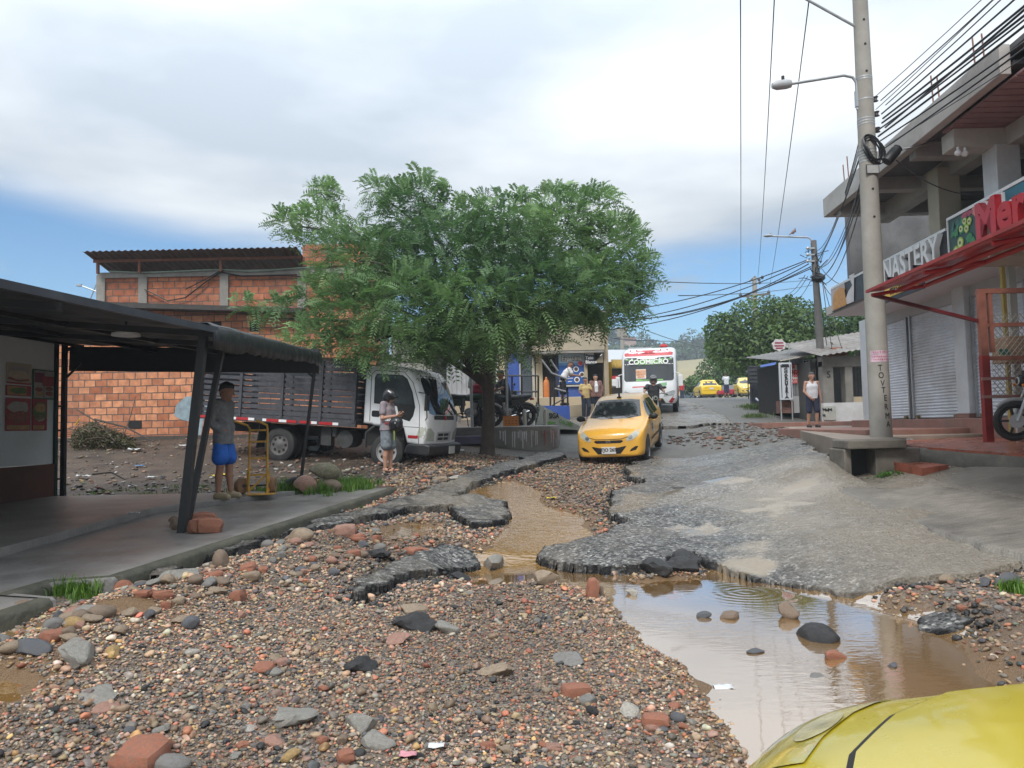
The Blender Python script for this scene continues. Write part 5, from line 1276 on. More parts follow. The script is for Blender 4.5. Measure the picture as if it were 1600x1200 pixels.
 if hair and not helmet:
  kind,mt=hair
  pr=[(H(-.03,0,.062),H(.022,0,.075),.086*s,.076*s,.02),(H(-.052,0,.02),H(-.055,0,-.02),.070*s,.05*s,.02)]
  if kind=='thick':pr+=[(H(.03,-.045,.10),H(.045,.04,.105),.034*s,.036*s,.02),(H(-.02,0,.115),H(-.06,0,.08),.05*s,.05*s,.02)]
  if kind=='long':pr+=[(H(-.07,.03,.0),H(-.10,.05,-.22),.055*s,.05*s,.03),(H(-.07,-.03,.0),H(-.10,-.05,-.22),.055*s,.05*s,.03)]
  if kind=='bun':pr+=[(H(-.11,0,.03),H(-.13,0,.05),.035*s,.035*s,.02)]
  if kind=='cap':pr+=[(H(.06,-.05,.075),H(.15,0,.06),.018*s,.016*s,.02),(H(.06,.05,.075),H(.15,0,.06),.018*s,.016*s,.02)]
  blob('cap' if kind=='cap' else 'hair',pr,mt,t,max(res,.009)*soft,.02)
 if helmet:
  hm,vis=helmet
  blob('helmet',[(H(-.03,0,.05),H(.02,0,.055),.125*s,.118*s,.03),(H(-.05,.03,-.03),H(-.04,-.03,-.03),.095*s,.095*s,.04),(H(.05,.06,.065),H(.14,.035,.055),.045*s,.03*s,.03),(H(.05,-.06,.065),H(.14,-.035,.055),.045*s,.03*s,.03),(H(.0,.085,-.05),H(.05,.065,-.09),.03*s,.022*s,.03),(H(.0,-.085,-.05),H(.05,-.065,-.09),.03*s,.022*s,.03)],hm,t,max(res,.009)*soft,.03)
 return t,J,H,s
GREYH=M('grey marl fleece',(.17,.172,.178),.9,var=.35,scale=16,bump=.9,bscale=9)
BLUES=M('bright blue cloth',(.012,.115,.50),.7,var=.25,scale=8,bump=.9,bscale=9)
pm=P(349,784,11.35)
man1,J,H,s=person('young man in grey hooded sweatshirt and blue shorts standing by the awning post',(pm.x,pm.y,TZ(11.35)-.005),R(-12),1.72,dict(elL=(-.07,.26,1.12),elR=(-.06,-.25,1.12),wrL=(.05,.15,.99),wrR=(.06,-.14,.99),kneeL=(.03,.10,.48),toeL=(.15,.14,.03),toeR=(.14,-.13,.03),hipL=(.0,.09,.90),chest=(-.02,0,1.26),neck=(.01,0,1.43),ankL=(.06,.10,.085)),head=(R(14),R(10)),skin=SK1,build=.86,res=.0085,hair=('thick',HAIR),top=('hoodie',GREYH),bottom=(.36,BLUES,.035),shoes=('shoe',M('sand canvas',(.34,.27,.17),.85,var=.2,scale=12)),hands=dict(L=dict(d=(.15,-.7,-.3)),R=dict(d=(.15,.7,-.3))))
man1.children
mb=MB();mb.lathe([(.150,.0),(.158,.03),(.150,.07)],(0,0,1.0*s-.22),(0,0,1),20)
GREYT=M('mauve grey jersey',(.24,.20,.215),.85,var=.2,scale=9,bump=.9,bscale=9)
CAMO=M('grey patterned cloth',(.18,.205,.23),.85,var=.55,scale=16,bump=.3,bscale=16)
HELM=M('matt black helmet',(.018,.019,.022),.3,var=.5,scale=8,coat=.3)
pm=P(607,750,15.6);pz=gz(pm.x,pm.y)
man2,J,H,s=person('man in grey shirt and black helmet looking at his phone before the lorry',(pm.x,pm.y,pz),R(-18),1.70,dict(elL=(.02,.23,1.09),elR=(.0,-.24,1.10),wrL=(.26,.07,1.14),wrR=(.25,-.06,1.15),kneeL=(.02,.085,.48),kneeR=(0,-.08,.48),ankL=(.01,.08,.085),ankR=(-.03,-.08,.085),toeL=(.17,.10,.03),toeR=(.13,-.10,.03),waist=(.02,0,1.06),chest=(-.01,0,1.26)),head=(0,R(28)),skin=SK2,build=1.16,res=.0085,top=('tee',GREYT),bottom=(.42,CAMO,.03),shoes=('sandal',M('black sandal',(.02,.015,.013),.7)),helmet=(HELM,None),hands=dict(L=dict(d=(.8,-.5,.3),n=(.1,-.6,.8),t=(.2,-.3,.9),curl=.5),R=dict(d=(.8,.5,.3),n=(.1,.6,.8),t=(.2,.3,.9),curl=.5)))
sh=[c for c in man2.children if c.name.startswith('shirt')][0]
for(o_,u_,tx_,sz,mt)in(((.10,-.172,1.06),(1,.25,0),'ORIGINAL',.062,TXTW),((.09,-.172,.995),(1,.25,0),'RIDERS',.06,M('dull red print',(.30,.05,.06),.7))):
 o_=V(o_)*s;text('shirt_print',tx_,sz*s,mt,o_+V((.035,-.012,0)),V(u_),(0,0,1),sh,.004,.003)
mw=MW[man2.name]
t=thing('phone','dark smartphone held in the hands of the helmeted man','phone',mw@(V((.345,.005,1.215))*s),R(-18),pitch=R(-35))
mb=MB();mb.box((0,0,0),(.010,.075,.15));cs=obj('case',mb,PLASTIC,t,bevel=.004);mb=MB();mb.box((-.0055,0,0),(.002,.068,.138));obj('screen',mb,GLASS,t)
t=thing('helmet','second black helmet with yellow strap hanging from the arm of the man with phone','helmet',mw@(V((.24,-.10,.98))*s),R(-35))
v_,q_=sdf_mesh([(V((-.03,0,.02)),V((.03,0,.03)),.128,.12),(V((-.04,0,-.06)),V((.0,0,-.06)),.11,.10),(V((.07,.05,-.06)),V((.07,-.05,-.06)),.05,.05)],.01,.04)
link('shell',mesh_np('shell',v_,q_),HELM,t,smooth='all')
mb=MB();mb.box((.06,-.085,.02),(.06,.06,.05));obj('decal_patch',mb,M('grey helmet graphic',(.5,.5,.52),.4),t,bevel=.02)
mb=MB();mb.tube([(0,-.06,-.14),(.01,-.07,-.22),(.0,-.06,-.33)],.010,6);obj('strap',mb,M('lime strap',(.35,.45,.04),.6),t)
pw=P(1271,668,21.4)
WZ=pw.z
person('woman in white sleeveless top and navy shorts walking on the right pavement',(pw.x,pw.y,WZ),R(-92),1.56,dict(elR=(.0,-.235,1.12),wrR=(.13,-.13,.94),elL=(-.03,.24,1.11),wrL=(.0,.26,.87),kneeL=(.06,.115,.49),ankL=(.0,.11,.09),toeL=(.17,.12,.03),kneeR=(-.0,-.115,.48),ankR=(-.10,-.11,.09),toeR=(.07,-.11,.03)),head=(0,R(5)),skin=SK2,build=1.08,res=.010,hair=('short',HAIRG),top=('vest',M('white cotton',(.60,.60,.63),.8,var=.08,scale=14,bump=.3,bscale=14)),bottom=(.46,M('navy cloth',(.020,.025,.055),.8,var=.2),.004),shoes=('shoe',M('dark shoe',(.03,.02,.02),.6)))
def S_(lat,Y,z):return V((lat+.072*Y,Y,z))
def sbox(mb,l0,l1,y0,y1,z0,z1):
 a=[S_(l0,y0,z0),S_(l1,y0,z0),S_(l1,y1,z0),S_(l0,y1,z0),S_(l0,y0,z1),S_(l1,y0,z1),S_(l1,y1,z1),S_(l0,y1,z1)]
 mb.add(a,[(0,3,2,1),(4,5,6,7),(0,1,5,4),(1,2,6,5),(2,3,7,6),(3,0,4,7)]);return mb
def latY(px,lat):return lat*1180/(px-885)
UX=V((.072,1,0)).normalized()
NX=V((-1,.072,0)).normalized()
PINKT=M('dusty red floor tile',(.27,.13,.10),.6,var=.25,scale=4,bump=.1,dirt=(.16,.12,.1),dirtamt=.6)
REDT=M('wet red tile',(.30,.085,.05),.3,var=.4,scale=3,bump=.2,bscale=12,dirt=(.14,.07,.05),dirtamt=.7,rvar=.2)
CURBC=M('mossy concrete edge',(.13,.115,.095),.75,var=.4,scale=4,bump=.5,bscale=18,dirt=(.05,.045,.035),dirtamt=.7)
mb=MB()
y0,y1=12.45,22.9
pts=[S_(4.55,12.45,1.27),S_(5.7,12.75,1.28),S_(5.9,13.9,1.285),S_(8.4,14.1,1.285),S_(8.4,22.9,1.43),S_(6.55,22.9,1.43),S_(4.85,14.2,1.30)]
mb.add(pts+[p-V((0,0,.9))for p in pts],[tuple(range(7))]+[(i,i+7,(i+1)%7+7,(i+1)%7)for i in range(7)])
o=obj('pavement',mb,M('pavement screed',(.26,.21,.17),.6,var=.25,scale=2.2,bump=.2,bscale=20,dirt=(.15,.12,.1),dirtamt=.6),bevel=.012);tag(o,kind='structure')
mb=MB();sbox(mb,5.7,8.6,14.5,20.5,1.0,1.40);tag(obj('pavement',mb,PINKT,bevel=.01),kind='structure')
mb=MB();sbox(mb,7.7,9.2,13.0,20.5,1.0,1.585);tag(obj('pavement',mb,PINKT,bevel=.01),kind='structure')
mb=MB();sbox(mb,5.9,14,22.95,27.5,1.0,1.56);tag(obj('pavement',mb,PINKT,bevel=.01),kind='structure')
def tile_pts():
 return[S_(5.75,14.0,1.19),S_(5.75,12.6,1.14),P(1505,703,11.6),P(1600,710,10.9),S_(6.9,9.0,1.0),S_(8.8,9.0,1.06),S_(8.8,14.0,1.27)]
pts=tile_pts();n=len(pts);cen=S_(7.6,11.9,1.185)
mb=MB();mb.add(pts+[p-V((0,0,.8))for p in pts]+[cen],[(2*n,i,(i+1)%n)for i in range(n)]+[(i,i+n,(i+1)%n+n,(i+1)%n)for i in range(n)])
o=obj('pavement',mb,REDT);fix_normals(o);tag(o,kind='structure')
mb=MB();rows=[]
for a,b in zip(pts[:4],pts[1:5]):
 for t_ in np.linspace(0,1,12,False):
  p=a.lerp(b,t_);q_=p.x+p.y;w=.04+.05*float(fbm(q_,0,2.2,3,33));dz=-.012+.02*float(fbm(q_,2,3,2,31))
  if 17.5<q_<19:dz-=.05*(.5+float(fbm(q_,1,5,2,32)))
  d=V((-.72,-.69,0))if p.y<12.4 else V((-1,0,0));rows.append([p-d*.12+V((0,0,dz)),p+d*w*.3+V((0,0,dz)),p+d*w+V((0,0,dz-.03)),p+d*(w+.03)-V((0,0,.3)),p+d*(w+.02)-V((0,0,.8))])
mb.grid(rows);o=obj('kerb',mb,CURBC,smooth=True,angle=50);tag(o,kind='structure')
mb=MB()
pts=[P(1372,708,12.6),P(1402,706,12.8),P(1482,728,11.5),P(1440,733,11.3)]
pts=[V((p.x,p.y,.95-.03*i))for i,p in enumerate(pts)]
mb.add(pts+[p-V((0,0,.5))for p in pts],[(3,2,1,0)]+[(i,i+4,(i+1)%4+4,(i+1)%4)[::-1]for i in range(4)])
o=obj('step',mb,REDT);fix_normals(o);tag(o,kind='structure')
mb=MB();sbox(mb,4.42,5.35,11.95,12.7,1.135,1.275)
sbox(mb,4.40,4.52,12.1,12.8,.35,1.13);sbox(mb,4.90,5.62,12.1,12.8,.35,1.13);sbox(mb,4.52,4.90,12.7,12.8,.35,1.12)
d_=obj('storm_drain',mb,CURBC,bevel=.02);tag(d_,'concrete storm drain mouth opening under the pavement below the utility pole','drain')
mb=MB();sbox(mb,4.53,4.89,12.45,12.5,.3,1.12);obj('drain_shade',mb,DARK,d_)  # near-black panel set inside the opening; its colour stands for the shade there
t=None
SH=thing('shop_building','two storey concrete shop building with white shutters and open upper floor','building',S_(8.4,15,1.585))
L0=8.4
GREYW=M('grey shop wall',(.46,.48,.50),.6,var=.08,scale=2,dirt=(.24,.24,.24),dirtamt=.4)
LINT=M('white shop lintel',(.60,.62,.64),.55,var=.08,scale=1.2,dirt=(.33,.30,.27),dirtamt=.7)
mb=MB();sbox(mb,L0+.12,L0+.4,6.5,21.2,1.0,4.35);sbox(mb,L0+.02,L0+.12,6.5,21.2,4.08,4.36);obj('wall',mb,GREYW,SH,world=True)
Yp0,Yp1=latY(1502,L0-.12),latY(1483,L0-.12)
mb=MB();sbox(mb,L0-.12,L0+.12,Yp0-.28,Yp1-.30,1.68,4.36);sbox(mb,L0-.1,L0+.12,20.6,21.2,1.6,4.36);obj('pillar',mb,LINT,SH,world=True,bevel=.01)
mb=MB();sbox(mb,L0-.14,L0+.12,Yp0-.3,Yp1-.28,1.586,1.68);obj('pillar_base',mb,PINKT,SH,world=True)
SHUT=M('roller shutter steel',(.68,.72,.78),.42,.15,var=.10,scale=1.3,dirt=(.36,.34,.32),dirtamt=.8)
for(ya,yb)in((latY(1421,L0),20.55),(Yp1-.27,latY(1425,L0)),(latY(1610,L0),Yp0-.31)):
 mb=MB();rows=[]
 zs=np.arange(1.60,4.08,.0175)
 for i,z in enumerate(zs):
  o_=.018*(i%4 in(1,2))
  rows.append([S_(L0+.05-o_,ya+.03,z),S_(L0+.05-o_,yb-.03,z)])
 mb.grid(rows);sh_=obj('roller_shutter',mb,SHUT,SH,world=True)
 mb=MB()
 for y in(ya+.03,yb-.03):sbox(mb,L0-.01,L0+.09,y-.03,y+.03,1.6,4.1)
 obj('guide_rail',mb,STEEL,sh_,world=True)
 mb=MB()
 for y in(ya+.25,yb-.25):sbox(mb,L0-.04,L0+.03,y-.05,y+.05,1.60,1.67)
 obj('padlock',mb,M('brass lock',(.25,.2,.1),.5,.5),sh_,world=True)
mb=MB();sbox(mb,6.94,10.5,6.0,19.9,4.37,4.58);obj('floor_slab',mb,CONCP,SH,world=True)
mb=MB();sbox(mb,6.98,L0+.12,8.0,19.8,4.33,4.365);obj('canopy_ceiling',mb,M('white canopy boarding',(.60,.59,.60),.6,var=.06),SH,world=True)
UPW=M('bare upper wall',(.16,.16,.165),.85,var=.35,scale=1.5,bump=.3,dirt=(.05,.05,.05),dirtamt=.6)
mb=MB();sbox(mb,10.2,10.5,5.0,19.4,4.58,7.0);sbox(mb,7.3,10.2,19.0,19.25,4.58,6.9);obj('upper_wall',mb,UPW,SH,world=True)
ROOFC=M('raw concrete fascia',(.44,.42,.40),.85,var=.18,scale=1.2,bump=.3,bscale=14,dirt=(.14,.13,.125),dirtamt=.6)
YR0,YR1=latY(1592,6.2),latY(1299,6.2)
zr0,zr1=6.40,6.84
mb=MB();sbox(mb,6.2,6.36,YR0,YR1,zr0,zr1);sbox(mb,6.36,11,YR1-.16,YR1,zr0,zr1);obj('roof_fascia',mb,ROOFC,SH,world=True,bevel=.01)
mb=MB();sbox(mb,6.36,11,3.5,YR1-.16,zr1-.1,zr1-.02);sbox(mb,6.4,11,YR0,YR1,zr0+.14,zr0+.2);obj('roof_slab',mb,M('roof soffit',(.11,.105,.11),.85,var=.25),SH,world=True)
mb=MB()
for y in(17.1,15.3,13.4):sbox(mb,6.36,10.2,y-.13,y+.13,zr0-.12,zr0+.14)
sbox(mb,7.35,7.65,YR0,YR1-.2,zr0-.22,zr0+.13);obj('roof_beam',mb,ROOFC,SH,world=True)
mb=MB()
for k,y in enumerate(np.arange(4.0,12.4,.21)):sbox(mb,6.38,7.4,y,y+.17,6.34+.0*k,6.36)
sbox(mb,6.40,7.4,3.8,12.4,6.37,6.39)
obj('ribbed_ceiling',mb,M('maroon ribbed sheet',(.26,.15,.15),.6,var=.2,scale=5),SH,world=True)
BEIGE=M('beige column',(.42,.38,.30),.75,var=.1,scale=3,dirt=(.3,.26,.2),dirtamt=.5)
Yc=latY(1488,7.3)
mb=MB();sbox(mb,7.12,7.55,Yc-.22,Yc+.2,4.58,6.35);obj('column',mb,BEIGE,SH,world=True,bevel=.015)
Yc2=latY(1580,7.3)
mb=MB();sbox(mb,7.1,7.5,Yc2-.3,Yc2+.12,4.58,6.05);obj('column',mb,LINT,SH,world=True,bevel=.015)
mb=MB();sbox(mb,6.45,7.75,Yc2-.25,Yc2+.15,6.03,6.34);sbox(mb,7.3,7.75,4.0,Yc2-.25,6.03,6.34);obj('beam',mb,CONCP,SH,world=True,bevel=.012)
for i,y in enumerate((YR1-1.2,YR1-1.45,12.2,12.4,YR0+.5,YR0+.75)):
 mb=MB();mb.tube([S_(6.28,y,zr1),S_(6.27,y+.02,zr1+.42+.1*(i%2))],.012,6);obj('rebar',mb,RUST,SH,world=True)
for k_,(a,b)in enumerate(((1497,239),(1508,240))):
 mb=MB();p=P(a,b,Yc2-.3+.04*k_);mb.ell(p,(.055,.055,.05),12,8);mb.tube([p,p+V((0,0,.1))],.02,6);obj('security_lamp',mb,WHITE,SH,world=True,smooth=True)
mb=MB();mb.tube([P(1561,308,12.4),P(1560,285,12.4),P(1553,280,12.4),P(1548,287,12.4)],[.035,.03,.02,.015],8);obj('pipe',mb,M('cream pipe',(.5,.45,.3),.5),SH,world=True,smooth=True)
LF=6.9
ps=lambda px,py:P(px,py,latY(px,LF))
def sign_panel(t,name,px0,px1,ztop,zbot,mat,th=.10):
 ya,yb=latY(px1,LF),latY(px0,LF)
 m_=MB();sbox(m_,LF,LF+th,ya,yb,zbot,ztop);return obj(name,m_,mat,t,world=True),ya,yb
BLK=M('black sign sheet',(.016,.017,.02),.45,var=.1)
t=thing('shop_sign','long black fascia sign with white block letters NASTERY and a poured beer picture','sign',S_(LF,15,4.4))
zT,zB=P(1400,406,latY(1400,LF)).z,P(1400,447,latY(1400,LF)).z
pn,ya,yb=sign_panel(t,'panel',1306,1492,zT,zB-.02,BLK)
mb=MB();sbox(mb,LF-.02,LF+.12,ya,yb,zT,zT+.05);obj('frame',mb,WHITE,t,world=True)
yt0,yt1=latY(1490,LF)+.03,latY(1393,LF)-.02
me_w=text('lettering','NASTERY',1.,TXTW,(0,0,0),(1,0,0),(0,1,0),None,.04,.03)
co=np.array([v.co[:]for v in me_w.data.vertices])
bpy.data.objects.remove(me_w)
wtxt=co[:,0].max()-co[:,0].min();htxt=co[:,1].max()-co[:,1].min()
hz=(zT-zB)*.80
text('lettering','NASTERY',hz/.69,TXTW,S_(LF-.05,(yt0+yt1)/2,(zT+zB)/2+.0),-UX,(0,0,1),t,.05,.014,squash=(yt1-yt0)/(wtxt*hz/.69)*.95,world=True)
yA,yB_=latY(1328,LF),latY(1306,LF)
m_=MB();sbox(m_,LF-.012,LF,yA,yB_,zB,zT);obj('picture',m_,M('picture cream',(.46,.38,.36),.5,var=.1,scale=3),t,world=True)
m_=MB();m_.prism([(0,0),(.95,0),(.85,.35),(.9,.40),(.55,.5),(.2,.44),(.05,.30)],S_(LF-.016,yB_-.12,zB+.01),-UX,(0,0,1),NX*.008);obj('picture',m_,M('amber beer',(.55,.24,.02),.4,var=.3,scale=9),t,world=True)
m_=MB();m_.prism([(.75,.05),(1.0,.0),(1.4,0),(1.5,.66),(1.15,.66),(1.35,.4),(1.1,.3)],S_(LF-.014,yB_-.12,zB+.01),-UX,(0,0,1),NX*.006);obj('picture',m_,M('picture pale sweep',(.60,.56,.56),.5),t,world=True)
t=thing('market_sign','green market sign with big red letters and kiwi slices on the fascia','sign',S_(LF-.1,12,4.4))
LF2=LF-.06
ya2,yb2=8.0,latY(1496,LF2)
zT2,zB2=P(1497,345,yb2).z,P(1497,402,yb2).z
m_=MB();sbox(m_,LF2,LF2+.12,ya2,yb2,zB2,zT2);obj('panel',m_,M('deep green print',(.012,.055,.045),.45,var=.5,scale=3),t,world=True)
m_=MB();sbox(m_,LF2-.02,LF2+.14,ya2,yb2+.03,zT2,zT2+.05);sbox(m_,LF2-.02,LF2+.14,yb2,yb2+.03,zB2,zT2);obj('frame',m_,WHITE,t,world=True)
m_=MB();sbox(m_,LF2-.006,LF2,ya2,yb2-1.55,zB2+.28,zT2-.01);obj('picture',m_,M('teal fade',(.02,.13,.18),.45,var=.4,scale=2),t,world=True)
hS=zT2-zB2
fr=random.Random(4)
def sdisc(u,v_,r,mat,lift,n_=18,wob=.06):
 m2=MB();m2.prism([(r*math.cos(a)*(1+wob*math.sin(3*a+u*20)),r*math.sin(a)*(1+wob*math.sin(5*a+v_*30)))for a in np.linspace(0,6.283,n_,False)],S_(LF2-lift,yb2-u,zB2+v_),-UX,(0,0,1),NX*.005);return m2
KG,KL,KD,VG,VD,PK,SAL=M('kiwi green',(.30,.45,.05),.5),M('kiwi pale',(.60,.62,.30),.5),M('kiwi heart',(.12,.13,.03),.5),M('vegetable green',(.04,.22,.08),.5,var=.5,scale=20),M('leaf blue green',(.03,.13,.10),.5,var=.5,scale=20),M('berry pink',(.36,.07,.12),.5,var=.5,scale=25),M('prawn pink',(.58,.20,.16),.5,var=.3,scale=25)
for(u,v_,r)in((.55,.50,.075),(.70,.46,.07),(.43,.40,.075),(.60,.36,.075),(.38,.17,.10),(.22,.05,.10)):
 for rr_,mt,lf in((r,KG,.006),(r*.72,KL,.010),(r*.30,KD,.014)):obj('picture',sdisc(u,v_,rr_,mt,lf),mt,t,world=True)
for i in range(16):obj('picture',sdisc(fr.uniform(.05,.5),fr.uniform(.35,hS-.08),fr.uniform(.035,.08),VD,.004+.0004*i,9,.35),VD if i%2 else VG,t,world=True)
for i in range(6):obj('picture',sdisc(.62+fr.uniform(0,.16),.1+fr.uniform(0,.12),fr.uniform(.05,.08),VG,.005+.0005*i,12,.3),VG,t,world=True)
for i in range(14):obj('picture',sdisc(fr.uniform(.5,.80),fr.uniform(.60,hS-.06),fr.uniform(.03,.055),PK,.004+.0004*i,8,.3),PK,t,world=True)
for i in range(16):obj('picture',sdisc(fr.uniform(.82,1.45),fr.uniform(.52,hS-.05),fr.uniform(.05,.085),SAL,.004+.0004*i,12,.3),SAL,t,world=True)
for ext_,mt,lf,bo in((.03,TXTW,.02,.055),(.075,M('sign red',(.42,.012,.02),.35),.08,.03)):
 text('lettering','Mer',.80,mt,S_(LF2-lf,yb2-1.12,zB2+.27),-UX,(0,0,1),t,ext_,bo,align='LEFT',squash=1.0,world=True)
t=thing('hanging_board','small black board with yellow band under the canopy corner','sign',S_(6.2,13.8,4.0))
ya,yb=latY(1449,6.25),latY(1383,6.25);z0_=P(1418,462,latY(1418,6.25)).z;z1_=P(1418,436,latY(1418,6.25)).z
m_=MB();sbox(m_,6.25,6.31,ya,yb,z0_,z1_);obj('panel',m_,BLK,t,world=True)
m_=MB();sbox(m_,6.236,6.25,ya+.15,yb-.12,z0_+.07,z1_-.06);obj('yellow_band',m_,YEL,t,world=True)
text('lettering','ITALIANO',.17,TXTK,S_(6.228,(ya+yb)/2,(z0_+z1_)/2),-UX,(0,0,1),t,.004,.004,world=True)
m_=MB();sbox(m_,6.26,6.30,ya+.3,ya+.34,z1_,4.34);sbox(m_,6.26,6.30,yb-.34,yb-.3,z1_,4.34);sbox(m_,6.26,7.0,ya+.3,ya+.34,4.30,4.34);sbox(m_,6.26,7.0,yb-.34,yb-.3,4.30,4.34);obj('hanger',m_,BLACK,t,world=True)
t=thing('red_awning','red sheet awning on red tubes projecting below the market sign','awning',S_(5.8,9.5,3.5))
REDA=M('red awning sheet',(.48,.018,.025),.35,var=.25,scale=4,coat=.3,dirt=(.16,.02,.02),dirtamt=.4)
rows=[]
for y in np.arange(4.0,11.56,.08):
 rows.append([S_(4.7+.85*u,y,3.56+.15*u+.020*math.sin(y*7.4)*(.4+.6*u)-.02*math.sin(u*9))for u in np.linspace(0,1,12)])
mb=MB();mb.grid(rows);obj('sheet',mb,REDA,t,world=True,solid=.006,smooth='all')
mb=MB();mb.bar(S_(4.68,4,3.57),S_(4.68,11.58,3.57),.04,.045);obj('edge_tube',mb,M('dull red edge',(.30,.03,.03),.5),t,world=True)
mb=MB()
for y in(5,6.6,8.2,9.8,11.5):mb.tube([S_(4.72,y,3.50),S_(5.6,y,3.64)],.028,8)
for l in(5.1,5.55):mb.tube([S_(l,4,3.56+(l-5.1)*.16),S_(l,11.5,3.56+(l-5.1)*.16)],.035,8)
obj('frame',mb,REDP,t,world=True,smooth=True)
mb=MB();mb.bar(S_(4.75,11.5,3.5),P(1546,506,11.75),.05,.05);obj('strut',mb,M('dark red steel',(.12,.012,.015),.5),t,world=True)
mb=MB();sbox(mb,5.58,6.92,4.0,10.7,3.74,3.77)
for y in np.arange(4.2,10.6,.8):sbox(mb,5.6,6.9,y,y+.05,3.70,3.738)
obj('ceiling_board',mb,M('dirty cream board',(.40,.33,.27),.7,var=.15),t,world=True)
t=thing('steel_cage','rust red steel cage front with expanded metal mesh behind the motorbike','gate',S_(6.5,11.7,1.2))
yg=11.7;x0g=P(1540,600,yg).x;zb_,zt__=1.21,P(1535,452,yg).z;x1g=x0g+2.6
mb=MB();mb.span((x0g-.055,yg-.04,zb_),(x0g+.055,yg+.04,zt__));mb.span((x0g+.10,yg-.028,2.6),(x0g+.16,yg+.028,zt__-.004));mb.span((x0g-.05,yg-.035,zt__-.07),(x1g,yg+.035,zt__+.004))
for z in(P(1545,508,yg).z,P(1545,560,yg).z):mb.span((x0g+.054,yg-.024,z-.03),(x1g-.004,yg+.024,z+.03))
mb.span((x1g-.1,yg-.04,zb_),(x1g+.002,yg+.04,zt__-.071));obj('frame',mb,M('salmon rust paint',(.25,.09,.06),.6,var=.3,scale=8,dirt=(.13,.05,.035),dirtamt=.6),t,world=True)
mb=MB();mb.span((x0g-.06,yg-.045,zb_),(x0g+.06,yg+.045,2.55))
obj('post_paint',mb,M('blood red paint',(.24,.022,.02),.5,var=.3,scale=6),t,world=True)
mb=MB()
for z in(P(1545,592,yg).z,P(1545,620,yg).z):mb.span((x0g-.1,yg-.08,z-.022),(x1g,yg-.046,z+.022))
obj('rail',mb,M('pinkish rail',(.32,.17,.15),.6),t,world=True)
mb=MB();px_,pz_=.085,.05
for i in range(14):
 for k in range(26):
  x=x0g+.12+i*px_+(px_/2 if k%2 else 0);z=1.9+k*pz_
  if x+px_/2>x1g-.1 or z>zt__-.1:continue
  mb.bar((x,yg,z),(x+px_/2,yg,z+pz_),.006,.012,(0,1,0));mb.bar((x+px_/2,yg,z),(x,yg,z+pz_),.006,.012,(0,1,0))
obj('mesh_panel',mb,M('mesh steel',(.32,.30,.27),.5,.3,var=.2),t,world=True)
t=thing('cardboard_box','brown carton standing on a shelf inside the red steel cage','box',S_(7.35,12.2,2.6))
mb=MB();p=P(1588,547,12.3);mb.box(p,(.55,.4,.42));obj('carton',mb,M('cardboard',(.28,.17,.10),.8,var=.12,scale=6),t,world=True,bevel=.008)
mb=MB();mb.box(P(1569,550,12.05),(.16,.012,.10));obj('green_label',mb,M('green label',(.03,.16,.10),.5),t,world=True)
t=thing('shelf_post','yellow and white steel uprights behind the cage mesh','post',S_(7.2,12.6,1.2))
mb=MB();p=P(1574,560,12.6);mb.span((p.x-.03,p.y-.03,1.22),(p.x+.03,p.y+.03,4.3));obj('upright',mb,M('mustard steel',(.35,.25,.06),.5),t,world=True)
mb=MB();p=P(1583,480,12.7);mb.span((p.x-.06,p.y-.03,1.22),(p.x+.06,p.y+.03,4.3));obj('upright',mb,CONCP,t,world=True)
p=P(1586,689,11.2)
motorbike('black and red motorbike parked on the red tiled forecourt beside the cage',(p.x+.64*.98+.16,p.y+.12,p.z),R(170),REDP,roll=R(-6))
PH=thing('porch_house','low grey rendered house with barred dark porch and white parapet','house',S_(7.5,25,1.5))
YP=24.2
hx=lambda px,py=600:P(px,py,YP).x
hzz=lambda py,px=1320:P(px,py,YP).z
GRR=M('stained grey render',(.20,.19,.17),.85,var=.3,scale=2,bump=.2,dirt=(.10,.095,.085),dirtamt=.6)
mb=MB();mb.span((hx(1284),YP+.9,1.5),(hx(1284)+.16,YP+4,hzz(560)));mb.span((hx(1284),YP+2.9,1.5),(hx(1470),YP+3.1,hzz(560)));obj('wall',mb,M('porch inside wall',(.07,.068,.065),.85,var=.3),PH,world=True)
mb=MB()
for a,b in((1286,1303),(1321,1333),(1352,1362)):mb.span((hx(a),YP,1.56),(hx(b),YP+.35,hzz(563)))
mb.span((hx(1286),YP-.02,hzz(573)),(hx(1420),YP+.36,hzz(556)))
obj('porch_pillar',mb,GRR,PH,world=True,bevel=.02)
mb=MB();mb.span((hx(1284),YP-.05,1.5),(hx(1420),YP-.03+.16,hzz(629)));obj('parapet',mb,M('whitewash',(.55,.56,.56),.75,var=.12,scale=2,dirt=(.33,.32,.3),dirtamt=.6),PH,world=True)
mb=MB();mb.span((hx(1326),YP+.1,hzz(629)+.004),(hx(1420),YP+.22,hzz(620)));obj('sill',mb,TANW,PH,world=True)
mb=MB()
for px in np.arange(1335,1420,5):mb.tube([(hx(px),YP+.2,hzz(620)),(hx(px),YP+.2,hzz(570))],.012,5)
obj('window_bars',mb,BLACK,PH,world=True)
mb=MB();rows=[]
for x in np.arange(hx(1276),hx(1420),.06):
 c_=.022*math.sin(x*2*math.pi/.2);u=(x-hx(1276))/(hx(1364)-hx(1276));rows.append([(x,YP-.5,hzz(557)+.25*u+c_),(x,YP+3.3,hzz(557)+.75+.25*u+c_)])
mb.grid(rows);obj('roof',mb,M('weathered tin',(.22,.205,.19),.6,.2,var=.4,scale=3,dirt=(.12,.08,.06),dirtamt=.5),PH,world=True,solid=.006)
mb=MB();mb.box((hx(1322),YP+.6,hzz(547)),(.5,.5,.25));obj('roof_tile_stack',mb,BRICKRED,PH,world=True)
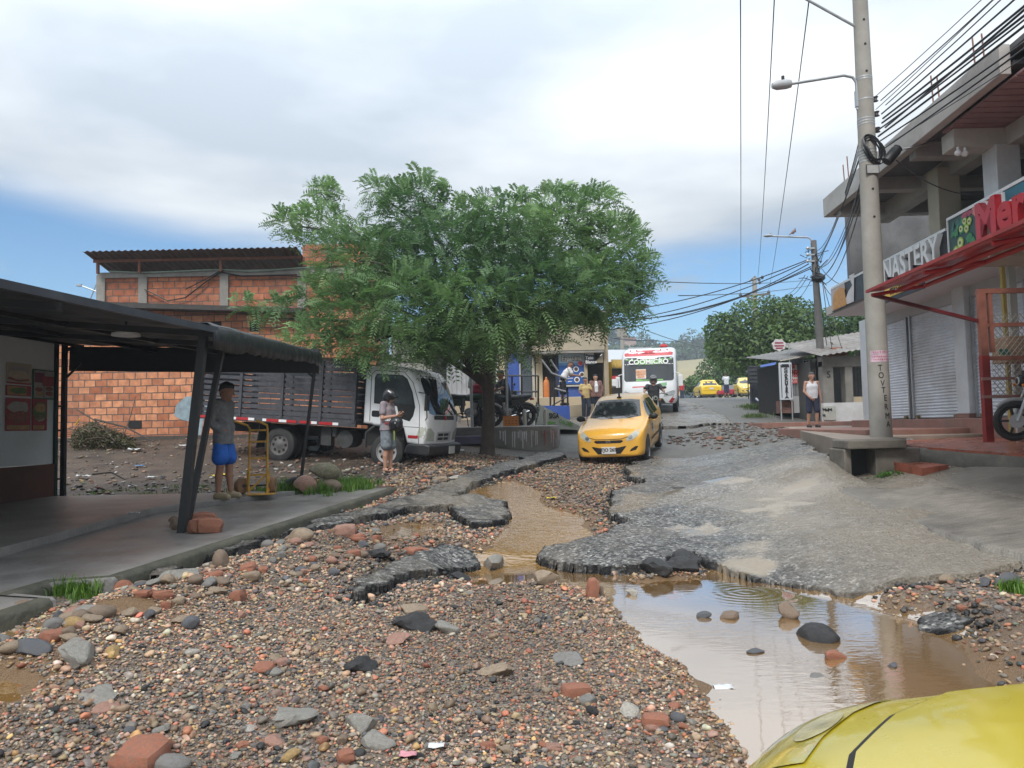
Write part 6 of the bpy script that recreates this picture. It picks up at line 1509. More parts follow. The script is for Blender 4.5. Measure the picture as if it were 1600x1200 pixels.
text('wall_mark','S',.30,TXTK,(hx(1303)+.04-.2,YP-.012,hzz(585)),(1,0,0),(0,0,1),PH,.004,world=True)
t=thing('meter_box','pale meter panel with black marks fixed on the white parapet','panel',(hx(1293),YP-.06,1.6))
mb=MB();mb.span((hx(1283),YP-.11,hzz(656)),(hx(1302),YP-.052,hzz(634)));obj('panel',mb,M('pale grey panel',(.36,.37,.33),.6),t,world=True,bevel=.01)
for i,(a,b,w_)in enumerate(((1288,640,.06),(1292.5,641,.05),(1297,640,.07),(1287.5,649,.05))):
 m_=MB();q=P(a,b,YP-.112);m_.prism([(-w_,-.05),(-.01,-.02),(w_,-.06),(w_*.8,.05),(0,.02),(-w_,.06)],q,(1,0,0),(0,0,1),(0,-.006,0));obj('marking',m_,TXTK,t,world=True)
TS=thing('tin_shack','corrugated tin shack with barred window and slanting sheet roof','shack',S_(6,26.5,1.6))
YS=26.2
sx=lambda px,py=600:P(px,py,YS).x
sz=lambda py,px=1250:P(px,py,YS).z
TIN=M('grey corrugated tin',(.23,.24,.25),.5,.35,var=.25,scale=3,dirt=(.15,.12,.1),dirtamt=.4)
def corr(x0,x1,y,z0,z1,amp=.018,per=.11):
 m2=MB();rows=[]
 for x in np.arange(x0,x1+.001,per/6):c_=amp*math.sin((x-x0)*2*math.pi/per);rows.append([(x,y+c_,z0),(x,y+c_,z1 if not callable(z1)else z1(x))])
 return m2.grid(rows)
zline=lambda x:sz(565)+(x-sx(1210))/(sx(1285)-sx(1210))*(sz(553)-sz(565))
obj('wall',corr(sx(1233),sx(1257),YS,sz(620),zline),TIN,TS,world=True,solid=.004)
obj('wall',corr(sx(1276),sx(1292),YS+.05,sz(652),zline),M('dark tin',(.05,.05,.05),.6,var=.3),TS,world=True,solid=.004)
mb=MB();mb.span((sx(1234),YS-.03,sz(645)),(sx(1257),YS+.05,sz(619)));obj('lower_panel',mb,M('pale panel',(.40,.41,.42),.6,var=.15,scale=2),TS,world=True)
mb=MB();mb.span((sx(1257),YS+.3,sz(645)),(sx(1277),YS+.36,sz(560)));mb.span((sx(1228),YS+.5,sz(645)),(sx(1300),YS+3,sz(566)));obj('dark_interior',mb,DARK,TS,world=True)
mb=MB()
for px in np.arange(1255.5,1283,4.6):mb.tube([(sx(px),YS-.06,sz(628)),(sx(px),YS-.06,sz(563))],.014,5)
mb.bar((sx(1255),YS-.06,sz(563)),(sx(1283),YS-.06,sz(563)),.03,.03);obj('window_bars',mb,WHITE,TS,world=True)
mb=MB();rows=[]
for x in np.arange(sx(1208),sx(1298),.05):c_=.02*math.sin(x*2*math.pi/.18);rows.append([(x,YS-.5,zline(x)+.02+c_),(x,YS+3.2,zline(x)+.45+c_)])
mb.grid(rows);obj('roof',mb,M('dull roofing',(.16,.155,.15),.6,.2,var=.3,scale=3),TS,world=True,solid=.01)
mb=MB();mb.bar((sx(1212),YS-.52,zline(sx(1212))),(sx(1284),YS-.52,zline(sx(1284))),.04,.05);mb.bar((sx(1290),YS-.6,sz(538)),(sx(1301),YS-.5,sz(552)),.1,.03);obj('fascia',mb,CONCP,TS,world=True)
mb=MB();mb.span((sx(1216),YS-.3,sz(645)),(sx(1234),YS+.3,sz(626)));obj('brick_base',mb,brick_mat('dark red brick',.22,.08,((.16,.05,.04),(.22,.07,.05))),TS,world=True)
mb=MB();mb.box((sx(1283),YS-.2,sz(569)),(.22,.2,.24));obj('meter_housing',mb,M('old plastic housing',(.33,.31,.28),.6),TS,world=True,bevel=.02)
mb=MB();mb.span((sx(1234),YS-.045,sz(599)),(sx(1245.5),YS-.03,sz(570)));pn=obj('red_notice',mb,M('notice paper',(.58,.57,.55),.6),TS,world=True)
text('notice_lettering','SE\nVENDE',.20,TXTR,(sx(1239.8),YS-.048,sz(577)),(1,0,0),(0,0,1),pn,.002,.012,world=True,squash=.62)
text('notice_lettering','3165\n4203',.22,TXTR,(sx(1239.8),YS-.048,sz(591)),(1,0,0),(0,0,1),pn,.002,.008,world=True,squash=.62)
CHS=thing('shop_sign','tall narrow white sign reading CHARCUTERIA down its face beside the tin shack','sign',(sx(1219),YS-.6,1.7))
ys_=YS-.55
mb=MB();mb.span((sx(1210),ys_,sz(625)),(sx(1229),ys_+.10,sz(568)));obj('panel',mb,M('sign pale blue white',(.52,.56,.61),.5,var=.05),CHS,world=True,bevel=.008)
mb=MB()
for a in(1212.3,1226.7):mb.span((sx(a)-.012,ys_-.006,sz(622)),(sx(a)+.012,ys_,sz(571)))
obj('border',mb,TXTK,CHS,world=True)
text('lettering','\n'.join('CHARCUTERIA'),.112,TXTK,(sx(1219.6),ys_-.008,sz(599.5)),(1,0,0),(0,0,1),CHS,.004,.008,world=True,vert=True,squash=1.35)
mb=MB();mb.prism([(-.14,-.05),(.14,-.05),(.12,.06),(-.12,.06)],(sx(1219),ys_-.002,sz(573)),(1,0,0),(0,0,1),(0,-.006,0));obj('emblem',mb,TXTK,CHS,world=True)
mb=MB()
for a in(1211,1228):mb.tube([(sx(a),ys_+.05,1.55),(sx(a),ys_+.05,sz(568))],.025,6)
obj('post',mb,STEEL,CHS,world=True)
t=thing('round_sign','round red and white crest sign on a pole above the tall white sign','sign',(sx(1225),ys_,1.6))
cx_,cz_=P(1217,539,ys_).x,P(1217,539,ys_).z
mb=MB();mb.prism([(.22*math.cos(a)*(1+.08*math.sin(7*a)),.20*math.sin(a)*(1+.08*math.sin(7*a)))for a in np.linspace(0,6.283,42,False)],(cx_,ys_+.04,cz_),(1,0,0),(0,0,1),(0,-.06,0));obj('crest',mb,M('crest white',(.55,.52,.53),.5),t,world=True)
mb=MB()
for a,r0 in((.07,.17),(-.03,.19),(-.11,.14)):mb.box((cx_,ys_-.025,cz_+a),(r0*1.7,.01,.045))
obj('crest_band',mb,M('crest maroon',(.28,.03,.06),.5),t,world=True)
mb=MB();mb.tube([(sx(1227),ys_+.06,sz(568)),(sx(1227),ys_+.06,sz(538))],.022,6);mb.tube([(sx(1227),ys_+.06,sz(540)),(cx_,ys_+.05,sz(540))],.015,6);obj('pole',mb,STEEL,t,world=True)
t=thing('tree_stall','dark boarded stall with blue tarpaulin under the big tree','stall',P(1185,640,33))
YD=33.0
mb=MB();a,b=P(1172,640,YD),P(1212,575,YD);mb.span((P(1184,640,YD).x,YD+.8,a.z-.4),(b.x,YD+1.0,b.z));mb.span((a.x,YD,a.z+1.12),(P(1186,600,YD).x,YD+.1,P(1180,572,YD).z));obj('boards',mb,M('blackened boards',(.03,.032,.04),.8,var=.4),t,world=True)
mb=MB()
for k in range(5):mb.span((a.x+.02,YD-.03,a.z+1.18+.17*k),(P(1185,600,YD).x,YD,a.z+1.23+.17*k))
obj('slats',mb,M('slat grey',(.06,.065,.07),.7),t,world=True)
mb=MB();mb.grid([[P(1188,574,YD-.8),P(1211,570,YD-.8)],[P(1188,571,YD+1),P(1213,566,YD+1)]]);obj('tarpaulin',mb,BLUEP,t,world=True,solid=.02)
mb=MB()
for px in(1187,1211):mb.tube([(P(px,640,YD-.8).x,YD-.8,1.8),(P(px,574,YD-.8).x,YD-.8,P(px,573,YD-.8).z)],.03,6)
obj('post',mb,BLACK,t,world=True)
p=P(1197,637,31);motorbike('dark motorbike parked facing us under the blue tarpaulin of the tree stall',(p.x,p.y,float(base(p.x,p.y))+.05),R(-95),PLASTIC,fine=False)
t=thing('small_sign_post','thin post with small pale sign beside the pale yellow taxi','sign',P(1169,640,44))
p0,p1=P(1170,628,44),P(1168,582,44);mb=MB();mb.tube([V((p0.x,p0.y,float(base(p0.x,p0.y)))),p1],.03,6);obj('post',mb,BLACK,t,world=True)
mb=MB();mb.box(p1+V((0,-.05,.1)),(.25,.03,.25));obj('plate',mb,M('pale blue plate',(.4,.5,.6),.5),t,world=True)
RW_Y=20.6
rx=lambda px,Y=RW_Y:P(px,680,Y).x
TERR=1.62
mb=MB()
arc=[(rx(690),20.0),(rx(720),19.9),(rx(800),19.7),(rx(830),19.7),(rx(855),19.9),(rx(870),20.4),(rx(877),21.2),(rx(880),22.2)]
n=len(arc)
rows=[[(x,y,.5)for x,y in arc],[(x,y,TERR-.10)for x,y in arc],[(x,y,TERR-.02)for x,y in arc],[(x+.0,y+.10,TERR)for x,y in arc],[(x-.3,24.5,TERR+.02)for x,y in arc]]
mb.grid(rows)
m_=M('stained low wall',(.20,.19,.18),.7,var=.35,scale=2.5,bump=.4,bscale=16,dirt=(.08,.075,.07),dirtamt=.7)
rw=obj('retaining_wall',mb,m_,smooth=True,angle=40);tag(rw,'low rounded concrete retaining wall with runs of red and white paint beside the taxi','wall')
mb=MB();r5=random.Random(5)
for i in range(46):
 u=r5.random();k=1.6+u*4.6;i0=int(k);f=k-i0
 a,b=V((*arc[i0],0)),V((*arc[min(i0+1,n-1)],0));p=a.lerp(b,f);d=(b-a).normalized();nn=V((d.y,-d.x,0))*.006
 w=r5.uniform(.012,.04);z1=TERR-.11-r5.random()*.04;z0=z1-r5.uniform(.10,.46)
 mb.cur=0 if u>.35 and r5.random()<.55 else 1
 mb.add([p+nn+V((0,0,z1)),p+nn+d*w+V((0,0,z1)),p+nn+d*w*.8+V((0,0,z0)),p+nn+d*w*.2+V((0,0,z0))],[(0,3,2,1)])
obj('paint_runs',mb,[M('dried red paint',(.30,.05,.06),.6),M('dried white paint',(.55,.54,.55),.6)],rw)
mb=MB();p=P(742,678,19.6);mb.box((p.x-.2,19.75,1.28),(1.0,.5,.22));tag(obj('bench_step',mb,M('purple grey paint',(.10,.09,.16),.6,var=.2),bevel=.02),'purple painted block at the foot of the terrace left of the trunk','block')
YRA=23.2
ra=lambda px,py:P(px,py,YRA)
z_r=lambda py:P(840,py,YRA).z
RAMPW=M('pale green grey wall',(.36,.38,.34),.75,var=.15,scale=2.5,dirt=(.22,.21,.18),dirtamt=.5)
RP=tag(thing('ramp','','',(ra(850,660).x,YRA,TERR)),'pale painted ramp with the words SIGA and CALDES and a green arrow','ramp')
mb=MB();A=[ra(846,633),ra(906,666),ra(906,672),ra(837,668)];mb.prism([(p.x,p.z)for p in A],(0,YRA,0),(1,0,0),(0,0,1),(0,1.3,0));obj('side_wall',mb,RAMPW,RP,world=True)
mb=MB();A=[ra(848,632),ra(895,632),ra(896,655),ra(878,652)];mb.prism([(p.x,p.z)for p in A],(0,YRA+1.32,0),(1,0,0),(0,0,1),(0,.2,0));obj('blue_wall',mb,BLUEP,RP,world=True)
mb=MB();a,b=ra(768,632),ra(834,667);mb.span((a.x,YRA+.1,b.z-.2),(b.x,YRA+1.4,a.z));obj('landing_wall',mb,RAMPW,RP,world=True)
mb=MB();a,b=ra(836,632),ra(846,664);mb.span((a.x,YRA+.3,b.z-.2),(b.x,YRA+.5,a.z));obj('pier',mb,M('grey pier',(.25,.26,.25),.7),RP,world=True)
text('lettering','SIGA',.23,TXTK,ra(865.5,650)+V((0,-.01,0)),(1,0,0),(0,0,1),RP,.004,.008,world=True,squash=.62)
text('lettering','CALDES',.15,TXTG,ra(884,661)+V((0,-.01,0)),(1,0,-.35),(.35,0,1),RP,.004,.004,world=True,squash=.8)
mb=MB();q=ra(862,660.5);mb.prism([(-.0,0),(.10,.07),(.10,.028),(.27,.028),(.27,-.028),(.10,-.028),(.10,-.07)],q+V((-.15,-.004,0)),(1,0,0),(0,0,1),(0,-.008,0));obj('arrow',mb,TXTG,RP,world=True)
text('lettering','ZAPATONES',.15,TXTK,ra(816,637)+V((0,.09,0)),(1,0,0),(0,0,1),RP,.004,.004,world=True,squash=.62)
text('lettering','LES',.19,TXTK,ra(814,643.5)+V((0,.09,0)),(1,0,0),(0,0,1),RP,.004,.006,world=True,squash=.7)
text('lettering','H\nE\nI\nD\nI',.17,TXTK,ra(841,648)+V((0,.29,0)),(1,0,0),(0,0,1),RP,.004,.006,world=True)
for i,(px,Y)in enumerate(((820,21.6),(852,21.5))):
 mb=MB();p=P(px,668,Y);mb.tube([(p.x,Y,TERR),(p.x,Y,TERR+.44)],.055,12);mb.ell((p.x,Y,TERR+.44),(.055,.055,.04),12,6)
 tag(obj('bollard',mb,CONCP,smooth=True,angle=40),('left short pale bollard on the terrace by the orange crate','right short pale bollard on the terrace by the word SIGA')[i],'bollard')
t=thing('handrail','black steel railing along the landing above the painted wall','railing',ra(810,630))
mb=MB();Yh=YRA+.35
for px in(772,800,815,841):p0,p1=P(px,632,Yh),P(px,587,Yh);mb.tube([p0,p1],.035,6)
for py in(587,612):mb.tube([P(770,py,Yh),P(841,py,Yh)],.03,6)
obj('rails',mb,BLACK,t,world=True)
t=thing('stair_rail','black rail of the stair with grey sloping handrails beside the blue poster','railing',P(870,630,26))
mb=MB()
for px in(860,866,879,887):mb.tube([P(px,634,26),P(px,595 if px<870 else 612,26)],.035,6)
mb.tube([P(862,634,26),P(889,618,26)],.03,6);obj('posts',mb,BLACK,t,world=True)
mb=MB();mb.tube([P(846,562,26),P(862,583,26),P(888,593,26)],.035,8);mb.tube([P(860,562,26),P(872,580,26)],.03,8);mb.tube([P(866,607,26),P(884,612,26)],.035,8);obj('handrail',mb,M('dull rail steel',(.2,.2,.21),.5,.3),t,world=True,smooth=True)
mb=MB();YT=28.6
a=P(775,621,YT);b=P(932,634,YT)
mb.span((a.x-4,YT,1.0),(b.x-.3,34,P(850,621,YT).z));mb.span((a.x+2,YT-1.0,1.0),(b.x-.2,YT,P(850,634,YT).z))
tag(obj('terrace',mb,TANW,bevel=.02),'tan plinth of the terrace in front of the blue doored shops','terrace')
TF=P(850,621,YT).z
SR=thing('shop_row','row of tin and rendered shop fronts with blue doors behind the big tree','building',P(780,620,31))
YF=31.0
fx=lambda px,py=600,Y=YF:P(px,py,Y).x
fz=lambda py,px=800,Y=YF:P(px,py,Y).z
mb=MB();mb.span((fx(610),YF+.3,1.2),(fx(872),YF+.6,fz(505)));obj('wall',mb,M('grey block wall',(.27,.26,.25),.85,var=.2,scale=2,dirt=(.15,.15,.14),dirtamt=.5),SR,world=True)
mb=MB()
for a,b in((660,700),):
 for i in range(7):
  for j in range(4):mb.span((fx(662+i*6),YF+.26,fz(566-j*8)),(fx(666+i*6),YF+.29,fz(561-j*8)))
obj('grille_opening',mb,DARK,SR,world=True)
obj('wall',corr(fx(699),fx(742),YF-.3,1.6,fz(560),.03,.2),M('pale tin sheet',(.33,.34,.36),.55,.2,var=.2,scale=3),SR,world=True,solid=.005)
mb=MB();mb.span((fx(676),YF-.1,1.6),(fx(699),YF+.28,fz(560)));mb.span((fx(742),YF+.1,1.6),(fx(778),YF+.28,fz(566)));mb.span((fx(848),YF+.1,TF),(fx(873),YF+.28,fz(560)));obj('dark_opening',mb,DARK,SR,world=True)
mb=MB();mb.span((fx(791),YF+.2,TF),(fx(812),YF+.28,fz(552)));obj('door',mb,BLUEP,SR,world=True)
mb=MB();mb.span((fx(815),YF+.2,TF),(fx(831),YF+.28,fz(552)));obj('door',mb,M('slate blue door',(.05,.065,.085),.5),SR,world=True)
mb=MB();mb.span((fx(812),YF+.1,TF),(fx(814),YF+.2,fz(555)));mb.span((fx(832),YF+.1,TF),(fx(836),YF+.26,fz(552)));mb.span((fx(775),YF+.05,TF),(fx(779),YF+.26,fz(552)));obj('frame',mb,CONCP,SR,world=True)
mb=MB();mb.span((fx(781),YF,TF),(fx(789),YF+.28,fz(552)));mb.span((fx(838),YF,TF),(fx(848),YF+.28,fz(552)));obj('pilaster',mb,M('cream pilaster',(.48,.40,.28),.8,var=.1),SR,world=True)
t=thing('gas_cylinder','orange gas cylinder standing by the cream pilaster','cylinder',P(854,619,29.5))
q=P(854,619,29.8);mb=MB();mb.lathe([(.08,0),(.11,.03),(.12,.1),(.12,.62),(.09,.72),(.04,.75),(.04,.82),(.03,.85)],(q.x,q.y,TF));obj('cylinder',mb,M('orange enamel',(.50,.16,.04),.4),t,world=True,smooth=True)
BB=thing('beige_building','beige two storey corner building with blue shop poster below','building',P(910,620,31))
YB2=30.2
gxx=lambda px,py=560,Y=YB2:P(px,py,Y).x
gzz=lambda py,px=910,Y=YB2:P(px,py,Y).z
mb=MB();mb.span((gxx(830),YB2,gzz(547)),(gxx(945),YB2+.2,gzz(508)));mb.span((gxx(945)-.2,YB2+.2,gzz(547)),(gxx(945),YB2+4,gzz(508)));obj('balcony_wall',mb,M('beige render',(.42,.36,.27),.8,var=.1,scale=1.5,dirt=(.30,.25,.18),dirtamt=.5),BB,world=True)
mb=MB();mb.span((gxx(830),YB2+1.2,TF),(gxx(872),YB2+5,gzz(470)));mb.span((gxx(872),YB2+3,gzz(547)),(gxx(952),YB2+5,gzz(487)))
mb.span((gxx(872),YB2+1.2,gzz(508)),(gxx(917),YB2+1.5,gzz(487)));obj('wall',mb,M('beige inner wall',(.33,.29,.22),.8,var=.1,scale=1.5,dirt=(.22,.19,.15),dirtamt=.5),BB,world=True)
mb=MB();mb.span((gxx(918),YB2+1.3,gzz(508)),(gxx(936),YB2+1.34,gzz(492)));obj('window',mb,DARK,BB,world=True)
mb=MB()
for k in range(4):mb.span((gxx(918),YB2+1.26,gzz(507)+.12*k),(gxx(936),YB2+1.3,gzz(507)+.12*k+.05))
obj('window_slats',mb,M('brown slats',(.10,.08,.06),.7),BB,world=True)
mb=MB();mb.span((gxx(860),YB2-.3,gzz(491)),(gxx(957),YB2+5,gzz(486)));mb.span((gxx(830),YB2+.02,gzz(551)),(gxx(944),YB2+5,gzz(547)-.01));obj('slab',mb,CONC,BB,world=True)
mb=MB();mb.span((gxx(945),YB2+.3,TF-1),(gxx(952),YB2+.8,gzz(491)));mb.prism([(gxx(930),gzz(566)),(gxx(944),gzz(552)),(gxx(944),gzz(566))],(0,YB2+.3,0),(1,0,0),(0,0,1),(0,.3,0));mb.span((gxx(914),YB2+.4,1.7),(gxx(919),YB2+.7,gzz(552)));obj('pillar',mb,TANW,BB,world=True)
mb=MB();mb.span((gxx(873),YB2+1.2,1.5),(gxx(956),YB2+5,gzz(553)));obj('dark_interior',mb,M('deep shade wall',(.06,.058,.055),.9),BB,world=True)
t=thing('shop_poster','blue and white shop poster with ringed pictures on the beige building','sign',P(893,600,YB2))
yp=YB2+.55
ppx=lambda px:P(px,575,yp).x
ppz=lambda py:P(893,py,yp).z
mb=MB();mb.span((ppx(868),yp+.03,ppz(604)),(ppx(917),yp+.12,ppz(547)));obj('frame',mb,M('dark blue frame',(.02,.028,.06),.5),t,world=True)
mb=MB();mb.span((ppx(873),yp,ppz(600)),(ppx(914),yp+.03,ppz(552)));obj('sheet',mb,M('poster blue',(.025,.10,.36),.45,var=.1),t,world=True)
mb=MB();mb.span((ppx(873),yp-.008,ppz(567)),(ppx(914),yp,ppz(552)));obj('header',mb,M('poster sky blue',(.36,.50,.62),.45),t,world=True)
mb=MB();mb.span((ppx(873),yp-.007,ppz(571)),(ppx(914),yp,ppz(567)));obj('header_band',mb,M('poster mid blue',(.10,.25,.50),.45),t,world=True)
text('lettering','Espaldita',.235,TXTK,(ppx(893.5),yp-.010,ppz(560.4)),(1,0,0),(0,0,1),t,.003,.022,world=True)
text('lettering','Espaldita',.235,TXTW,(ppx(893.5),yp-.017,ppz(560.4)),(1,0,0),(0,0,1),t,.003,.006,world=True)
for(a,b,r)in((900,577,.115),(909,585.5,.115),(901,593.5,.115),(907,568,.11)):
 for rr_,mt,lf in((r,TXTW if b!=568 else M('poster rose',(.5,.2,.26),.5),.012),(r*.66,M('poster food',(.10,.06,.04),.5,var=.5,scale=30)if b!=568 else TXTR,.018)):
  m2=MB();m2.prism(circ(0,0,rr_,18),(ppx(a),yp-lf,ppz(b)),(1,0,0),(0,0,1),(0,.006,0));obj('ring_picture',m2,mt,t,world=True)
mb=MB()
for i,b in enumerate((573,576,579,585,588,591,596)):mb.span((ppx(887),yp-.01,ppz(b+.5)),(ppx(893+(i%3)),yp-.001,ppz(b-.5)))
obj('price_lines',mb,TXTW,t,world=True)
t=thing('shop_sign','small black hanging sign with three white words beside the blue poster','sign',P(922,560,YB2))
mb=MB();mb.span((gxx(914.5),YB2+.25,gzz(569)),(gxx(930),YB2+.33,gzz(549)));obj('panel',mb,M('slate sign',(.03,.036,.05),.5),t,world=True)
text('lettering','Pollo\nTato\nBlanco',.17,TXTW,(gxx(915.6),YB2+.245,gzz(558.5)),(1,0,0),(0,0,1),t,.003,.004,world=True,align='LEFT')
t=thing('blue_counter','blue counter boxes below the shop poster','counter',P(890,620,YB2-.5))
mb=MB();mb.span((gxx(872),YB2-.1,TF),(gxx(884),YB2+.4,gzz(604)));mb.span((gxx(886),YB2-.1,TF),(gxx(910),YB2+.4,gzz(602)));obj('boxes',mb,BLUEP,t,world=True,bevel=.02)
mb=MB();mb.span((gxx(871),YB2-.2,gzz(604)),(gxx(911),YB2+.4,gzz(601.5)));obj('top',mb,CONCP,t,world=True)
t=thing('yellow_awning','yellow cloth awning on a yellow post beyond the beige building','awning',P(955,610,33))
p0,p1=P(951,640,32),P(951,566,32);mb=MB();mb.tube([p0-V((0,0,.8)),p1],.13,14);obj('post',mb,M('yellow enamel',(.55,.33,.03),.5,var=.15),t,world=True,smooth=True)
mb=MB();rows=[]
for i,u in enumerate(np.linspace(0,1,18)):
 q0=P(955+26*u,562,34);q1=P(955+26*u,571+1.2*math.sin(u*30),33);q2=P(955+26*u,575+1.2*math.sin(u*24),32.6);rows.append([q0,q1,q2])
mb.grid(rows);obj('cloth',mb,M('mustard cloth',(.42,.26,.03),.8,var=.2,scale=4),t,world=True,solid=.02,smooth='all')
t=thing('market_hall','low building with pale tin roof and dark open front beyond the yellow awning','building',P(975,600,44))
mb=MB();a,b=P(940,640,46),P(1000,575,46);mb.span((a.x,46,2),(b.x,46.3,b.z));obj('wall',mb,M('brown shade wall',(.09,.07,.06),.9,var=.3),t,world=True)
mb=MB();mb.grid([[P(935,566,44),P(1008,566,44)],[P(935,547,52),P(1008,547,52)]]);obj('roof',mb,M('pale tin roof',(.40,.42,.44),.6,var=.1),t,world=True,solid=.05)
mb=MB();mb.box(P(998,551,50),(1.5,1.5,.55));obj('roof_room',mb,M('grey roof room',(.35,.35,.36),.8),t,world=True)
mb=MB();mb.span(P(957,600,40),P(964,588,40.4));obj('red_board',mb,REDP,t,world=True)
for i,(a,b)in enumerate((((918,594),(945,585)),((955,597),(968,592)))):
 q0,q1=P(a[0],a[1]+6,38),P(b[0],b[1],38);mb=MB();mb.prism(rrect(0,0,q1.x-q0.x,max(.3,q1.z-q0.z),.1),q0,(1,0,0),(0,0,1),(0,1.6,0))
 tag(obj('parasol_roof' if 0 else 'market_tilt',mb,WHITE),('white market tilt behind the yellow post, left one','small white tilt right of the yellow post')[i],'tilt')
t=thing('warehouse','long pale yellow warehouse with shallow gable behind the bus','building',P(1090,590,100))
YW=100.0;wxx=lambda px:P(px,590,YW).x;wzz=lambda py:P(1090,py,YW).z
mb=MB();mb.span((wxx(1040),YW,0),(wxx(1170),YW+1,wzz(578)));obj('wall',mb,M('pale yellow render',(.50,.45,.30),.8,var=.06,scale=.5),t,world=True)
mb=MB();mb.prism([(wxx(1030),wzz(578)),(wxx(1180),wzz(578)),(wxx(1170),wzz(556)),(wxx(1045),wzz(564))],(0,YW+.4,0),(1,0,0),(0,0,1),(0,18,0));obj('roof',mb,M('cream sheet roof',(.46,.43,.31),.7,var=.06,scale=.5),t,world=True)
DEN,WSH,YSH=M('dark denim',(.018,.024,.045),.85,var=.3),M('cream shirt',(.42,.40,.35),.85,var=.1),M('pale yellow shirt',(.48,.36,.16),.85,var=.12)
LO=dict(res=.016,face=True)
p=P(748,640,20.75)
bp,J,H,s=person('man in cream shirt carrying a red drawstring bag, back to us beside the trunk',(p.x,20.75,TERR),R(82),1.68,dict(elL=(.02,.26,1.12),wrL=(.2,.2,1.05),elR=(.02,-.26,1.12),wrR=(.2,-.2,1.05)),head=(0,R(12)),skin=SK1,build=1.15,top=('tee',WSH),bottom=(.98,DEN,.015),shoes=('shoe',M('black shoe',(.02,.02,.02),.6)),**LO)
mw=MW[bp.name]
t=thing('drawstring_bag','red drawstring bag on the back of the man in cream shirt','bag',mw@V((-.15,0,1.1)),R(82))
v_,q_=sdf_mesh([(V((0,-.10,-.13)),V((0,.10,-.13)),.075,.075),(V((0,-.06,0)),V((0,.06,0)),.07,.07),(V((.02,0,.16)),V((.02,0,.10)),.035,.05)],.015,.05);link('sack',mesh_np('sack',v_,q_),M('red bag cloth',(.28,.015,.035),.7,var=.2,scale=10),t,smooth='all')
mb=MB()
for y in(-.12,.12):mb.tube([(.02,y*.1,.17),(.06,y*.8,.28),(.14,y*1.0,.36),(.24,y,.30)],.010,6)
obj('cords',mb,BLACK,t)
def sitting(fwd=.42):
 return dict(kneeL=(fwd,.14,.46),kneeR=(fwd,-.14,.46),hipL=(0,.09,.52),hipR=(0,-.09,.52),pel=(0,0,.55),ankL=(fwd-.06,.14,.085),ankR=(fwd-.06,-.14,.085),toeL=(fwd+.10,.15,.03),toeR=(fwd+.10,-.15,.03),waist=(.03,0,.69),chest=(.09,0,.90),neck=(.14,0,1.06),shL=(.12,.175,1.02),shR=(.12,-.175,1.02),elL=(.24,.24,.80),elR=(.24,-.24,.80),wrL=(.44,.12,.72),wrR=(.44,-.12,.72))
p=P(797,652,21.6)
motorbike('dark motorbike with a seated rider on the terrace behind the orange crate',(p.x-.1,21.6,TERR),R(205),PLASTIC,fine=False)
person('rider in dark clothes sitting on the motorbike on the terrace',(p.x-.08,21.66,TERR+.28),R(205),1.70,sitting(.30),head=(R(-20),R(12)),skin=SK1,top=('tee',M('black shirt',(.018,.018,.02),.85)),bottom=(.98,M('black trousers',(.015,.015,.018),.85),.015),shoes=('shoe',PLASTIC),**LO)
p=P(722,668,20.6)
motorbike('black motorbike left of the man with the red bag on the terrace',(p.x+.2,20.6,TERR),R(10),M('deep green paint',(.02,.05,.03),.4),fine=False)
p=P(782,660,22.4);motorbike('dark motorbike parked deeper on the terrace beside the rider',(p.x,22.5,TERR),R(25),PLASTIC,fine=False)
t=thing('notice_post','thin grey post with red and white notice among the terrace motorbikes','sign',P(792,640,21.2))
q0,q1=P(792,650,21.2),P(792,553,21.2);mb=MB();mb.tube([V((q0.x,21.2,TERR)),q1],.035,8);obj('post',mb,STEEL,t,world=True)
mb=MB();q=P(793,559,21.17);mb.box(q,(.20,.02,.28));pl=obj('plate',mb,PLATE,t,world=True)
text('lettering','NO\n!',.13,TXTR,q+V((0,-.012,.02)),(1,0,0),(0,0,1),pl,.002,.008,world=True)
t=thing('white_post','slim white post standing left of the tree trunk on the terrace edge','post',P(744,670,20.1))
q1=P(735,575,20.1);q0=P(738,672,20.1);mb=MB();mb.tube([V((q0.x,20.1,TERR)),q1],.04,8);obj('tube',mb,M('grey white tube',(.38,.39,.41),.5),t,world=True)
t=thing('orange_crate','orange plastic crate on the terrace edge right of the trunk','crate',P(799,671,20.2))
a,b=P(787,671,20.2),P(810,657,20.2);ORC=M('orange plastic',(.62,.20,.015),.45,var=.1);mb=MB();w=b.x-a.x;z0=TERR
for y in(20.0,20.36):
 for k in range(4):mb.span((a.x,y-.012,z0+.01+.068*k),(b.x,y+.012,z0+.055+.068*k))
 for x in np.linspace(a.x+.02,b.x-.02,5):mb.span((x-.022,y-.014,z0),(x+.022,y+.014,z0+.28))
for x in(a.x,b.x):
 for k in range(4):mb.span((x-.012,20.0,z0+.01+.068*k),(x+.012,20.36,z0+.055+.068*k))
mb.span((a.x,20.0,z0),(b.x,20.36,z0+.02));obj('crate_body',mb,ORC,t,world=True)
mb=MB();mb.span((a.x+.03,20.02,z0+.03),(b.x-.03,20.34,z0+.2));obj('contents',mb,M('crate contents',(.25,.10,.02),.8,var=.4),t,world=True)
p=P(880,632,26.2)
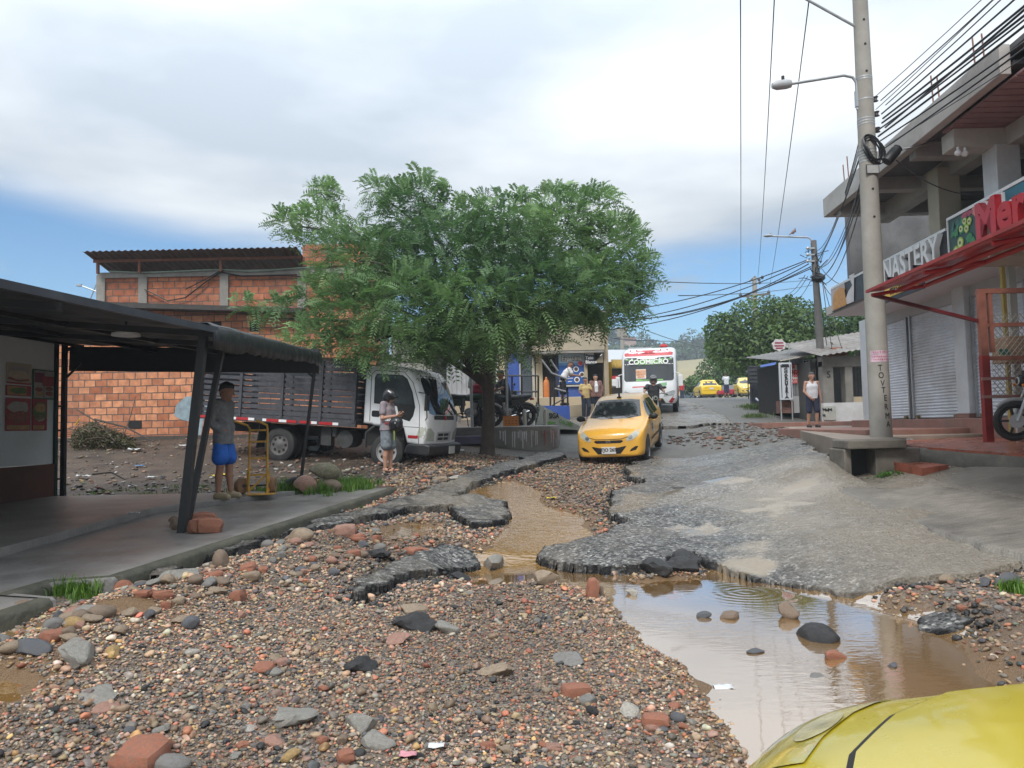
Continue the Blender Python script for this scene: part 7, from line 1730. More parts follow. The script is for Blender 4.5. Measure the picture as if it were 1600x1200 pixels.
person('man in white shirt and dark shorts leaning on the stair rail by the blue poster',(p.x,26.2,P(880,633,26.2).z),R(8),1.62,dict(waist=(.06,0,1.04),chest=(.16,0,1.20),neck=(.24,0,1.34),shL=(.22,.175,1.30),shR=(.22,-.175,1.30),elL=(.34,.22,1.08),elR=(.34,-.22,1.08),wrL=(.56,.12,1.08),wrR=(.56,-.14,1.06)),head=(0,R(25)),skin=SK1,hair=('cap',M('brown cap',(.06,.04,.035),.8)),top=('tee',M('white shirt',(.58,.57,.57),.8)),bottom=(.5,M('black cloth',(.012,.012,.014),.85),.03),shoes=('shoe',PLASTIC),**LO)
p=P(916,661,27.2)
person('girl in pale yellow shirt and dark trousers walking behind the taxi',(p.x,27.2,float(base(p.x,27.2))+.02),R(-70),1.50,dict(kneeL=(.12,.09,.50),ankL=(.0,.09,.12),toeL=(.14,.1,.04),elL=(.05,.26,1.14),wrL=(.2,.12,1.2),elR=(-.02,-.25,1.12),wrR=(.12,-.2,1.0)),skin=SK1,hair=('bun',HAIR),top=('tee',YSH),bottom=(.96,DEN,.02),shoes=('shoe',M('white shoe',(.5,.5,.5),.6)),**LO)
p=P(932,655,27.8)
person('woman in brown open jacket over white top standing behind the taxi',(p.x,27.8,float(base(p.x,27.8))+.05),R(-85),1.56,dict(elL=(.02,.27,1.12),wrL=(.06,.22,.92),elR=(.02,-.27,1.12),wrR=(.06,-.22,.92)),skin=SK2,build=1.2,hair=('bun',HAIR),top=('jacket',M('brown jacket',(.17,.09,.075),.85,var=.2)),bottom=(.96,DEN,.02),shoes=('shoe',PLASTIC),**LO)
wj=[o for o in bpy.data.objects if o.name.startswith('person')][-1]
v_,q_=sdf_mesh([(V((.115,0,.95)),V((.12,0,1.12)),.075,.07),(V((.12,0,1.12)),V((.095,0,1.28)),.07,.05)],.014,.04);link('white_top',mesh_np('white_top',v_,q_),M('white blouse',(.60,.60,.62),.8),wj,smooth='all')
p=P(1024,657,24.2);zr=float(base(p.x,24.2))+.05
motorbike('dark motorbike ridden toward us between the taxi and the bus',(p.x,24.2,zr),R(-98),PLASTIC,fine=False)
person('helmeted rider in dark clothes on the motorbike before the bus',(p.x+.02,24.45,zr+.28),R(-98),1.72,dict(sitting(.26),elL=(.30,.30,.86),elR=(.30,-.30,.86),wrL=(.50,.30,.80),wrR=(.50,-.30,.80),neck=(.06,0,1.07),shL=(.05,.19,1.03),shR=(.05,-.19,1.03),chest=(.04,0,.90)),skin=SK3,top=('tee',M('charcoal shirt',(.025,.026,.03),.85)),bottom=(.98,M('black trousers',(.015,.015,.018),.85),.015),shoes=('shoe',PLASTIC),helmet=(M('grey black helmet',(.10,.10,.105),.3,var=.6,scale=12),None),**LO)
p=P(1136,628,53);zq=float(base(p.x,53))+.06
person('man in white shirt pushing a red cart at the crest of the street',(p.x,53,zq),R(88),1.70,dict(elL=(.15,.22,1.13),elR=(.15,-.22,1.13),wrL=(.38,.2,1.0),wrR=(.38,-.2,1.0),neck=(.08,0,1.42),shL=(.06,.175,1.38),shR=(.06,-.175,1.38)),skin=SK1,res=.03,face=False,top=('tee',M('pale blue shirt',(.52,.55,.58),.8)),bottom=(.7,M('navy shorts',(.02,.026,.06),.8),.03),shoes=('shoe',PLASTIC))
t=thing('push_cart','red two wheeled push cart before the man in white shirt','cart',(p.x+.3,53.6,zq))
mb=MB();mb.span((p.x-.35,53.5,zq+.2),(p.x+.05,54.4,zq+.45));mb.span((p.x+.1,53.8,zq+.2),(p.x+.8,54.8,zq+.55));obj('tray',mb,M('cart red',(.42,.03,.05),.5),t,world=True,bevel=.03)
mb=MB();mb.span((p.x+.15,53.85,zq+.55),(p.x+.75,54.7,zq+.85));obj('grey_load',mb,M('grey load',(.3,.3,.32),.7),t,world=True)
for x in(p.x-.3,p.x+.7):
 mb=MB();mb.tube([(x,54+.25*math.cos(a),zq+.27+.25*math.sin(a))for a in np.linspace(0,6.283,15)],.03,6,False);obj('wheel',mb,RUBBER,t,world=True)
p=P(1066,630,66);zq=float(base(p.x,66))+.05
person('small figure in red top at the far crest right of the bus',(p.x,66,zq),R(-90),1.6,skin=SK1,res=.035,face=False,top=('tee',REDP),bottom=(.9,DEN,.02),shoes=('shoe',PLASTIC))
POLEC=M('pole concrete',(.30,.285,.255),.8,var=.18,scale=2.2,bump=.25,bscale=40,dirt=(.19,.165,.13),dirtamt=.5)
pb=P(1377,683,13.3);PX,PZ=pb.x,1.27
t=thing('utility_pole','tall concrete utility pole with graffiti, coiled cables and street lamp arm on the right pavement','utility pole',(PX,13.3,PZ))
mb=MB();mb.tube([(0,0,-.3),(0,0,3),(0,0,6),(0,0,11.5)],[.185,.165,.142,.10],24);pole=obj('pole',mb,POLEC,t,smooth=True)
prad=lambda z:float(np.interp(z,[0,3,6,11.5],[.182,.165,.142,.10]))
mb=MB()
for z in(3.9,4.4,4.9,6.55,7.05,7.5,7.9,8.3,8.8):mb.cyl((-.01,-prad(z)+.01,z),(-.01,-prad(z)-.004,z),.022,n=10)
obj('bolt_hole',mb,DARK,pole)
mb=MB()
for z in(4.92,4.98,5.03,5.08,5.14,5.6,5.65,5.70,6.05,6.42,6.46):mb.lathe([(prad(z)+.004,0),(prad(z)+.004,.02)],(0,0,z),(0,0,1),24)
obj('steel_band',mb,STEEL,pole)
mb=MB();mb.box((0,-prad(4.75)-.006,4.75),(.23,.02,.17));st_=obj('number_plate',mb,M('plate frame',(.05,.05,.055),.5),pole);mb=MB();mb.box((0,-prad(4.75)-.018,4.75),(.20,.01,.14));obj('plate_face',mb,M('plate grey',(.35,.35,.34),.6),st_)
mb=MB()
rows=[[(prad(1.45)*1.012*math.sin(a),-prad(1.45)*1.012*math.cos(a),z)for a in np.linspace(-1.15,1.0,14)]for z in(1.33,1.53)];mb.grid(rows);obj('sticker',mb,M('torn pink sticker',(.50,.36,.42),.7,var=.4,scale=10),pole,solid=.003)
mb=MB()
for z,a0,a1 in((1.50,-1.0,.9),(1.42,-.9,.6),(1.37,-1.0,.8)):
 mb.grid([[(prad(1.45)*1.022*math.sin(a),-prad(1.45)*1.022*math.cos(a),zz)for a in np.linspace(a0,a1,10)]for zz in(z-.012,z+.012)])
obj('sticker_line',mb,M('faded red print',(.42,.10,.14),.7),pole)
for i,(ch,z,a)in enumerate((('T',1.22,-.25),('O',1.09,-.20),('V',.95,-.10),('T',.83,-.05),('E',.69,.10),('R',.54,.12),('M',.38,.20),('A',.24,.25))):
 r_=prad(z);n_=V((math.sin(a),-math.cos(a),0));text('graffiti',ch,.15,TXTK,n_*(r_+.004)+V((0,0,z)),V((math.cos(a),math.sin(a),0)),(0,0,1),pole,.003,.0,squash=.75)
zl_=P(1340,119,13.3).z-PZ
mb=MB();mb.tube([(-.14,0,zl_-.62),(-.14,0,zl_-.12),(-.20,0,zl_-.02),(-.36,0,zl_+.02),(-1.35,0,zl_-.12)],.026,10);mb.box((-.14,0,zl_-.42),(.06,.08,.30));arm=obj('lamp_arm',mb,STEEL,t,smooth=True)
mb=MB();mb.lathe([(.02,0),(.07,.02),(.085,.1),(.085,.28),(.05,.36),(.01,.37)],(-1.30,0,zl_-.11),(-1,0,-.10),16);lamp=obj('lamp_head',mb,M('lamp grey',(.36,.37,.38),.45),arm,smooth=True);mb=MB();mb.cyl((-1.46,0,zl_-.05),(-1.46,0,zl_+.03),.028);obj('photocell',mb,PLASTIC,lamp)
q=P(1255,-4,13.3)-V((PX,13.3,PZ));q2=P(1334,40,13.3)-V((PX,13.3,PZ));mb=MB();mb.tube([q2+V((.05,0,-.03)),q],.024,8);obj('upper_arm',mb,STEEL,t,smooth=True)
mb=MB();r6=random.Random(8)
for i in range(9):
 zc_=P(1366,232,13.1).z-PZ;c_=V((.02+r6.uniform(-.03,.06),-.18,zc_+r6.uniform(-.05,.05)));tl=r6.uniform(-.35,.1)
 mb.tube([c_+V((.17*math.cos(a)*.9,-.03*math.sin(a*2)+.012*i*.5,.20*math.sin(a)-.17*math.cos(a)*.6+tl*0))for a in np.linspace(0,6.283,20)],.012,6,False)
obj('cable_coil',mb,M('black cable',(.010,.011,.015),.4),t,smooth=True)
mb=MB();a_,b_=P(1384,254,13.0)-V((PX,13.3,PZ)),P(1406,228,13.0)-V((PX,13.3,PZ));mb.lathe([(.02,0),(.09,.02),(.095,.28),(.08,.31),(.085,.34),(.03,.38)],a_,b_-a_,16);obj('splice_case',mb,PLASTIC,t,smooth=True)
mb=MB()
for z_,px_ in((P(1368,155,13.3).z-PZ,.19),(P(1370,178,13.3).z-PZ,.2),(P(1372,203,13.3).z-PZ,.2)):
 mb.box((.12,0,z_),(.10,.04,.03));mb.lathe([(.02,-.05),(.05,-.04),(.03,-.01),(.03,.01),(.05,.04),(.02,.05)],(px_,0,z_),(0,0,1),12)
obj('insulator',mb,M('brown insulator',(.06,.045,.05),.3),t,smooth=True)
p2t,p2b=P(1271,376,25.2),P(1288,640,25.2)
t=thing('utility_pole','dark slightly leaning utility pole with street lamp and tangled wires beyond the shops','utility pole',(p2b.x,25.2,1.5))
TW_=lambda v:v-V((p2b.x,25.2,1.5))
mb=MB();mb.tube([TW_(p2b)-V((0,0,.6)),TW_(p2t)],[.14,.095],16);pole2=obj('pole',mb,M('dark pole concrete',(.12,.115,.11),.8,var=.25,scale=3),t,smooth=True)
mb=MB();mb.tube([TW_(P(1269,385,25.2)),TW_(P(1267,374,25.2)),TW_(P(1262,371,25.2)),TW_(P(1206,369,25.2))],.03,8);arm=obj('lamp_arm',mb,STEEL,t,smooth=True)
mb=MB();mb.ell(TW_(P(1200,368.5,25.2)),(.16,.09,.045),14,8);mb.tube([TW_(P(1204,368,25.2)),TW_(P(1204,364,25.2))],.03);obj('lamp_head',mb,M('lamp grey',(.36,.37,.38),.45),arm,smooth=True)
mb=MB()
for i in range(14):
 a0=P(r6.uniform(1256,1284),r6.uniform(392,440),25.15);pts=[a0+V((r6.uniform(-.3,.3),r6.uniform(-.1,.1),r6.uniform(-.3,.3)))*(k/3)for k in range(5)];mb.tube([TW_(q)for q in pts],.014,5)
mb.lathe([(.1,0),(.22,.1),(.22,.2),(.1,.3)],TW_(P(1279,441,25.15)),(0,0,1),12);obj('cable_tangle',mb,PLASTIC,t)
mb=MB()
for k,py in enumerate((388,398,408)):mb.box(TW_(P(1266,py,25.1)),(.28,.05,.05));mb.lathe([(.03,-.05),(.06,0),(.03,.05)],TW_(P(1262,py,25.1)),(0,0,1),8)
obj('insulator',mb,STEEL,t)
pg=P(1240,367,25.2)
t=thing('bird','small brown dove perched on the far street lamp arm','bird',pg,R(30))
v_,q_=sdf_mesh([(V((.06,0,.14)),V((-.06,0,.07)),.050,.045),(V((.075,0,.19)),V((.085,0,.21)),.028,.026),(V((-.06,0,.07)),V((-.20,0,-.01)),.030,.014),(V((.11,0,.205)),V((.125,0,.20)),.008,.004),(V((0,.015,.06)),V((.0,.015,.02)),.008,.006),(V((0,-.015,.06)),V((.0,-.015,.02)),.008,.006)],.008,.02);link('body',mesh_np('body',v_,q_),M('dove feathers',(.16,.10,.09),.8,var=.25,scale=20),t,smooth='all')
t=thing('utility_pole','pale concrete pole with wooden cross arm rising behind the dense tree','utility pole',P(1180,600,58))
q0,q1=P(1181,600,58),P(1179,434,58);mb=MB();mb.tube([q0,q1],[.22,.17],12);obj('pole',mb,POLEC,t,world=True,smooth=True)
mb=MB();mb.bar(P(1156,463.5,58),P(1203,459,58),.15,.15);mb.bar(P(1165,463,58),P(1179,470,58),.08,.08);mb.bar(P(1195,460,58),P(1181,470,58),.08,.08);mb.bar(P(1171,440,58),P(1180,432,58),.12,.12);obj('cross_arm',mb,M('grey timber',(.14,.12,.105),.8),t,world=True)
mb=MB()
for a,b in((1157,461),(1201,457),(1186,437),(1191,434),(1187,442)):mb.lathe([(.06,-.1),(.14,0),(.06,.16)],P(a,b,58),(0,0,1),8)
obj('insulator',mb,M('dark glass insulator',(.05,.05,.06),.3),t,world=True)
t=thing('utility_pole','small grey pole behind the beige building corner','utility pole',P(972,600,70))
mb=MB();mb.tube([P(973,600,70),P(972,514,70)],.2,10);mb.box(P(972,519,70),(.9,.3,.9));obj('pole',mb,POLEC,t,world=True)
def cable(a,b,sag,r,label,group,mat=None,n=22):
 a,b=V(a),V(b);pts=[a.lerp(b,u)-V((0,0,sag*4*u*(1-u)))for u in np.linspace(0,1,n)]
 m2=MB();m2.tube(pts,r,5);o=obj('overhead_cable',m2,mat or M('black cable',(.010,.011,.015),.4),smooth='all');tag(o,label,'cable',group);return o
r7=random.Random(3)
G1='cables running from the near pole out over the shop roof'
for i in range(13):
 a_=P(1368+r7.uniform(-4,16),150+i*7,13.3);yb=-14
 b_=S_(5.55+.085*i+r7.uniform(-.05,.05),yb,a_.z+.5+r7.uniform(-.4,.5))
 cable(a_,b_,.35+r7.uniform(0,.5),r7.choice((.007,.010,.014,.018)),'black cable in the bundle slanting from the near pole up over the shop roof',G1)
G2='cables between the near pole and the leaning pole'
for i in range(9):
 a_=P(1352+r7.uniform(-8,10),205+i*12,13.3);b_=P(1276+r7.uniform(-4,4),392+i*6,25.2)
 cable(a_,b_,.15+r7.uniform(0,.5),r7.choice((.008,.011,.016)),'black cable dropping from the near pole to the leaning pole',G2)
G3='cables strung from the leaning pole across to the left'
for(x0,y0,x1,y1,Y1,sg)in((1262,408,900,505,30,.5),(1264,412,952,497,30.5,.6),(1268,416,905,518,30,.5),(1266,404,925,490,30,.35),(1270,418,860,500,30,.7)):
 cable(P(x0,y0,25.2),P(x1,y1,Y1),sg,.018,'dark cable crossing from the leaning pole to the beige building',G3)
for i,(x0,y0,x1,y1)in enumerate(((952,493,1110,545),(960,529,1120,527),(1030,440,1275,436),(1060,462,1275,444))):cable(P(x0,y0,31),P(x1,y1,60),.2,.02,('thin cable sloping down right from the beige building corner','thin level cable above the bus roof','thin level cable just left of the leaning pole, upper','thin level cable just left of the leaning pole, lower')[i],None)
G4='thin power lines running overhead along the street'
for(x0,y0,x1,y1)in((1157,462,1157,-30),(1184,434,1212,-40),(1200,458,1268,-30)):
 d0,d1=P(x0,y0,58),ray(x1,y1);d1=d1/d1.y
 Yb=min(16,(9.6-HCAM)/d1.z);cable(d0,CAM+d1*Yb,.5,.012,'thin power line rising overhead from the cross arm pole',G4)
G5='loose service wires fanning down from the leaning pole'
for(x0,y0,x1,y1,Y1)in((1284,420,1322,446,22),(1282,436,1310,470,23),(1284,432,1300,545,24.5),(1280,448,1292,540,25),(1286,440,1318,552,24.2),(1262,432,1236,462,40),(1258,430,1230,460,42),(1266,440,1244,468,40)):
 cable(P(x0,y0,25.1),P(x1,y1,Y1),.12,.012,'loose service wire fanning out from the leaning pole',G5)
cable(P(1405,232,13.1),P(1488,217,12.9),.03,.008,'thin pale wire from the splice case to the white roof beam',None,STEEL)
cable(P(1400,250,13.1),P(1556,300,12.6),.25,.010,'black wire sagging from the splice case into the open upper floor',None)
cable(P(1410,235,13.1),P(1700,110,11.5),.1,.006,'thin wire crossing the face of the concrete fascia',None)
def leaf_mat(name,col,var=.5):
 m=bpy.data.materials.new(name);m.use_nodes=True
 nt=m.node_tree;L=nt.links.new;b=nt.nodes['Principled BSDF']
 at=N(nt,'ShaderNodeAttribute',attribute_name='col');L(at.outputs['Color'],b.inputs['Base Color'])
 b.inputs['Roughness'].default_value=.55;b.inputs['Specular IOR Level'].default_value=.35
 tr=N(nt,'ShaderNodeBsdfTranslucent');hs=N(nt,'ShaderNodeHueSaturation',Saturation=1.15,Value=1.3);L(at.outputs['Color'],hs.inputs['Color']);L(hs.outputs[0],tr.inputs[0])
 mx=N(nt,'ShaderNodeMixShader');mx.inputs[0].default_value=.28
 L(b.outputs[0],mx.inputs[1]);L(tr.outputs[0],mx.inputs[2]);L(mx.outputs[0],nt.nodes['Material Output'].inputs[0])
 return m
LEAF=leaf_mat('leaves',None)
BARK=M('grey brown bark',(.07,.055,.045),.9,var=.4,scale=6,bump=.8,bscale=18)
def norm(a):return a/(np.linalg.norm(a,axis=-1,keepdims=True)+1e-9)
def pinnate(C,A,L_,n=7,lw=.24,ll=.30,cols=None,g=None,droop=.35):
 0
 g=g or rng;K=len(C);up=np.array([0,0,1.])+g.normal(0,.35,(K,3));A=norm(A);Sd=norm(np.cross(A,up));Nn=np.cross(Sd,A)
 V_,F_,Cc=[],[],[]
 t=(np.arange(n)+.7)/n
 for i in range(n):
  base_=C+A*(L_*t[i])[:,None]-Nn*0-np.array([0,0,1.])*(L_*droop*t[i]**2)[:,None]
  sz=L_*ll*(1-.45*abs(t[i]-.45))
  for s in(-1,1):
   d=norm(Sd*s*(.85+.1*g.random((K,1)))+A*.55-np.array([0,0,.35])*g.random((K,1)))
   w=norm(np.cross(d,Nn))
   p0=base_;p1=base_+d*(sz*.45)[:,None]+w*(sz*lw*.5)[:,None];p2=base_+d*sz[:,None];p3=base_+d*(sz*.45)[:,None]-w*(sz*lw*.5)[:,None]
   V_.append(np.stack([p0,p1,p2,p3],1))
   Cc.append(np.repeat((cols*(1+g.normal(0,.07,(K,1))))[:,None],4,1))
 V_=np.concatenate(V_).reshape(-1,3);Cc=np.concatenate(Cc).reshape(-1,3)
 F_=np.arange(len(V_)).reshape(-1,4)
 return V_,F_,np.clip(Cc,.004,1)
def oval(C,Nn,sz,cols,g=None,asp=.5):
 0
 g=g or rng;K=len(C);Nn=norm(Nn);a=norm(np.cross(Nn,g.normal(0,1,(K,3))));b=np.cross(Nn,a)
 s=sz[:,None]
 V_=np.stack([C-a*s*.5,C+b*s*asp*.5+Nn*s*.08,C+a*s*.5-Nn*s*.1,C-b*s*asp*.5+Nn*s*.08],1).reshape(-1,3)
 return V_,np.arange(4*K).reshape(-1,4),np.clip(np.repeat(cols,4,0),.004,1)
def branch(mb,p0,p1,r0,r1,bend=.12,n=6,seed=0):
 g=random.Random(seed);p0,p1=V(p0),V(p1);L_=(p1-p0).length;off=V((g.uniform(-1,1),g.uniform(-1,1),g.uniform(0,1)))*L_*bend
 pts=[p0.lerp(p1,u)+off*4*u*(1-u)*.5 for u in np.linspace(0,1,n)]
 mb.tube(pts,list(np.linspace(r0,r1,n)),8);return pts
def lobes_points(lobes,n,g,shell=.55):
 0
 vol=np.array([l[1][0]*l[1][1]*l[1][2]for l in lobes])**(2/3);cnt=(vol/vol.sum()*n).astype(int)+1
 C,O,Q=[],[],[]
 for(c,r),k in zip(lobes,cnt):
  d=norm(g.normal(0,1,(k,3)));u=g.random(k);rad=np.where(g.random(k)<shell,.80+.25*u,u**(1/3)*.85)
  C.append(np.array(c)+d*np.array(r)*rad[:,None]);O.append(norm(d/np.array(r)));Q.append(rad)
 return np.concatenate(C),np.concatenate(O),np.concatenate(Q)
YT_=18.4
tp=P(762,705,YT_);tz0=gz(tp.x,YT_)-.05
T=thing('tree','large feathery leaved street tree spreading over the lorry and terrace','tree',(tp.x,YT_,tz0))
mb=MB();fork=V((tp.x+.02,YT_-.1,3.35))
mb.tube([(tp.x-.02,YT_,tz0-.2),(tp.x,YT_,tz0+.25),(tp.x+.05,YT_-.02,tz0+1.2),fork],[.24,.175,.15,.16],14)
L3=[]
for(px,py,Y,rx_,rz_)in((640,330,17.8,60,55),(660,300,18.2,38,36),(555,400,17.2,70,60),(500,350,18.2,45,38),(455,345,18.4,34,24),(505,300,18.6,26,18),(590,300,18.6,28,26),(700,390,16.8,80,70),(790,370,17.0,80,60),(780,330,18.4,60,36),(880,350,17.6,60,55),(925,320,18.2,42,30),(870,305,18.6,30,20),(955,385,17.8,60,52),(990,420,18.0,40,42),(985,460,17.8,36,46),(985,360,18.4,22,16),(920,450,17.0,75,60),(840,460,16.4,85,70),(740,480,16.0,90,70),(640,470,16.2,85,65),(560,480,16.6,65,55),(500,455,17.2,40,30),(440,475,17.2,30,20),(400,490,17.4,16,16),(380,472,17.4,18,14),(500,520,16.6,50,28),(450,530,16.8,24,14),(570,535,16.2,50,30),(640,530,16.0,60,36),(700,545,16.4,45,24),(785,535,16.4,62,34),(850,512,16.8,45,30),(950,480,17.0,45,34),(700,420,19.0,130,90),(850,420,19.4,120,80),(590,420,19.2,90,70),(745,515,18.6,120,40),(670,560,16.6,24,12),(560,555,16.4,26,12),(900,445,18.6,90,50)):
 c_=P(px,py,Y);k=Y/1180;L3.append((tuple(c_),(rx_*k,min(1.1,rx_*k*.9),rz_*k)))
for i,(c_,r_)in enumerate(L3):
 if i%2==0 or i<6:
  mid=fork.lerp(V(c_),.45)+V((0,0,.25));pts=branch(mb,fork if i%3 else V((tp.x,YT_,2.6)),mid,.085,.05,.2,6,i);pts=branch(mb,mid,V(c_)+V((0,0,-.1)),.05,.016,.25,6,i+50)
obj('trunk',mb,BARK,T,world=True,smooth=True,angle=60)
g=np.random.default_rng(5)
C,O,Q=lobes_points(L3,8600,g,.6)
A=norm(O*.8+g.normal(0,.5,O.shape)+np.array([0,0,.25]));Ln=g.uniform(.30,.52,len(C))
tone=fbm(C[:,0]+C[:,2]*.7,C[:,1]+C[:,2],.9,3,40)
ligh=np.clip(.42+tone*1.1+.10*(Q-.8)+g.normal(0,.08,len(C)),0,1)[:,None]
cols=np.array([.050,.110,.050])*(1-ligh)+np.array([.25,.39,.15])*ligh
v,f,c=pinnate(C-A*(Ln*.4)[:,None],A,Ln,8,.30,.30,cols,g,.35)
lead=[(658,268,18.2),(632,285,18.3),(690,285,18.3),(600,292,18.4),(578,282,18.6),(500,287,18.6),(486,292,18.6),(520,300,18.6),(870,288,18.6),(905,290,18.5),(945,296,18.4),(968,300,18.4),(822,300,18.5),(840,300,18.5),(1000,350,18.4),(1020,410,18.2),(1024,440,18.1),(1008,490,18),(425,345,18.4),(440,372,18.3),(720,300,18.4),(760,312,18.4),(985,342,18.4)]
Cl,Al,Ll=[],[],[]
for(px,py,Y)in lead:
 b_=np.array(P(px,py,Y));out=norm(b_-np.array(P(740,430,17.6)))
 for k in range(9):
  Cl.append(b_-out*.35+g.normal(0,.08,3));Al.append(norm(out*.8+np.array([0,0,.6])+g.normal(0,.55,3)));Ll.append(g.uniform(.38,.62))
Cl,Al,Ll=np.array(Cl),np.array(Al),np.array(Ll)
v2,f2,c2=pinnate(Cl,Al,Ll,8,.30,.30,np.tile(np.array([[.23,.34,.16]]),(len(Cl),1))*(1+g.normal(0,.15,(len(Cl),1))),g,.45)
inv=np.array(MW[T.name].inverted());vv=np.concatenate([v,v2]);vv=vv@inv[:3,:3].T+inv[:3,3]
me=mesh_np('crown',vv,np.concatenate([f,f2+len(v)]));vcol(me,np.concatenate([c,c2]));link('crown',me,LEAF,T)
def round_tree(label,lobes,n,sz,dark,light,base_pt,trunk_r,seed,name='tree',group=None,branches=True,cat='tree'):
 g=np.random.default_rng(seed);t=thing(name,label,cat,base_pt,group=group)
 C,O,Q=lobes_points(lobes,n,g,.7)
 tone=fbm(C[:,0]+C[:,2]*.8,C[:,1]-C[:,2]*.6,1.2/max(.5,lobes[0][1][0]/1.6),3,seed)
 li=np.clip(.45+tone*1.2+g.normal(0,.14,len(C)),0,1)[:,None]
 cols=np.array(dark)*(1-li)+np.array(light)*li
 v,f,c=oval(C,norm(O+g.normal(0,.55,O.shape)+np.array([0,0,.3])),g.uniform(.7,1.3,len(C))*sz,cols,g)
 v=v-np.array(base_pt);me=mesh_np('crown',v,f);vcol(me,c);link('crown',me,LEAF,t)
 mb=MB();b_=V(base_pt);cc=V(np.mean([l[0]for l in lobes],0));fk=b_.lerp(V((cc.x,cc.y,min(l[0][2]for l in lobes))),.75)
 mb.tube([b_-V((0,0,.3)),b_.lerp(fk,.5)+V((trunk_r*.4,0,0)),fk],[trunk_r*1.2,trunk_r,trunk_r*.8],10)
 if branches:
  for i,l in enumerate(lobes[:14]):branch(mb,fk,l[0],trunk_r*.5,trunk_r*.1,.15,5,seed+i)
 obj('trunk',mb,BARK,t,world=True,smooth=True,angle=60)
 return t
def px_lobes(spec):
 out=[]
 for px,py,Y,a,b in spec:c_=P(px,py,Y);k=Y/1180;out.append((tuple(c_),(a*k,a*k*.9,b*k)))
 return out
YD_=40.0
bpt=P(1195,640,YD_)
round_tree('dense rounded dark green tree shading the stall and tin shack',px_lobes([(1150,525,YD_,48,40),(1125,515,YD_+1,26,30),(1135,545,YD_-.5,34,26),(1190,500,YD_,56,38),(1230,490,YD_+1,46,26),(1205,540,YD_-1,60,34),(1250,520,YD_-.5,60,42),(1300,515,YD_,50,34),(1330,520,YD_+.5,30,28),(1280,550,YD_-1,60,30),(1170,568,YD_-1,44,20),(1235,470,YD_+.5,12,10),(1230,560,YD_,70,28),(1330,550,YD_,30,26)]),15000,.24,(.022,.05,.016),(.14,.23,.06),(bpt.x,YD_,float(base(bpt.x,YD_))),.3,21)
bpt=P(1100,626,74)
round_tree('light green bushy tree at the crest between the bus and the dark tree',px_lobes([(1125,585,74,38,30),(1150,575,75,34,26),(1100,600,73,34,16),(1080,606,73,22,12),(1160,600,74,36,20),(1125,560,76,20,12),(1130,608,73,40,14)]),6500,.36,(.022,.055,.015),(.11,.20,.05),(bpt.x,74,3.4),.22,22)
bpt=P(1345,560,34)
round_tree('tree glimpsed behind the porch house roof next to the near pole',px_lobes([(1345,515,36,22,34),(1358,490,37,16,20)]),1500,.24,(.014,.04,.012),(.08,.16,.04),(bpt.x,36,1.6),.2,23)
def hillz(x,y):return np.clip(ss(180,330,y),0,1)*(37+6*np.exp(-((x-125)/50)**2)+6*fbm(x,y,.012,4,60)*2)-6
hx_,hy_=np.linspace(-500,600,110),np.linspace(170,520,50)
v,q=height_sheet(hx_,hy_,hillz)
tag(link('hills',mesh_np('hills',v,q),M('wooded hill ground',(.035,.06,.03),.9,var=.4,scale=.05),smooth='all'),kind='structure')
g=np.random.default_rng(77)
n=900;X=g.uniform(0,190,n);Y=g.uniform(190,345,n);Z=hillz(X,Y)
C,O,cols=[],[],[]
for x,y,z in zip(X,Y,Z):
 k=34;r_=g.uniform(2.0,4.6);d=norm(g.normal(0,1,(k,3)));C.append(np.array([x,y,z+r_*.6])+d*np.array([r_,r_,r_*.75])*g.uniform(.6,1.05,(k,1)));O.append(d)
 cols.append(np.clip(np.array([[.03,.06,.022]])*g.uniform(.6,1.7)*(1+g.normal(0,.2,(k,1))),.004,1))
C,O,cols=map(np.concatenate,(C,O,cols))
v,f,c=oval(C,O+g.normal(0,.5,O.shape),g.uniform(1.3,2.6,len(C)),cols,g,.8)
me=mesh_np('woodland',v,f);vcol(me,c);tag(link('woodland',me,LEAF),'distant wood covering the hill beyond the street','woodland',kind='stuff')
for i,(px,py,s)in enumerate(((968,525,3.0),(1002,534,3.4),(1021,541,2.8),(988,538,2.4),(1080,535,4.2),(1104,533,3.6),(956,520,2.6))):
 b_=P(px,py+8,330);r_=s*1.4
 round_tree(('tree standing on the far hill skyline, tallest near the grey pole','round tree on the far hill skyline above the bus roof left','round tree on the far hill skyline above the bus roof centre','low tree on the far hill skyline beside the grey pole','broad pale tree on the far hill skyline right of the bus','open crowned tree on the far hill skyline by the dark tree','dark tree on the far hill next to the beige building')[i],[((b_.x,b_.y,b_.z+r_*.5),(r_,r_,r_*.9)),((b_.x+r_*.6,b_.y,b_.z+r_*.2),(r_*.7,r_*.7,r_*.6)),((b_.x-r_*.6,b_.y,b_.z+r_*.1),(r_*.6,r_*.6,r_*.6))],380,1.5,(.016,.038,.016),(.06,.11,.04),(b_.x,b_.y,b_.z-4),.4,300+i,group='trees on the far hill skyline',branches=False)
for i,(px,py,w,hh)in enumerate(((983,536,3.2,2.4),(1045,548,4.5,1.8),(1030,549,2.5,1.6))):
 b_=P(px,py+6,315);t=thing('far_house',('pinkish house among the hill trees left','long low house with dull red roof on the far hill','small grey house on the far hill by the red roofed one')[i],'house',(b_.x,315,b_.z))
 mb=MB();mb.box((0,0,hh/2-1.),(w*1.6,6,hh+2));obj('wall',mb,M(f'far house wall {i}',((.38,.26,.22),(.34,.32,.30),(.36,.36,.36))[i],.8),t)
 mb=MB();mb.prism([(-w*.9,0),(w*.9,0),(w*.7,1.3),(-w*.7,1.3)],(0,-3.3,hh),(1,0,0),(0,0,1),(0,6.6,0));obj('roof',mb,M(f'far house roof {i}',((.20,.10,.08),(.17,.085,.07),(.2,.2,.2))[i],.8),t)
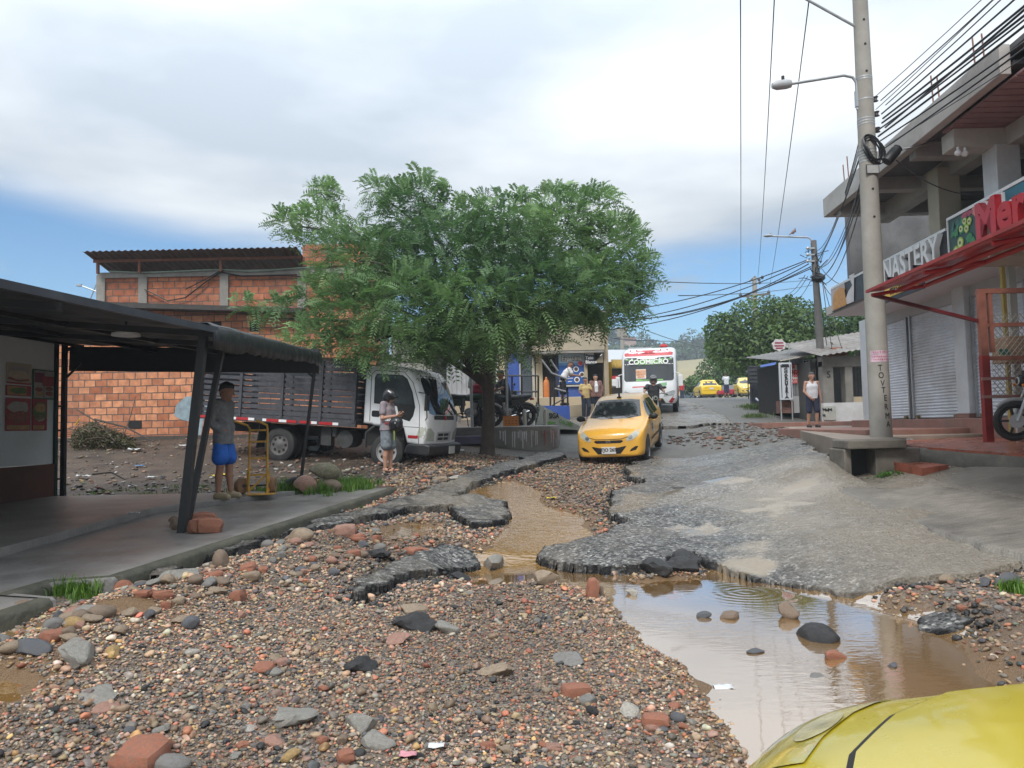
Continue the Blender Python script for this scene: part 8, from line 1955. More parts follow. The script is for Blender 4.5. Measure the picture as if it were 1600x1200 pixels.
def blades(name,pts,hts,label,spread=.05,per=26,col=((.05,.11,.015),(.14,.26,.04)),kind='stuff',seed=1,wdt=.007):
 g=np.random.default_rng(seed);V_,F_,C_=[],[],[];k=0
 for p,h in zip(pts,hts):
  p=np.array(p)
  for _ in range(per):
   a=g.uniform(0,6.283);lean=g.uniform(.1,.8);hh=h*g.uniform(.5,1.15);d=np.array([math.cos(a),math.sin(a),0]);s=np.array([-d[1],d[0],0])*g.uniform(.6,1.3)*wdt
   b_=p+np.array([g.normal(0,spread),g.normal(0,spread),0])
   m1=b_+d*lean*hh*.3+np.array([0,0,hh*.6]);m2=b_+d*lean*hh*.9+np.array([0,0,hh*(1-.3*lean)])
   V_+=[b_-s,b_+s,m1+s*.8,m1-s*.8,m2];F_+=[(k,k+1,k+2,k+3)];F3.append((k+3,k+2,k+4))if 0 else None
   F_+=[(k+3,k+2,k+4,k+4)];k+=5;u=g.random();C_+=[np.array(col[0])*(1-u)+np.array(col[1])*u]*5
 V_,C_=np.array(V_),np.array(C_);F4=[f for f in F_ if f[2]!=f[3]];F3_=[f[:3]for f in F_ if f[2]==f[3]]
 me=mesh_np(name,V_,F4,F3_);vcol(me,C_);o=link(name,me,LEAF);return tag(o,label,'grass',kind=kind)
g=random.Random(2)
def gp(px,py,fn=None):
 x,y=pixel_on(px,py,lambda a,b:base(a,b)*0+np.interp(b,*SW)if fn is None else fn(a,b));return(x,y,swz(y)+.0 if fn is None else gz(x,y))
pts=[]
for px,py,n_,s_ in((450,768,26,14),(430,772,10,8),(540,762,34,16),(565,762,14,10),(500,770,14,30),(520,765,14,8)):
 for _ in range(n_):pts.append(gp(px+g.gauss(0,s_),py+g.gauss(0,2.5)))
blades('grass',pts,[g.uniform(.10,.26)for _ in pts],'bright green grass round the boulders at the back of the left pavement',seed=3)
pts=[gp(117+g.gauss(0,16),925+g.gauss(0,5),base)for _ in range(26)]
blades('grass',pts,[g.uniform(.08,.17)for _ in pts],'green tuft of grass in the left gutter beside the pavement',seed=4,wdt=.005)
pts=[]
for px,py,s_ in((400,833,9),(415,829,5),(490,806,6),(545,787,5),(560,785,4),(100,905,8),(60,895,8),(285,868,6),(450,818,6)):
 for _ in range(6):q=gp(px+g.gauss(0,s_),py+2,base);pts.append((q[0],q[1],q[2]-.01))
blades('weeds',pts,[g.uniform(.03,.08)for _ in pts],'small weeds growing along the left kerb',seed=5,per=16,wdt=.005)
pts=[(P(1388+g.gauss(0,9),722,11.9).x,11.9+g.gauss(0,.12),.80)for _ in range(26)]
pts=[(x,y,gz(x,y))for x,y,z in pts]
g9=np.random.default_rng(9);C=np.concatenate([np.array(p)+g9.normal(0,.05,(22,3))+np.array([0,0,.07])for p in pts]);v,f,c=oval(C,g9.normal(0,.6,C.shape)+np.array([0,0,1]),g9.uniform(.03,.07,len(C)),np.clip(np.array([[.07,.16,.03]])*(1+g9.normal(0,.3,(len(C),1))),.01,1),g9,.8)
me=mesh_np('weed_clump',v,f);vcol(me,c);tag(link('weed_clump',me,LEAF),'leafy green weed growing beside the small red tiled step','plant')
pts=[(pixel_on(1590+g.gauss(0,8),925+g.gauss(0,3),base))for _ in range(12)]
blades('grass',[(x,y,gz(x,y))for x,y in pts],[g.uniform(.05,.12)for _ in pts],'green weeds under the broken slab edge at far right',seed=6,wdt=.006)
pts=[]
for px,py,s_ in((1175,637,5),(1185,640,4),(1182,652,3)):
 for _ in range(10):x,y=pixel_on(px+g.gauss(0,s_),py,base);pts.append((x,y,gz(x,y)))
blades('weeds',pts,[g.uniform(.1,.3)for _ in pts],'weeds at the roadside beside the dark tree stall',seed=7,wdt=.012,spread=.25,col=((.04,.07,.015),(.10,.15,.04)))
pts=[]
for _ in range(60):x,y=g.uniform(-7.6,-4.8),g.uniform(12.6,14.2);pts.append((x,y,gz(x,y)))
blades('grass',pts,[g.uniform(.02,.07)for _ in pts],'thin short grass on the muddy lot',seed=8,per=12,spread=.08)
PAL=[((.30,.22,.15),24),((.22,.16,.115),24),((.20,.18,.155),15),((.125,.115,.105),12),((.065,.066,.07),8),((.02,.02,.021),5),((.33,.13,.08),10),((.34,.21,.145),10),((.33,.21,.09),3),((.38,.34,.28),5)]
PC=np.array([p[0]for p in PAL]);PW=np.array([p[1]for p in PAL],float);PW/=PW.sum()
def stone_mat():
 m=bpy.data.materials.new('pebbles');m.use_nodes=True
 nt=m.node_tree;L=nt.links.new;b=nt.nodes['Principled BSDF']
 at=N(nt,'ShaderNodeAttribute',attribute_name='col');tc=N(nt,'ShaderNodeTexCoord');n1=N(nt,'ShaderNodeTexNoise',Scale=45.,Detail=5.);L(tc.outputs['Object'],n1.inputs['Vector'])
 r=N(nt,'ShaderNodeMapRange');r.inputs['From Min'].default_value=.25;r.inputs['From Max'].default_value=.75;r.inputs['To Min'].default_value=.65;r.inputs['To Max'].default_value=1.3;L(n1.outputs[0],r.inputs[0])
 mu=N(nt,'ShaderNodeVectorMath',operation='MULTIPLY');L(at.outputs['Color'],mu.inputs[0]);L(r.outputs[0],mu.inputs[1]);L(mu.outputs[0],b.inputs['Base Color'])
 rr=N(nt,'ShaderNodeMapRange');rr.inputs['To Min'].default_value=.35;rr.inputs['To Max'].default_value=.8;L(n1.outputs[0],rr.inputs[0]);L(rr.outputs[0],b.inputs['Roughness'])
 return m
PEB=stone_mat()
def ico(sub):
 bm=bmesh.new();bmesh.ops.create_icosphere(bm,subdivisions=sub,radius=1.);v=np.array([x.co[:]for x in bm.verts]);f=np.array([[q.index for q in x.verts]for x in bm.faces]);bm.free();return v,f
I1,I2,I3=ico(1),ico(2),ico(3)
def shapes(src,n,seed,ang=.25):
 g=np.random.default_rng(seed);out=[]
 for i in range(n):
  v=src[0].copy()
  for _ in range(4):
   d=norm(g.normal(0,1,3));lim=g.uniform(.5,.9);h=v@d;v=v-np.outer(np.clip(h-lim,0,None)*.9,d)
  v=v*(1+g.normal(0,ang*.3,(len(v),1)))
  out.append(v)
 return out
def scatter(P_,S3,yaw,cols,src,shp,g):
 0
 n=len(P_);k=len(src[0]);W=np.array(shp)[g.integers(0,len(shp),n)]
 W=W*S3[:,None,:];ti=g.normal(0,.25,n);c,s=np.cos(ti),np.sin(ti)
 x,z=W[...,0]*c[:,None]+W[...,2]*s[:,None],-W[...,0]*s[:,None]+W[...,2]*c[:,None];W=np.stack([x,W[...,1],z],-1)
 c,s=np.cos(yaw),np.sin(yaw);x,y=W[...,0]*c[:,None]-W[...,1]*s[:,None],W[...,0]*s[:,None]+W[...,1]*c[:,None]
 W=np.stack([x,y,W[...,2]],-1)+P_[:,None]
 F_=(src[1][None]+(np.arange(n)*k)[:,None,None]).reshape(-1,3)
 return W.reshape(-1,3),F_,np.repeat(cols,k,0)
g=np.random.default_rng(31)
sh1,sh2=shapes(I1,12,1),shapes(I2,12,2)
def pick(n):
 c=PC[g.choice(len(PC),n,p=PW)]*g.uniform(.5,1.45,(n,1));return np.clip(c*(1+g.normal(0,.05,(n,3))),.008,.9)
def field(n,x0,x1,y0,y1,smin,smax,src,shp,dens=None,power=2.2,sink=.35):
 x,y=g.uniform(x0,x1,n),g.uniform(y0,y1,n)
 ok=np.ones(n,bool)
 px=800+1180*x/y;ok&=(px>-60)&(px<1680)
 lat=x-.072*y
 kx=-3.22+(y-6.2)*.16;ok&=(x>kx+.03)|(y>13.6)
 a=asph(x,y);ok&=(a>.0)|(g.random(n)<.02)
 w=wet(x,y);ok&=(w>.02)|(g.random(n)<.05)
 sl=sdist(SLAB,x,y);ok&=sl>-.02
 if dens is not None:ok&=g.random(n)<dens(x,y)
 x,y=x[ok],y[ok];m=len(x);u=g.random(m)
 s=smin+(smax-smin)*u**power
 S3=np.stack([s*g.uniform(.8,1.3,m),s*g.uniform(.7,1.,m),s*g.uniform(.4,.75,m)],1)*.5
 z=ground(x,y)+S3[:,2]*(1-sink*2*g.random(m))
 return scatter(np.stack([x,y,z],1),S3,g.uniform(0,6.283,m),pick(m)*(.62+.75*vn(x,y,.9,17))[:,None],src,shp,g)
patch=lambda x,y:np.clip(.55+1.6*fbm(x,y,.55,3,120),.12,1)
parts=[field(46000,-3.6,1.6,3.0,6.2,.008,.030,I2,sh2,None,1.5),field(6500,-3.6,1.6,3.0,6.5,.028,.066,I2,sh2,patch,2.2),field(44000,-4.4,2.4,6.0,10.5,.012,.042,I1,sh1,None,1.7),field(7000,-4.4,2.4,6.0,10.5,.035,.085,I2,sh2,patch,2.2),field(15000,-2.5,3.5,10.5,18.5,.025,.085,I1,sh1,None,1.8),field(5000,1.2,5.5,4.2,7.6,.015,.06,I2,sh2,None,1.8),field(2600,-3.5,.5,13.2,17.2,.03,.15,I1,sh1,lambda x,y:.25+.75*ss(.8,0,np.abs(x+1.7-.16*(y-13.2))),2.4)]
crumb=lambda x,y:ss(.26,.0,asph(x,y))*(.25+.75*vn(x,y,1.7,9))
pick_=pick
def pick(n):return np.clip(np.array([[.016,.016,.017]])*g.uniform(.5,2.8,(n,1)),.004,1)
parts+=[field(42000,-3.4,5.5,5.2,12.0,.02,.085,I1,sh1,crumb,2.0),field(16000,-2.6,3.5,12.0,18.0,.03,.11,I1,sh1,crumb,2.0)]
pick=pick_
off=0;VV,FF,CC=[],[],[]
for v,f,c in parts:VV.append(v);FF.append(f+off);CC.append(c);off+=len(v)
me=mesh_np('gravel',np.concatenate(VV),None,np.concatenate(FF));vcol(me,np.clip(np.concatenate(CC)*np.array([1.08,1.02,.95]),0,1));tag(link('gravel',me,PEB,smooth='all'),'wet mixed gravel of river pebbles and broken brick covering the torn up road','gravel',kind='stuff')
n=3600;x=g.uniform(2.5,9.0,n);y=g.uniform(15,25,n);d=sdist(RUB,x,y)+.5*fbm(x,y,1.5,3,44);k=(d<.25)&(g.random(n)<.9);x,y=x[k],y[k];m=len(x)
s=.04+.20*g.random(m)**2.4;S3=np.stack([s,s*.7,s*.24],1)*.5;cols=np.where(g.random((m,1))<.3,np.array([[.17,.085,.06]]),np.array([[.15,.135,.115]]))*g.uniform(.5,1.3,(m,1))
v,f,c=scatter(np.stack([x,y,ground(x,y)+S3[:,2]*.8],1),S3,g.uniform(0,6.28,m),cols,I1,sh1,g)
me=mesh_np('rubble',v,None,f);vcol(me,c);tag(link('rubble',me,PEB),'band of broken brick rubble across the street before the smooth asphalt','rubble',kind='stuff')
n=9000;x=g.uniform(-13,-1.5,n);y=g.uniform(12.8,21.8,n);k=(x<-3.2+(y-13)*.5)&(x>-.8*y)&(g.random(n)<np.clip(.35+1.5*fbm(x,y,.5,3,99),.05,1));x,y=x[k],y[k];m=len(x)
s=.02+.13*g.random(m)**3;S3=np.stack([s,s*.7,s*.4],1)*.5;cols=np.where(g.random((m,1))<.12,np.array([[.42,.40,.38]]),pick(m)*.8)
v,f,c=scatter(np.stack([x,y,ground(x,y)+S3[:,2]*.6],1),S3,g.uniform(0,6.28,m),cols,I1,sh1,g)
me=mesh_np('litter',v,None,f);vcol(me,c);tag(link('litter',me,PEB),'small stones and scraps strewn over the muddy lot','litter',kind='stuff')
g2=random.Random(12)
CN={'tan':(.30,.225,.155),'brown':(.21,.15,.105),'grey':(.20,.195,.185),'slate':(.085,.095,.11),'black':(.018,.018,.02),'brick':(.34,.125,.07),'pink':(.36,.19,.14),'ochre':(.40,.26,.10),'pale':(.42,.39,.34),'concrete':(.25,.24,.215)}
SM={k:M(f'{k} stone',v,.55 if k!='black' else.5,var=.32,scale=13,bump=.55,bscale=38,dirt=(.15,.115,.085)if k!='black' else(.05,.045,.04),dirtamt=.75,rvar=.25)for k,v in CN.items()}
PROTO={}
def proto(kind,colour,i):
 key=(kind,colour,i)
 if key in PROTO:return PROTO[key]
 gg=np.random.default_rng(900+i+len(kind)*7)
 if kind in('lump','cobble','slabstone'):
  v=I3[0].copy();ncut={'lump':7,'cobble':3,'slabstone':9}[kind]
  for _ in range(ncut):
   d=norm(gg.normal(0,1,3));lim=gg.uniform(.45,.8);h=v@d;v=v-np.outer(np.clip(h-lim,0,None)*.92,d)
  r=1+{'lump':.34,'cobble':.09,'slabstone':.16}[kind]*(fbm(v[:,0]+v[:,2],v[:,1]-v[:,2],2.2,4,i)*2)
  v=v*r[:,None];me=mesh_np(f'{kind}',v,None,I3[1])
 else:
  bm=bmesh.new();bmesh.ops.create_cube(bm,size=2.);bmesh.ops.subdivide_edges(bm,edges=bm.edges[:],cuts=5,use_grid_fill=True)
  for p in bm.verts:
   if p.co.x>.2:p.co.x+=.5*float(fbm(p.co.y*1.0+i,p.co.z,1.3,3,i))*(p.co.x)
   n_=.34*float(fbm(p.co.x+p.co.z*1.3,p.co.y-p.co.z,1.6,4,i+5));p.co=(p.co*.5+p.co.normalized()*.6)*(1+n_)
  me=bpy.data.meshes.new(kind);bm.to_mesh(me);bm.free()
 me.materials.append(SM[colour]);me.polygons.foreach_set('use_smooth',[True]*len(me.polygons));me.set_sharp_from_angle(angle=R(32));PROTO[key]=me;return me
def stone(kind,colour,px,py,wpx,label,cat='stone',group=None,flat=.55,yaw=None,tilt=.15,name=None,pos=None,dz=0.,depth=.75,sink=.3,sc=1.):
 p=pos or atpix(px,py);s=wpx*(p-CAM).y/1180/2
 o=bpy.data.objects.new(name or{'lump':'asphalt_lump','cobble':'stone','slabstone':'stone','brick':'broken_brick'}[kind],proto(kind,colour,g2.randrange(5)));COL.objects.link(o)
 s*=sc;o.scale=(s,s*depth,s*flat);o.location=(p.x,p.y,p.z+s*flat*(1-sink)+dz);o.rotation_euler=(g2.uniform(-tilt,tilt),g2.uniform(-tilt,tilt),g2.uniform(0,6.28)if yaw is None else yaw)
 return tag(o,label,cat,group)
U=[('cobble','black',1277,992,66,'big black asphalt lump lying in the front puddle',.70),('slabstone','brown',1232,960,34,'reddish brown rock standing in the puddle behind the black lump',.75),('cobble','slate',1100,960,20,'small dark stone in the puddle nearest the gravel bank',.5),('brick','brown',1140,960,24,'low brown brick piece in the puddle beside the small dark stone',.35),('slabstone','brick',1302,1022,42,'orange brick shard lying below the black lump in the puddle',.3),('slabstone','slate',1180,1013,30,'flat grey chip left of the black lump in the puddle',.25),('cobble','grey',1430,1014,32,'smooth grey stone in the brown right part of the puddle',.4),('cobble','brown',1471,1008,16,'small brown pebble stone at right end of the puddle',.5),('slabstone','slate',1395,1036,20,'dark chip in the puddle close to the yellow bonnet',.4),('slabstone','grey',1276,1050,28,'flat greenish grey stone in the puddle above the yellow headlamp',.2),('brick','pink',1367,1020,36,'thin pinkish sliver in the middle of the puddle',.15),('cobble','slate',1324,938,34,'long flat dark stone at the back edge of the puddle',.2),('slabstone','pale',988,925,24,'pale stone in the puddle corner by the upright brick',.4),('brick','brick',926,935,22,'broken brick standing upright at the puddle corner',1.6),('slabstone','brown',940,932,13,'brown shard leaning on the upright brick',2.0),('slabstone','concrete',772,885,38,'square grey concrete chunk standing in the muddy channel',.55),('lump','black',1025,897,48,'left of the dark asphalt boulders at the puddle head',.5),('lump','black',1066,893,42,'middle of the dark asphalt boulders at the puddle head',.5),('lump','black',1072,880,50,'wide flat dark asphalt boulder behind the other two at the puddle head',.4),('lump','black',716,903,36,'dark asphalt lump broken off the middle patch',.5),('cobble','brick',193,917,32,'lone orange red stone on the gutter concrete below the left pavement',.85),('lump','concrete',282,915,78,'broad grey concrete lump on the bank right of the orange stone',.35),('cobble','tan',262,935,26,'round tan stone in front of the broad grey lump',.75),('cobble','slate',93,979,24,'blue grey stone standing on end in the left gutter',1.3),('cobble','pink',120,972,50,'long pink stone by the blue grey one in the left gutter',.4),('slabstone','concrete',128,988,52,'long rough concrete piece below the pink stone',.45),('cobble','slate',46,1036,60,'long smooth blue grey stone on the left bank',.4),('lump','concrete',118,1040,70,'rough grey brown boulder on the left bank beside the smooth blue stone',.5),('cobble','ochre',114,1006,30,'yellow stone on the left bank',.6),('brick','brick',85,1022,34,'red brick piece on the left bank above the rough boulder',.5),('slabstone','ochre',176,1036,28,'ochre lump right of the rough boulder',.75),('cobble','black',0,1003,30,'black stone at the left picture edge',.7),('cobble','tan',8,970,26,'pale tan stone in the gutter at the left edge',.6),('cobble','brown',36,960,34,'dark mossy stone in the left gutter below the pavement',.6),('brick','brick',222,1190,76,'big orange brick piece at the bottom edge of the picture',.45),('cobble','grey',262,1198,64,'grey stone touching the big orange brick at the bottom',.4),('lump','concrete',455,1130,72,'broad grey concrete lump half buried in front gravel',.4),('slabstone','pink',428,1160,40,'pinkish flat stone in front gravel',.4),('slabstone','ochre',455,1182,40,'ochre stone near the bottom edge of the gravel',.5),('slabstone','concrete',565,1145,62,'grey block in front gravel, farther of the pair',.5),('slabstone','concrete',590,1170,64,'grey block in front gravel, nearer of the pair',.5),('slabstone','pale',390,1138,26,'small white chip in front gravel',.3),('slabstone','pale',300,1024,28,'flat yellowish stone on the smooth gravel strip',.45),('brick','brick',412,1047,34,'thin red brick strip on the smooth gravel',.25),('slabstone','concrete',150,1092,76,'flat silvery slab lying on the left gravel',.12),('slabstone','pink',162,1110,46,'flat reddish stone by the silvery slab',.3),('lump','black',650,980,66,'black asphalt lump in the middle of the gravel',.45),('lump','black',565,1050,54,'dark wet lump in the gravel left of centre',.5),('slabstone','tan',775,1050,62,'long tan slab stone in the centre gravel',.35),('slabstone','grey',890,1030,58,'grey angular slab in the centre gravel',.35),('slabstone','pink',620,1000,50,'reddish slab stone behind the centre gravel',.35),('slabstone','tan',645,955,52,'tan long stone just below the middle asphalt patch',.3),('brick','brick',900,1082,40,'orange brown stone in the right gravel',.5),('cobble','pale',980,1120,44,'pale rounded stone in the right gravel',.4),('brick','brick',1025,1140,36,'orange brick stone near the puddle shore',.6),('cobble','slate',1060,1128,30,'dark blue stone near the puddle shore',.5),('cobble','grey',920,1100,34,'grey round stone in the right gravel',.5),('slabstone','concrete',700,985,60,'greyish slab right of the black lump in the gravel',.4),('slabstone','tan',850,918,50,'tan brick like stone at the lower rim of the muddy channel',.4),('brick','pink',540,845,40,'pink rounded brick on the bank left of the asphalt tongue',.5),('brick','brick',650,862,34,'orange brick on the rubble between the two asphalt patches',.4),('lump','black',590,868,44,'dark asphalt piece on the left rubble bank',.4),('cobble','tan',470,858,40,'tan boulder at the top of the left rubble bank',.6),('cobble','brown',345,898,30,'brown pointed stone at the edge of the left asphalt strip',1.1),('lump','black',380,880,24,'small black stone on the left rubble bank',.8),('brick','brick',388,905,26,'small orange stone on the left rubble bank',.6),('lump','black',732,734,22,'black asphalt lump at the verge beside the lorry',.5),('slabstone','pale',710,746,34,'pale flat stone on the verge by the lorry',.35),('slabstone','tan',690,752,38,'tan flat stone on the verge by the lorry',.3),('cobble','slate',1570,912,46,'dark grey block at the broken slab corner on the right',.5),('brick','brick',1125,688,12,'red stone on the road before the rubble band',.6),('cobble','tan',1475,910,30,'yellowish stone on the right verge by the slab',.6),('lump','slate',1540,916,30,'rough slab fragment by the broken slab corner',.5)]
for kind,colr,px,py,w,lab,fl in U:
 cat={'lump':'asphalt lump' if colr=='black' else 'stone','cobble':'stone','slabstone':'stone','brick':'brick'}[kind]
 inw='in the puddle' in lab or 'puddle head' in lab or 'channel' in lab
 p=atpix(px,py)
 if inw:p.z=max(p.z,float(base(p.x,p.y))-.035)
 yw=None
 stone(kind,colr,px,py,w*(1.25 if inw else 1.08),lab,cat,None,fl,yw if 'upright' not in lab else R(95),pos=p,sink=.62 if not inw else.25,name='brick' if kind=='brick' and 0 else None)
pb_=[('cobble','tan',507,738,50,'largest mossy boulder resting on top of the others in the grass',.62,12.9,.20),('cobble','pink',477,752,37,'boulder with pink face at the left of the pile in the grass',.9,12.6,.0),('cobble','brown',515,757,40,'brown boulder under the largest one in the grass',.6,12.75,.0)]
for kind,colr,px,py,w,lab,fl,Y,dz in pb_:
 q=P(px,py,Y);stone(kind,colr,px,py,w,lab,'boulder',None,fl,.3,.1,'boulder',V((q.x,Y,swz(Y)-.04)),dz,.8,.1)
MOSS=M('mossy boulder',(.20,.175,.115),.75,var=.4,scale=9,bump=.7,bscale=22,dirt=(.09,.10,.045),dirtamt=.8)
bo=[o for o in bpy.data.objects if o.name.startswith('boulder')][0];bo.data=bo.data.copy();bo.data.materials[0]=MOSS
for i,(px,py,w,lab,colr,Y)in enumerate(((327,828,36,'broken clay brick lying nearest the leaning awning post','brick',8.45),(312,826,34,'second broken clay brick pressed against the awning post foot','brick',8.5),(318,810,36,'clay brick lying behind the two at the awning post foot','brick',8.9),(275,822,22,'dark brown stone left of the awning post foot','brown',8.7),(272,808,18,'small dark stone behind the awning post foot','brown',9.0))):
 q=P(px,py,Y);stone('brick' if i<3 else 'cobble',colr,px,py,w,lab,'brick' if i<3 else 'stone',None,.62 if i<3 else.9,(.4,1.2,.2,0,0)[i],.05,None,V((q.x,Y,swz(Y)+(.0 if i<3 else 0))),0,.6,.02)
def bulk(n,region,kinds,size,label,group,cat='stone',name=None):
 k=0;tries=0
 while k<n and tries<n*40:
  tries+=1;px,py=region()
  x,y=pixel_on(px,py,base)
  if float(asph(np.array([x]),np.array([y]))[0])<.03 or float(wet(np.array([x]),np.array([y]))[0])<.05 or x<kerbx(y)+.08 and y<13:continue
  kind,colr=g2.choice(kinds);s=g2.uniform(*size);w=s*1180/y
  stone(kind,colr,px,py,w,label,cat,group,g2.uniform(.35,.7),name=name,pos=V((x,y,gz(x,y))),sink=.4,depth=g2.uniform(.6,.95));k+=1
def bank():
 t=g2.random();return 10+690*t+g2.gauss(0,25),1030-215*t+g2.gauss(0,16)
def front():
 py=900+300*g2.random()**.8;return g2.uniform(60,900+(py-900)*.8),py
def midl():return g2.uniform(420,720),g2.gauss(868,14)
bulk(48,bank,[('cobble','tan'),('cobble','brown'),('slabstone','tan'),('cobble','brown')],(.07,.17),'rounded tan or brown river stone on the bank beside the left gutter','brown river stones on the left bank')
bulk(26,bank,[('cobble','grey'),('lump','concrete'),('cobble','slate')],(.07,.16),'grey river stone on the bank beside the left gutter','grey river stones on the left bank')
bulk(22,bank,[('brick','brick'),('slabstone','pink'),('brick','brick')],(.05,.14),'broken red brick piece on the bank beside the left gutter','brick pieces on the left bank','brick')
bulk(30,midl,[('cobble','pink'),('cobble','tan'),('slabstone','tan'),('brick','brick'),('cobble','grey')],(.06,.15),'loose stone in the rubble between the left asphalt strip and the middle patch','stones in the middle rubble')
bulk(20,front,[('cobble','tan'),('slabstone','tan'),('cobble','brown'),('slabstone','brown'),('cobble','pale')],(.045,.09),'tan or brown cobble lying in the foreground gravel','brown cobbles in the foreground gravel')
bulk(22,front,[('slabstone','grey'),('cobble','grey'),('slabstone','concrete'),('cobble','slate')],(.045,.095),'grey cobble lying in the foreground gravel','grey cobbles in the foreground gravel')
bulk(20,front,[('brick','brick'),('slabstone','brick'),('brick','pink')],(.04,.085),'orange red brick fragment lying in the foreground gravel','brick fragments in the foreground gravel','brick')
bulk(14,front,[('lump','black'),('cobble','black')],(.04,.085),'black asphalt fragment lying in the foreground gravel','asphalt fragments in the foreground gravel','asphalt lump')
bulk(22,lambda:(g2.uniform(1380,1600),g2.uniform(895,960)),[('brick','brick'),('slabstone','tan'),('brick','pink'),('cobble','grey')],(.035,.085),'brick or stone chip on the right verge below the concrete apron','chips on the right verge','stone')
YBH=20.6;t=thing('brush_heap','heap of cut branches and dead leaves against the brick wall','brush heap',P(155,690,YBH))
mb=MB();g4=random.Random(6)
for i in range(120):
 px=g4.uniform(112,215);hh=max(0,1-abs(px-145)/75);q=P(px,692,YBH+g4.uniform(-.9,.6));q.z=gz(q.x,q.y)+g4.uniform(0,.75)*hh;d=V((g4.uniform(-1,1),g4.uniform(-.4,.4),g4.uniform(-.25,.35)))*g4.uniform(.4,1.0);mb.tube([q-d*.5,q+V((0,0,g4.uniform(-.08,.1))),q+d*.5],[.014,.011,.005],5)
obj('branches',mb,M('dead wood',(.12,.085,.06),.85,var=.4),t,world=True)
g9=np.random.default_rng(19);n=2600;px=g9.uniform(112,212,n);hh=np.clip(1-np.abs(px-145)/75,.05,1);Y=YBH+g9.uniform(-.9,.6,n);C=np.array([list(P(a,692,b))for a,b in zip(px,Y)]);C[:,2]=ground(C[:,0],C[:,1])+g9.random(n)**.7*.62*hh
v,f,c=oval(C,g9.normal(0,1,C.shape)+np.array([0,0,.6]),g9.uniform(.06,.16,n),np.clip(np.array([[.085,.085,.045]])*g9.uniform(.3,1.8,(n,1)),.01,1),g9,.4);inv=np.array(MW[t.name].inverted());me=mesh_np('dead_leaves',v+inv[:3,3],f);vcol(me,c);link('dead_leaves',me,LEAF,t)
for i,(a,b,Ya,Yb,r,lab)in enumerate((((120,640),(180,690),20.4,19.6,.02,'thin bare branch leaning on the brush heap'),((148,655),(240,690),20,19.4,.03,'long bare branch reaching right out of the brush heap'),((190,690),(212,620),20.4,21.6,.018,'bare stick leaning on the brick wall above the vent'),((145,741),(195,749),14.3,13.9,.02,'dark stick lying on the muddy lot'),((118,664),(124,655),20.2,20,.02,'yellow stick in the brush heap'))):
 p0,p1=P(*a,Ya),P(*b,Yb);p0.z=max(p0.z,gz(p0.x,p0.y)+.02);p1.z=max(p1.z,gz(p1.x,p1.y)+.02);mb=MB();mid=p0.lerp(p1,.5)+V((.05,0,.08));mb.tube([p0,mid,p1],[r,r*.8,r*.5],6);tag(obj('stick',mb,BARK if i!=4 else YEL,smooth=True),lab,'stick')
PAPER,BLUEB,YELB=M('white plastic scrap',(.55,.56,.56),.5,var=.1),M('blue plastic scrap',(.10,.22,.42),.4),M('yellow plastic scrap',(.60,.45,.05),.5)
for i,(px,py,w,mt,lab)in enumerate(((190,697,22,PAPER,'white plastic scrap by the brush heap, left'),(212,706,20,PAPER,'long white wrapper by the brush heap, right'),(214,694,12,PAPER,'small white scrap at the foot of the brick wall'),(130,748,20,PAPER,'crumpled white paper on the lot near the stall post'),(237,749,16,PAPER,'white plastic bag on the lot beside the grass'),(219,731,14,BLUEB,'blue wrapper on the muddy lot'),(332,747,14,YELB,'yellow scrap behind the legs of the young man'),(348,744,10,YELB,'second yellow scrap right behind the legs of the young man'),(210,821,16,PAPER,'white paper on the edge of the upper pavement'),(207,762,12,PAPER,'white scrap in the grass at the lot edge'),(290,700,18,PAPER,'white scrap at the wall behind the awning post'),(862,782,16,YELB,'yellow scrap on the gravel beside the muddy channel'),(1130,1068,30,PAPER,'crumpled white wrapper at the puddle shore'),(638,1188,26,M('pink scrap',(.5,.22,.25),.6),'pink scrap in the gravel at the bottom edge'),(682,1172,24,PAPER,'small white paper in the gravel at the bottom'),(1425,686,12,PAPER,'white paper on the red tiles by the pole'),(1366,706,8,PAPER,'white scrap by the little red step'),(558,690,16,PAPER,'white scrap under the lorry'),(720,706,10,PAPER,'white scrap under the tree'))):
 if i==15:q=S_(5.8,12.9,1.22)
 elif 200<px<215 and py==821:q=P(px,py,9.4);q.z=TZ(9.4)+.02
 else:q=atpix(px,py);q.z=gz(q.x,q.y)+.01
 s_=w*q.y/1180/2;n_=7;rows=[[q+V(((u-.5)*2*s_,(v_-.5)*1.3*s_,s_*(.15+.75*(float(fbm(u*2+i,v_*2,1.6,3,i))+.3))))for u in np.linspace(0,1,n_)]for v_ in np.linspace(0,1,n_)]
 mb=MB();mb.grid(rows);tag(obj('litter_scrap',mb,mt,smooth='all',solid=.004),lab,'litter')
q=P(403,778,11.9);t=thing('hand_truck','yellow steel hand truck with brown tyred wheels on the left pavement','hand truck',(q.x,11.9,TZ(11.9)-.01),R(6))
HY=M('worn yellow steel',(.52,.28,.035),.5,var=.25,scale=10,dirt=(.25,.13,.04),dirtamt=.5)
mb=MB();hh=1.02
for x in(-.135,.135):mb.tube([(x*1.05,.0,.02),(x,.06,hh),(x*1.1-.02,-.0+.04,hh+.06),(x*1.3-.16,-.16,hh+.13)],.017,8)
for z in(.30,.56,.82,1.0):mb.bar((-.135,.02+.04*z,z),(.135,.02+.04*z,z),.03,.03)
mb.bar((-.135,.03,.06),(.10,.03,.28),.012,.03);mb.bar((-.16,.03,.04),(-.16,.03,.36),.03,.03);mb.bar((.16,.03,.04),(.16,.03,.36),.03,.03);mb.bar((-.16,.03,.36),(-.10,.04,.40),.03,.03);obj('frame',mb,HY,t,smooth=True,angle=40)
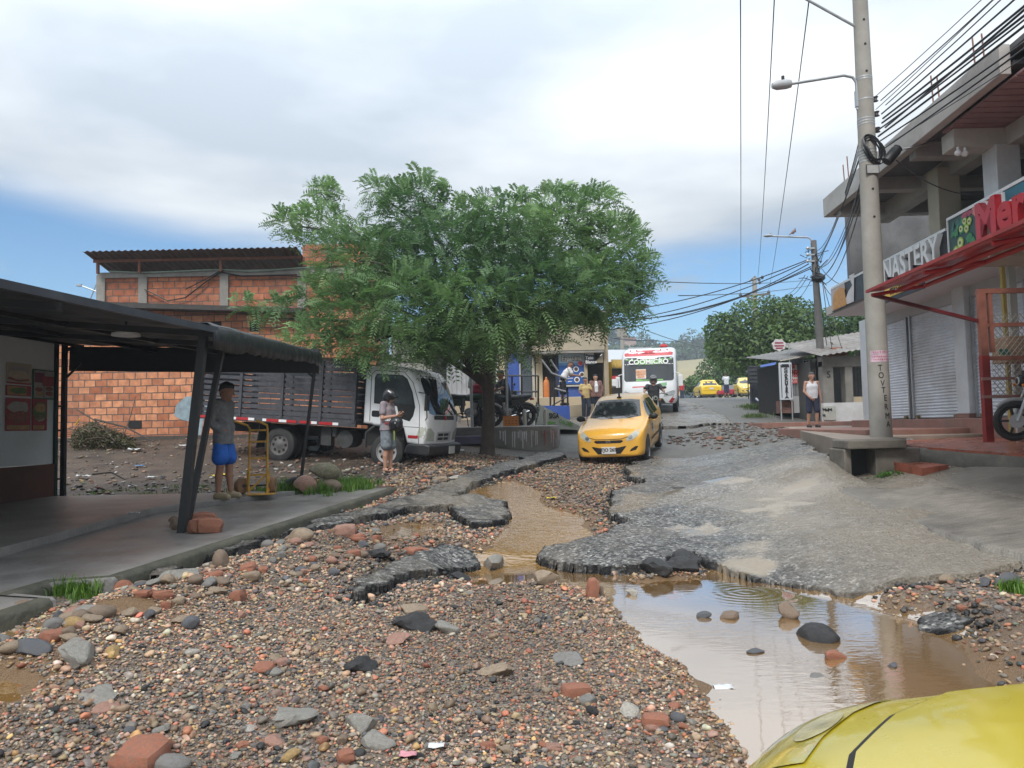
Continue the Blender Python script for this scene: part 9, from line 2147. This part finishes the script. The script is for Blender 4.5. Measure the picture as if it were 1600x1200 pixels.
mb=MB();mb.box((.08,-.13,.012),(.40,.28,.014));obj('toe_plate',mb,HY,t)
for i,x in enumerate((-.27,.20)):
 c_=(x,.13 if i else.10,.13);mb=MB();mb.lathe([(.07,-.045),(.115,-.045),(.13,-.02),(.13,.02),(.115,.045),(.07,.045)],c_,(.75,-.55,0)if i==0 else(1,0,0),24);w=obj('wheel',mb,M('brown rubber',(.22,.12,.06),.75,var=.25,scale=10),t,smooth=True);mb=MB();mb.lathe([(.075,-.03),(.075,.03),(.03,.045),(.01,.046)],c_,(.75,-.55,0)if i==0 else(1,0,0),18);obj('hub',mb,M('dark hub',(.05,.035,.03),.6),w,smooth=True)
mb=MB();mb.cyl((-.27,.10,.13),(.2,.13,.13),.014);obj('axle',mb,BLACK,t)
SUN_EL,SUN_AZ=R(48),R(198)
W=bpy.data.worlds.new('World');S.world=W;W.use_nodes=True
nt=W.node_tree;L=nt.links.new;bg=nt.nodes['Background']
sky=N(nt,'ShaderNodeTexSky',sky_type='NISHITA',sun_disc=False);sky.sun_elevation=SUN_EL;sky.sun_rotation=SUN_AZ;sky.air_density=1.2;sky.dust_density=.6;sky.ozone_density=2.0
tc=N(nt,'ShaderNodeTexCoord');sp=N(nt,'ShaderNodeSeparateXYZ');L(tc.outputs['Generated'],sp.inputs[0])
def mth(op,a=None,b=None,c=None,clamp=False):
 n=N(nt,'ShaderNodeMath',operation=op);n.use_clamp=clamp
 for i,v in enumerate((a,b,c)):
  if v is None:continue
  if isinstance(v,(int,float)):n.inputs[i].default_value=v
  else:L(v,n.inputs[i])
 return n.outputs[0]
def rng_(v,a,b,c=0.,d=1.,smooth=True):
 n=N(nt,'ShaderNodeMapRange');n.interpolation_type='SMOOTHSTEP' if smooth else 'LINEAR'
 for i,x in zip(('From Min','From Max','To Min','To Max'),(a,b,c,d)):n.inputs[i].default_value=x
 L(v,n.inputs[0]);return n.outputs[0]
zz=mth('MAXIMUM',sp.outputs[2],.03)
u=mth('DIVIDE',sp.outputs[0],zz);v=mth('DIVIDE',sp.outputs[1],zz)
uv=N(nt,'ShaderNodeCombineXYZ');L(u,uv.inputs[0]);L(v,uv.inputs[1])
n1=N(nt,'ShaderNodeTexNoise',Scale=.55,Detail=7.,Roughness=.55);L(uv.outputs[0],n1.inputs['Vector'])
n2=N(nt,'ShaderNodeTexNoise',Scale=.6,Detail=6.,Roughness=.5);ofs=N(nt,'ShaderNodeVectorMath',operation='ADD');L(uv.outputs[0],ofs.inputs[0]);ofs.inputs[1].default_value=(7.3,2.1,.4);L(ofs.outputs[0],n2.inputs['Vector'])
du=mth('SUBTRACT',u,.1);edge=mth('SUBTRACT',4.7,mth('MULTIPLY',mth('MULTIPLY',du,du),.35))
over=mth('ADD',mth('SUBTRACT',edge,v),mth('MULTIPLY',mth('SUBTRACT',n1.outputs[0],.5),1.6))
deck=rng_(over,-.55,.75)
n3=N(nt,'ShaderNodeTexNoise',Scale=7.5,Detail=8.,Roughness=.55);st=N(nt,'ShaderNodeMapping');st.inputs['Scale'].default_value=(1,1,2.2);L(tc.outputs['Generated'],st.inputs[0]);L(st.outputs[0],n3.inputs['Vector'])
cum=mth('MULTIPLY',rng_(n3.outputs[0],.53,.74),.8)
hz=rng_(sp.outputs[2],.0,.12,.14,0.)
cum=mth('MAXIMUM',cum,hz)
cov=mth('MAXIMUM',deck,cum,clamp=True)
tone=N(nt,'ShaderNodeValToRGB');L(n2.outputs[0],tone.inputs[0])
tone.color_ramp.elements[0].position=.34;tone.color_ramp.elements[0].color=(3.5,4.0,4.6,1);tone.color_ramp.elements[1].position=.55;tone.color_ramp.elements[1].color=(6.0,6.3,6.55,1)
skm=N(nt,'ShaderNodeVectorMath',operation='MULTIPLY');L(sky.outputs[0],skm.inputs[0]);skm.inputs[1].default_value=(.36,.58,.77)
gl=N(nt,'ShaderNodeVectorMath',operation='SCALE');L(tone.outputs[0],gl.inputs[0]);L(mth('MULTIPLY_ADD',zz,2.0,.30),gl.inputs['Scale'])
mx=N(nt,'ShaderNodeMix',data_type='RGBA');L(cov,mx.inputs[0]);L(skm.outputs[0],mx.inputs[6]);L(gl.outputs[0],mx.inputs[7])
L(mx.outputs[2],bg.inputs[0]);bg.inputs[1].default_value=.1
sl=bpy.data.lights.new('sun','SUN');sl.energy=1.5;sl.angle=R(14);sl.color=(1,.96,.9)
so=bpy.data.objects.new('sun',sl);COL.objects.link(so)
sd=V((math.sin(SUN_AZ)*math.cos(SUN_EL),math.cos(SUN_AZ)*math.cos(SUN_EL),math.sin(SUN_EL)))
so.rotation_euler=sd.to_track_quat('Z','Y').to_euler()
cam=bpy.data.cameras.new('camera');cam.sensor_fit='HORIZONTAL';cam.sensor_width=36;cam.lens=36*FPX/1600;cam.clip_start=.05;cam.clip_end=3000
co_=bpy.data.objects.new('camera',cam);COL.objects.link(co_)
m=Matrix((_r,_u,-_f)).transposed().to_4x4();m.translation=CAM;co_.matrix_world=m
S.camera=co_
S.view_settings.view_transform='Standard';S.view_settings.look='None';S.view_settings.gamma=1;S.view_settings.exposure=.88
S.cycles.max_bounces=6;S.cycles.diffuse_bounces=3;S.cycles.glossy_bounces=3;S.cycles.transparent_max_bounces=6;S.cycles.transmission_bounces=3
S.cycles.use_denoising=True;S.cycles.sample_clamp_indirect=6
hm=bpy.data.materials.new('damp air');hm.use_nodes=True;nt=hm.node_tree;nt.nodes.clear()
vo_=N(nt,'ShaderNodeVolumePrincipled');vo_.inputs['Color'].default_value=(.80,.88,.97,1);vo_.inputs['Density'].default_value=.0010
ou=N(nt,'ShaderNodeOutputMaterial');nt.links.new(vo_.outputs[0],ou.inputs['Volume'])
mb=MB();mb.span((-720,-80,-9),(720,940,66));tag(obj('haze',mb,hm),'thin damp haze over the street and far hill','haze',kind='stuff')
S.cycles.volume_bounces=0
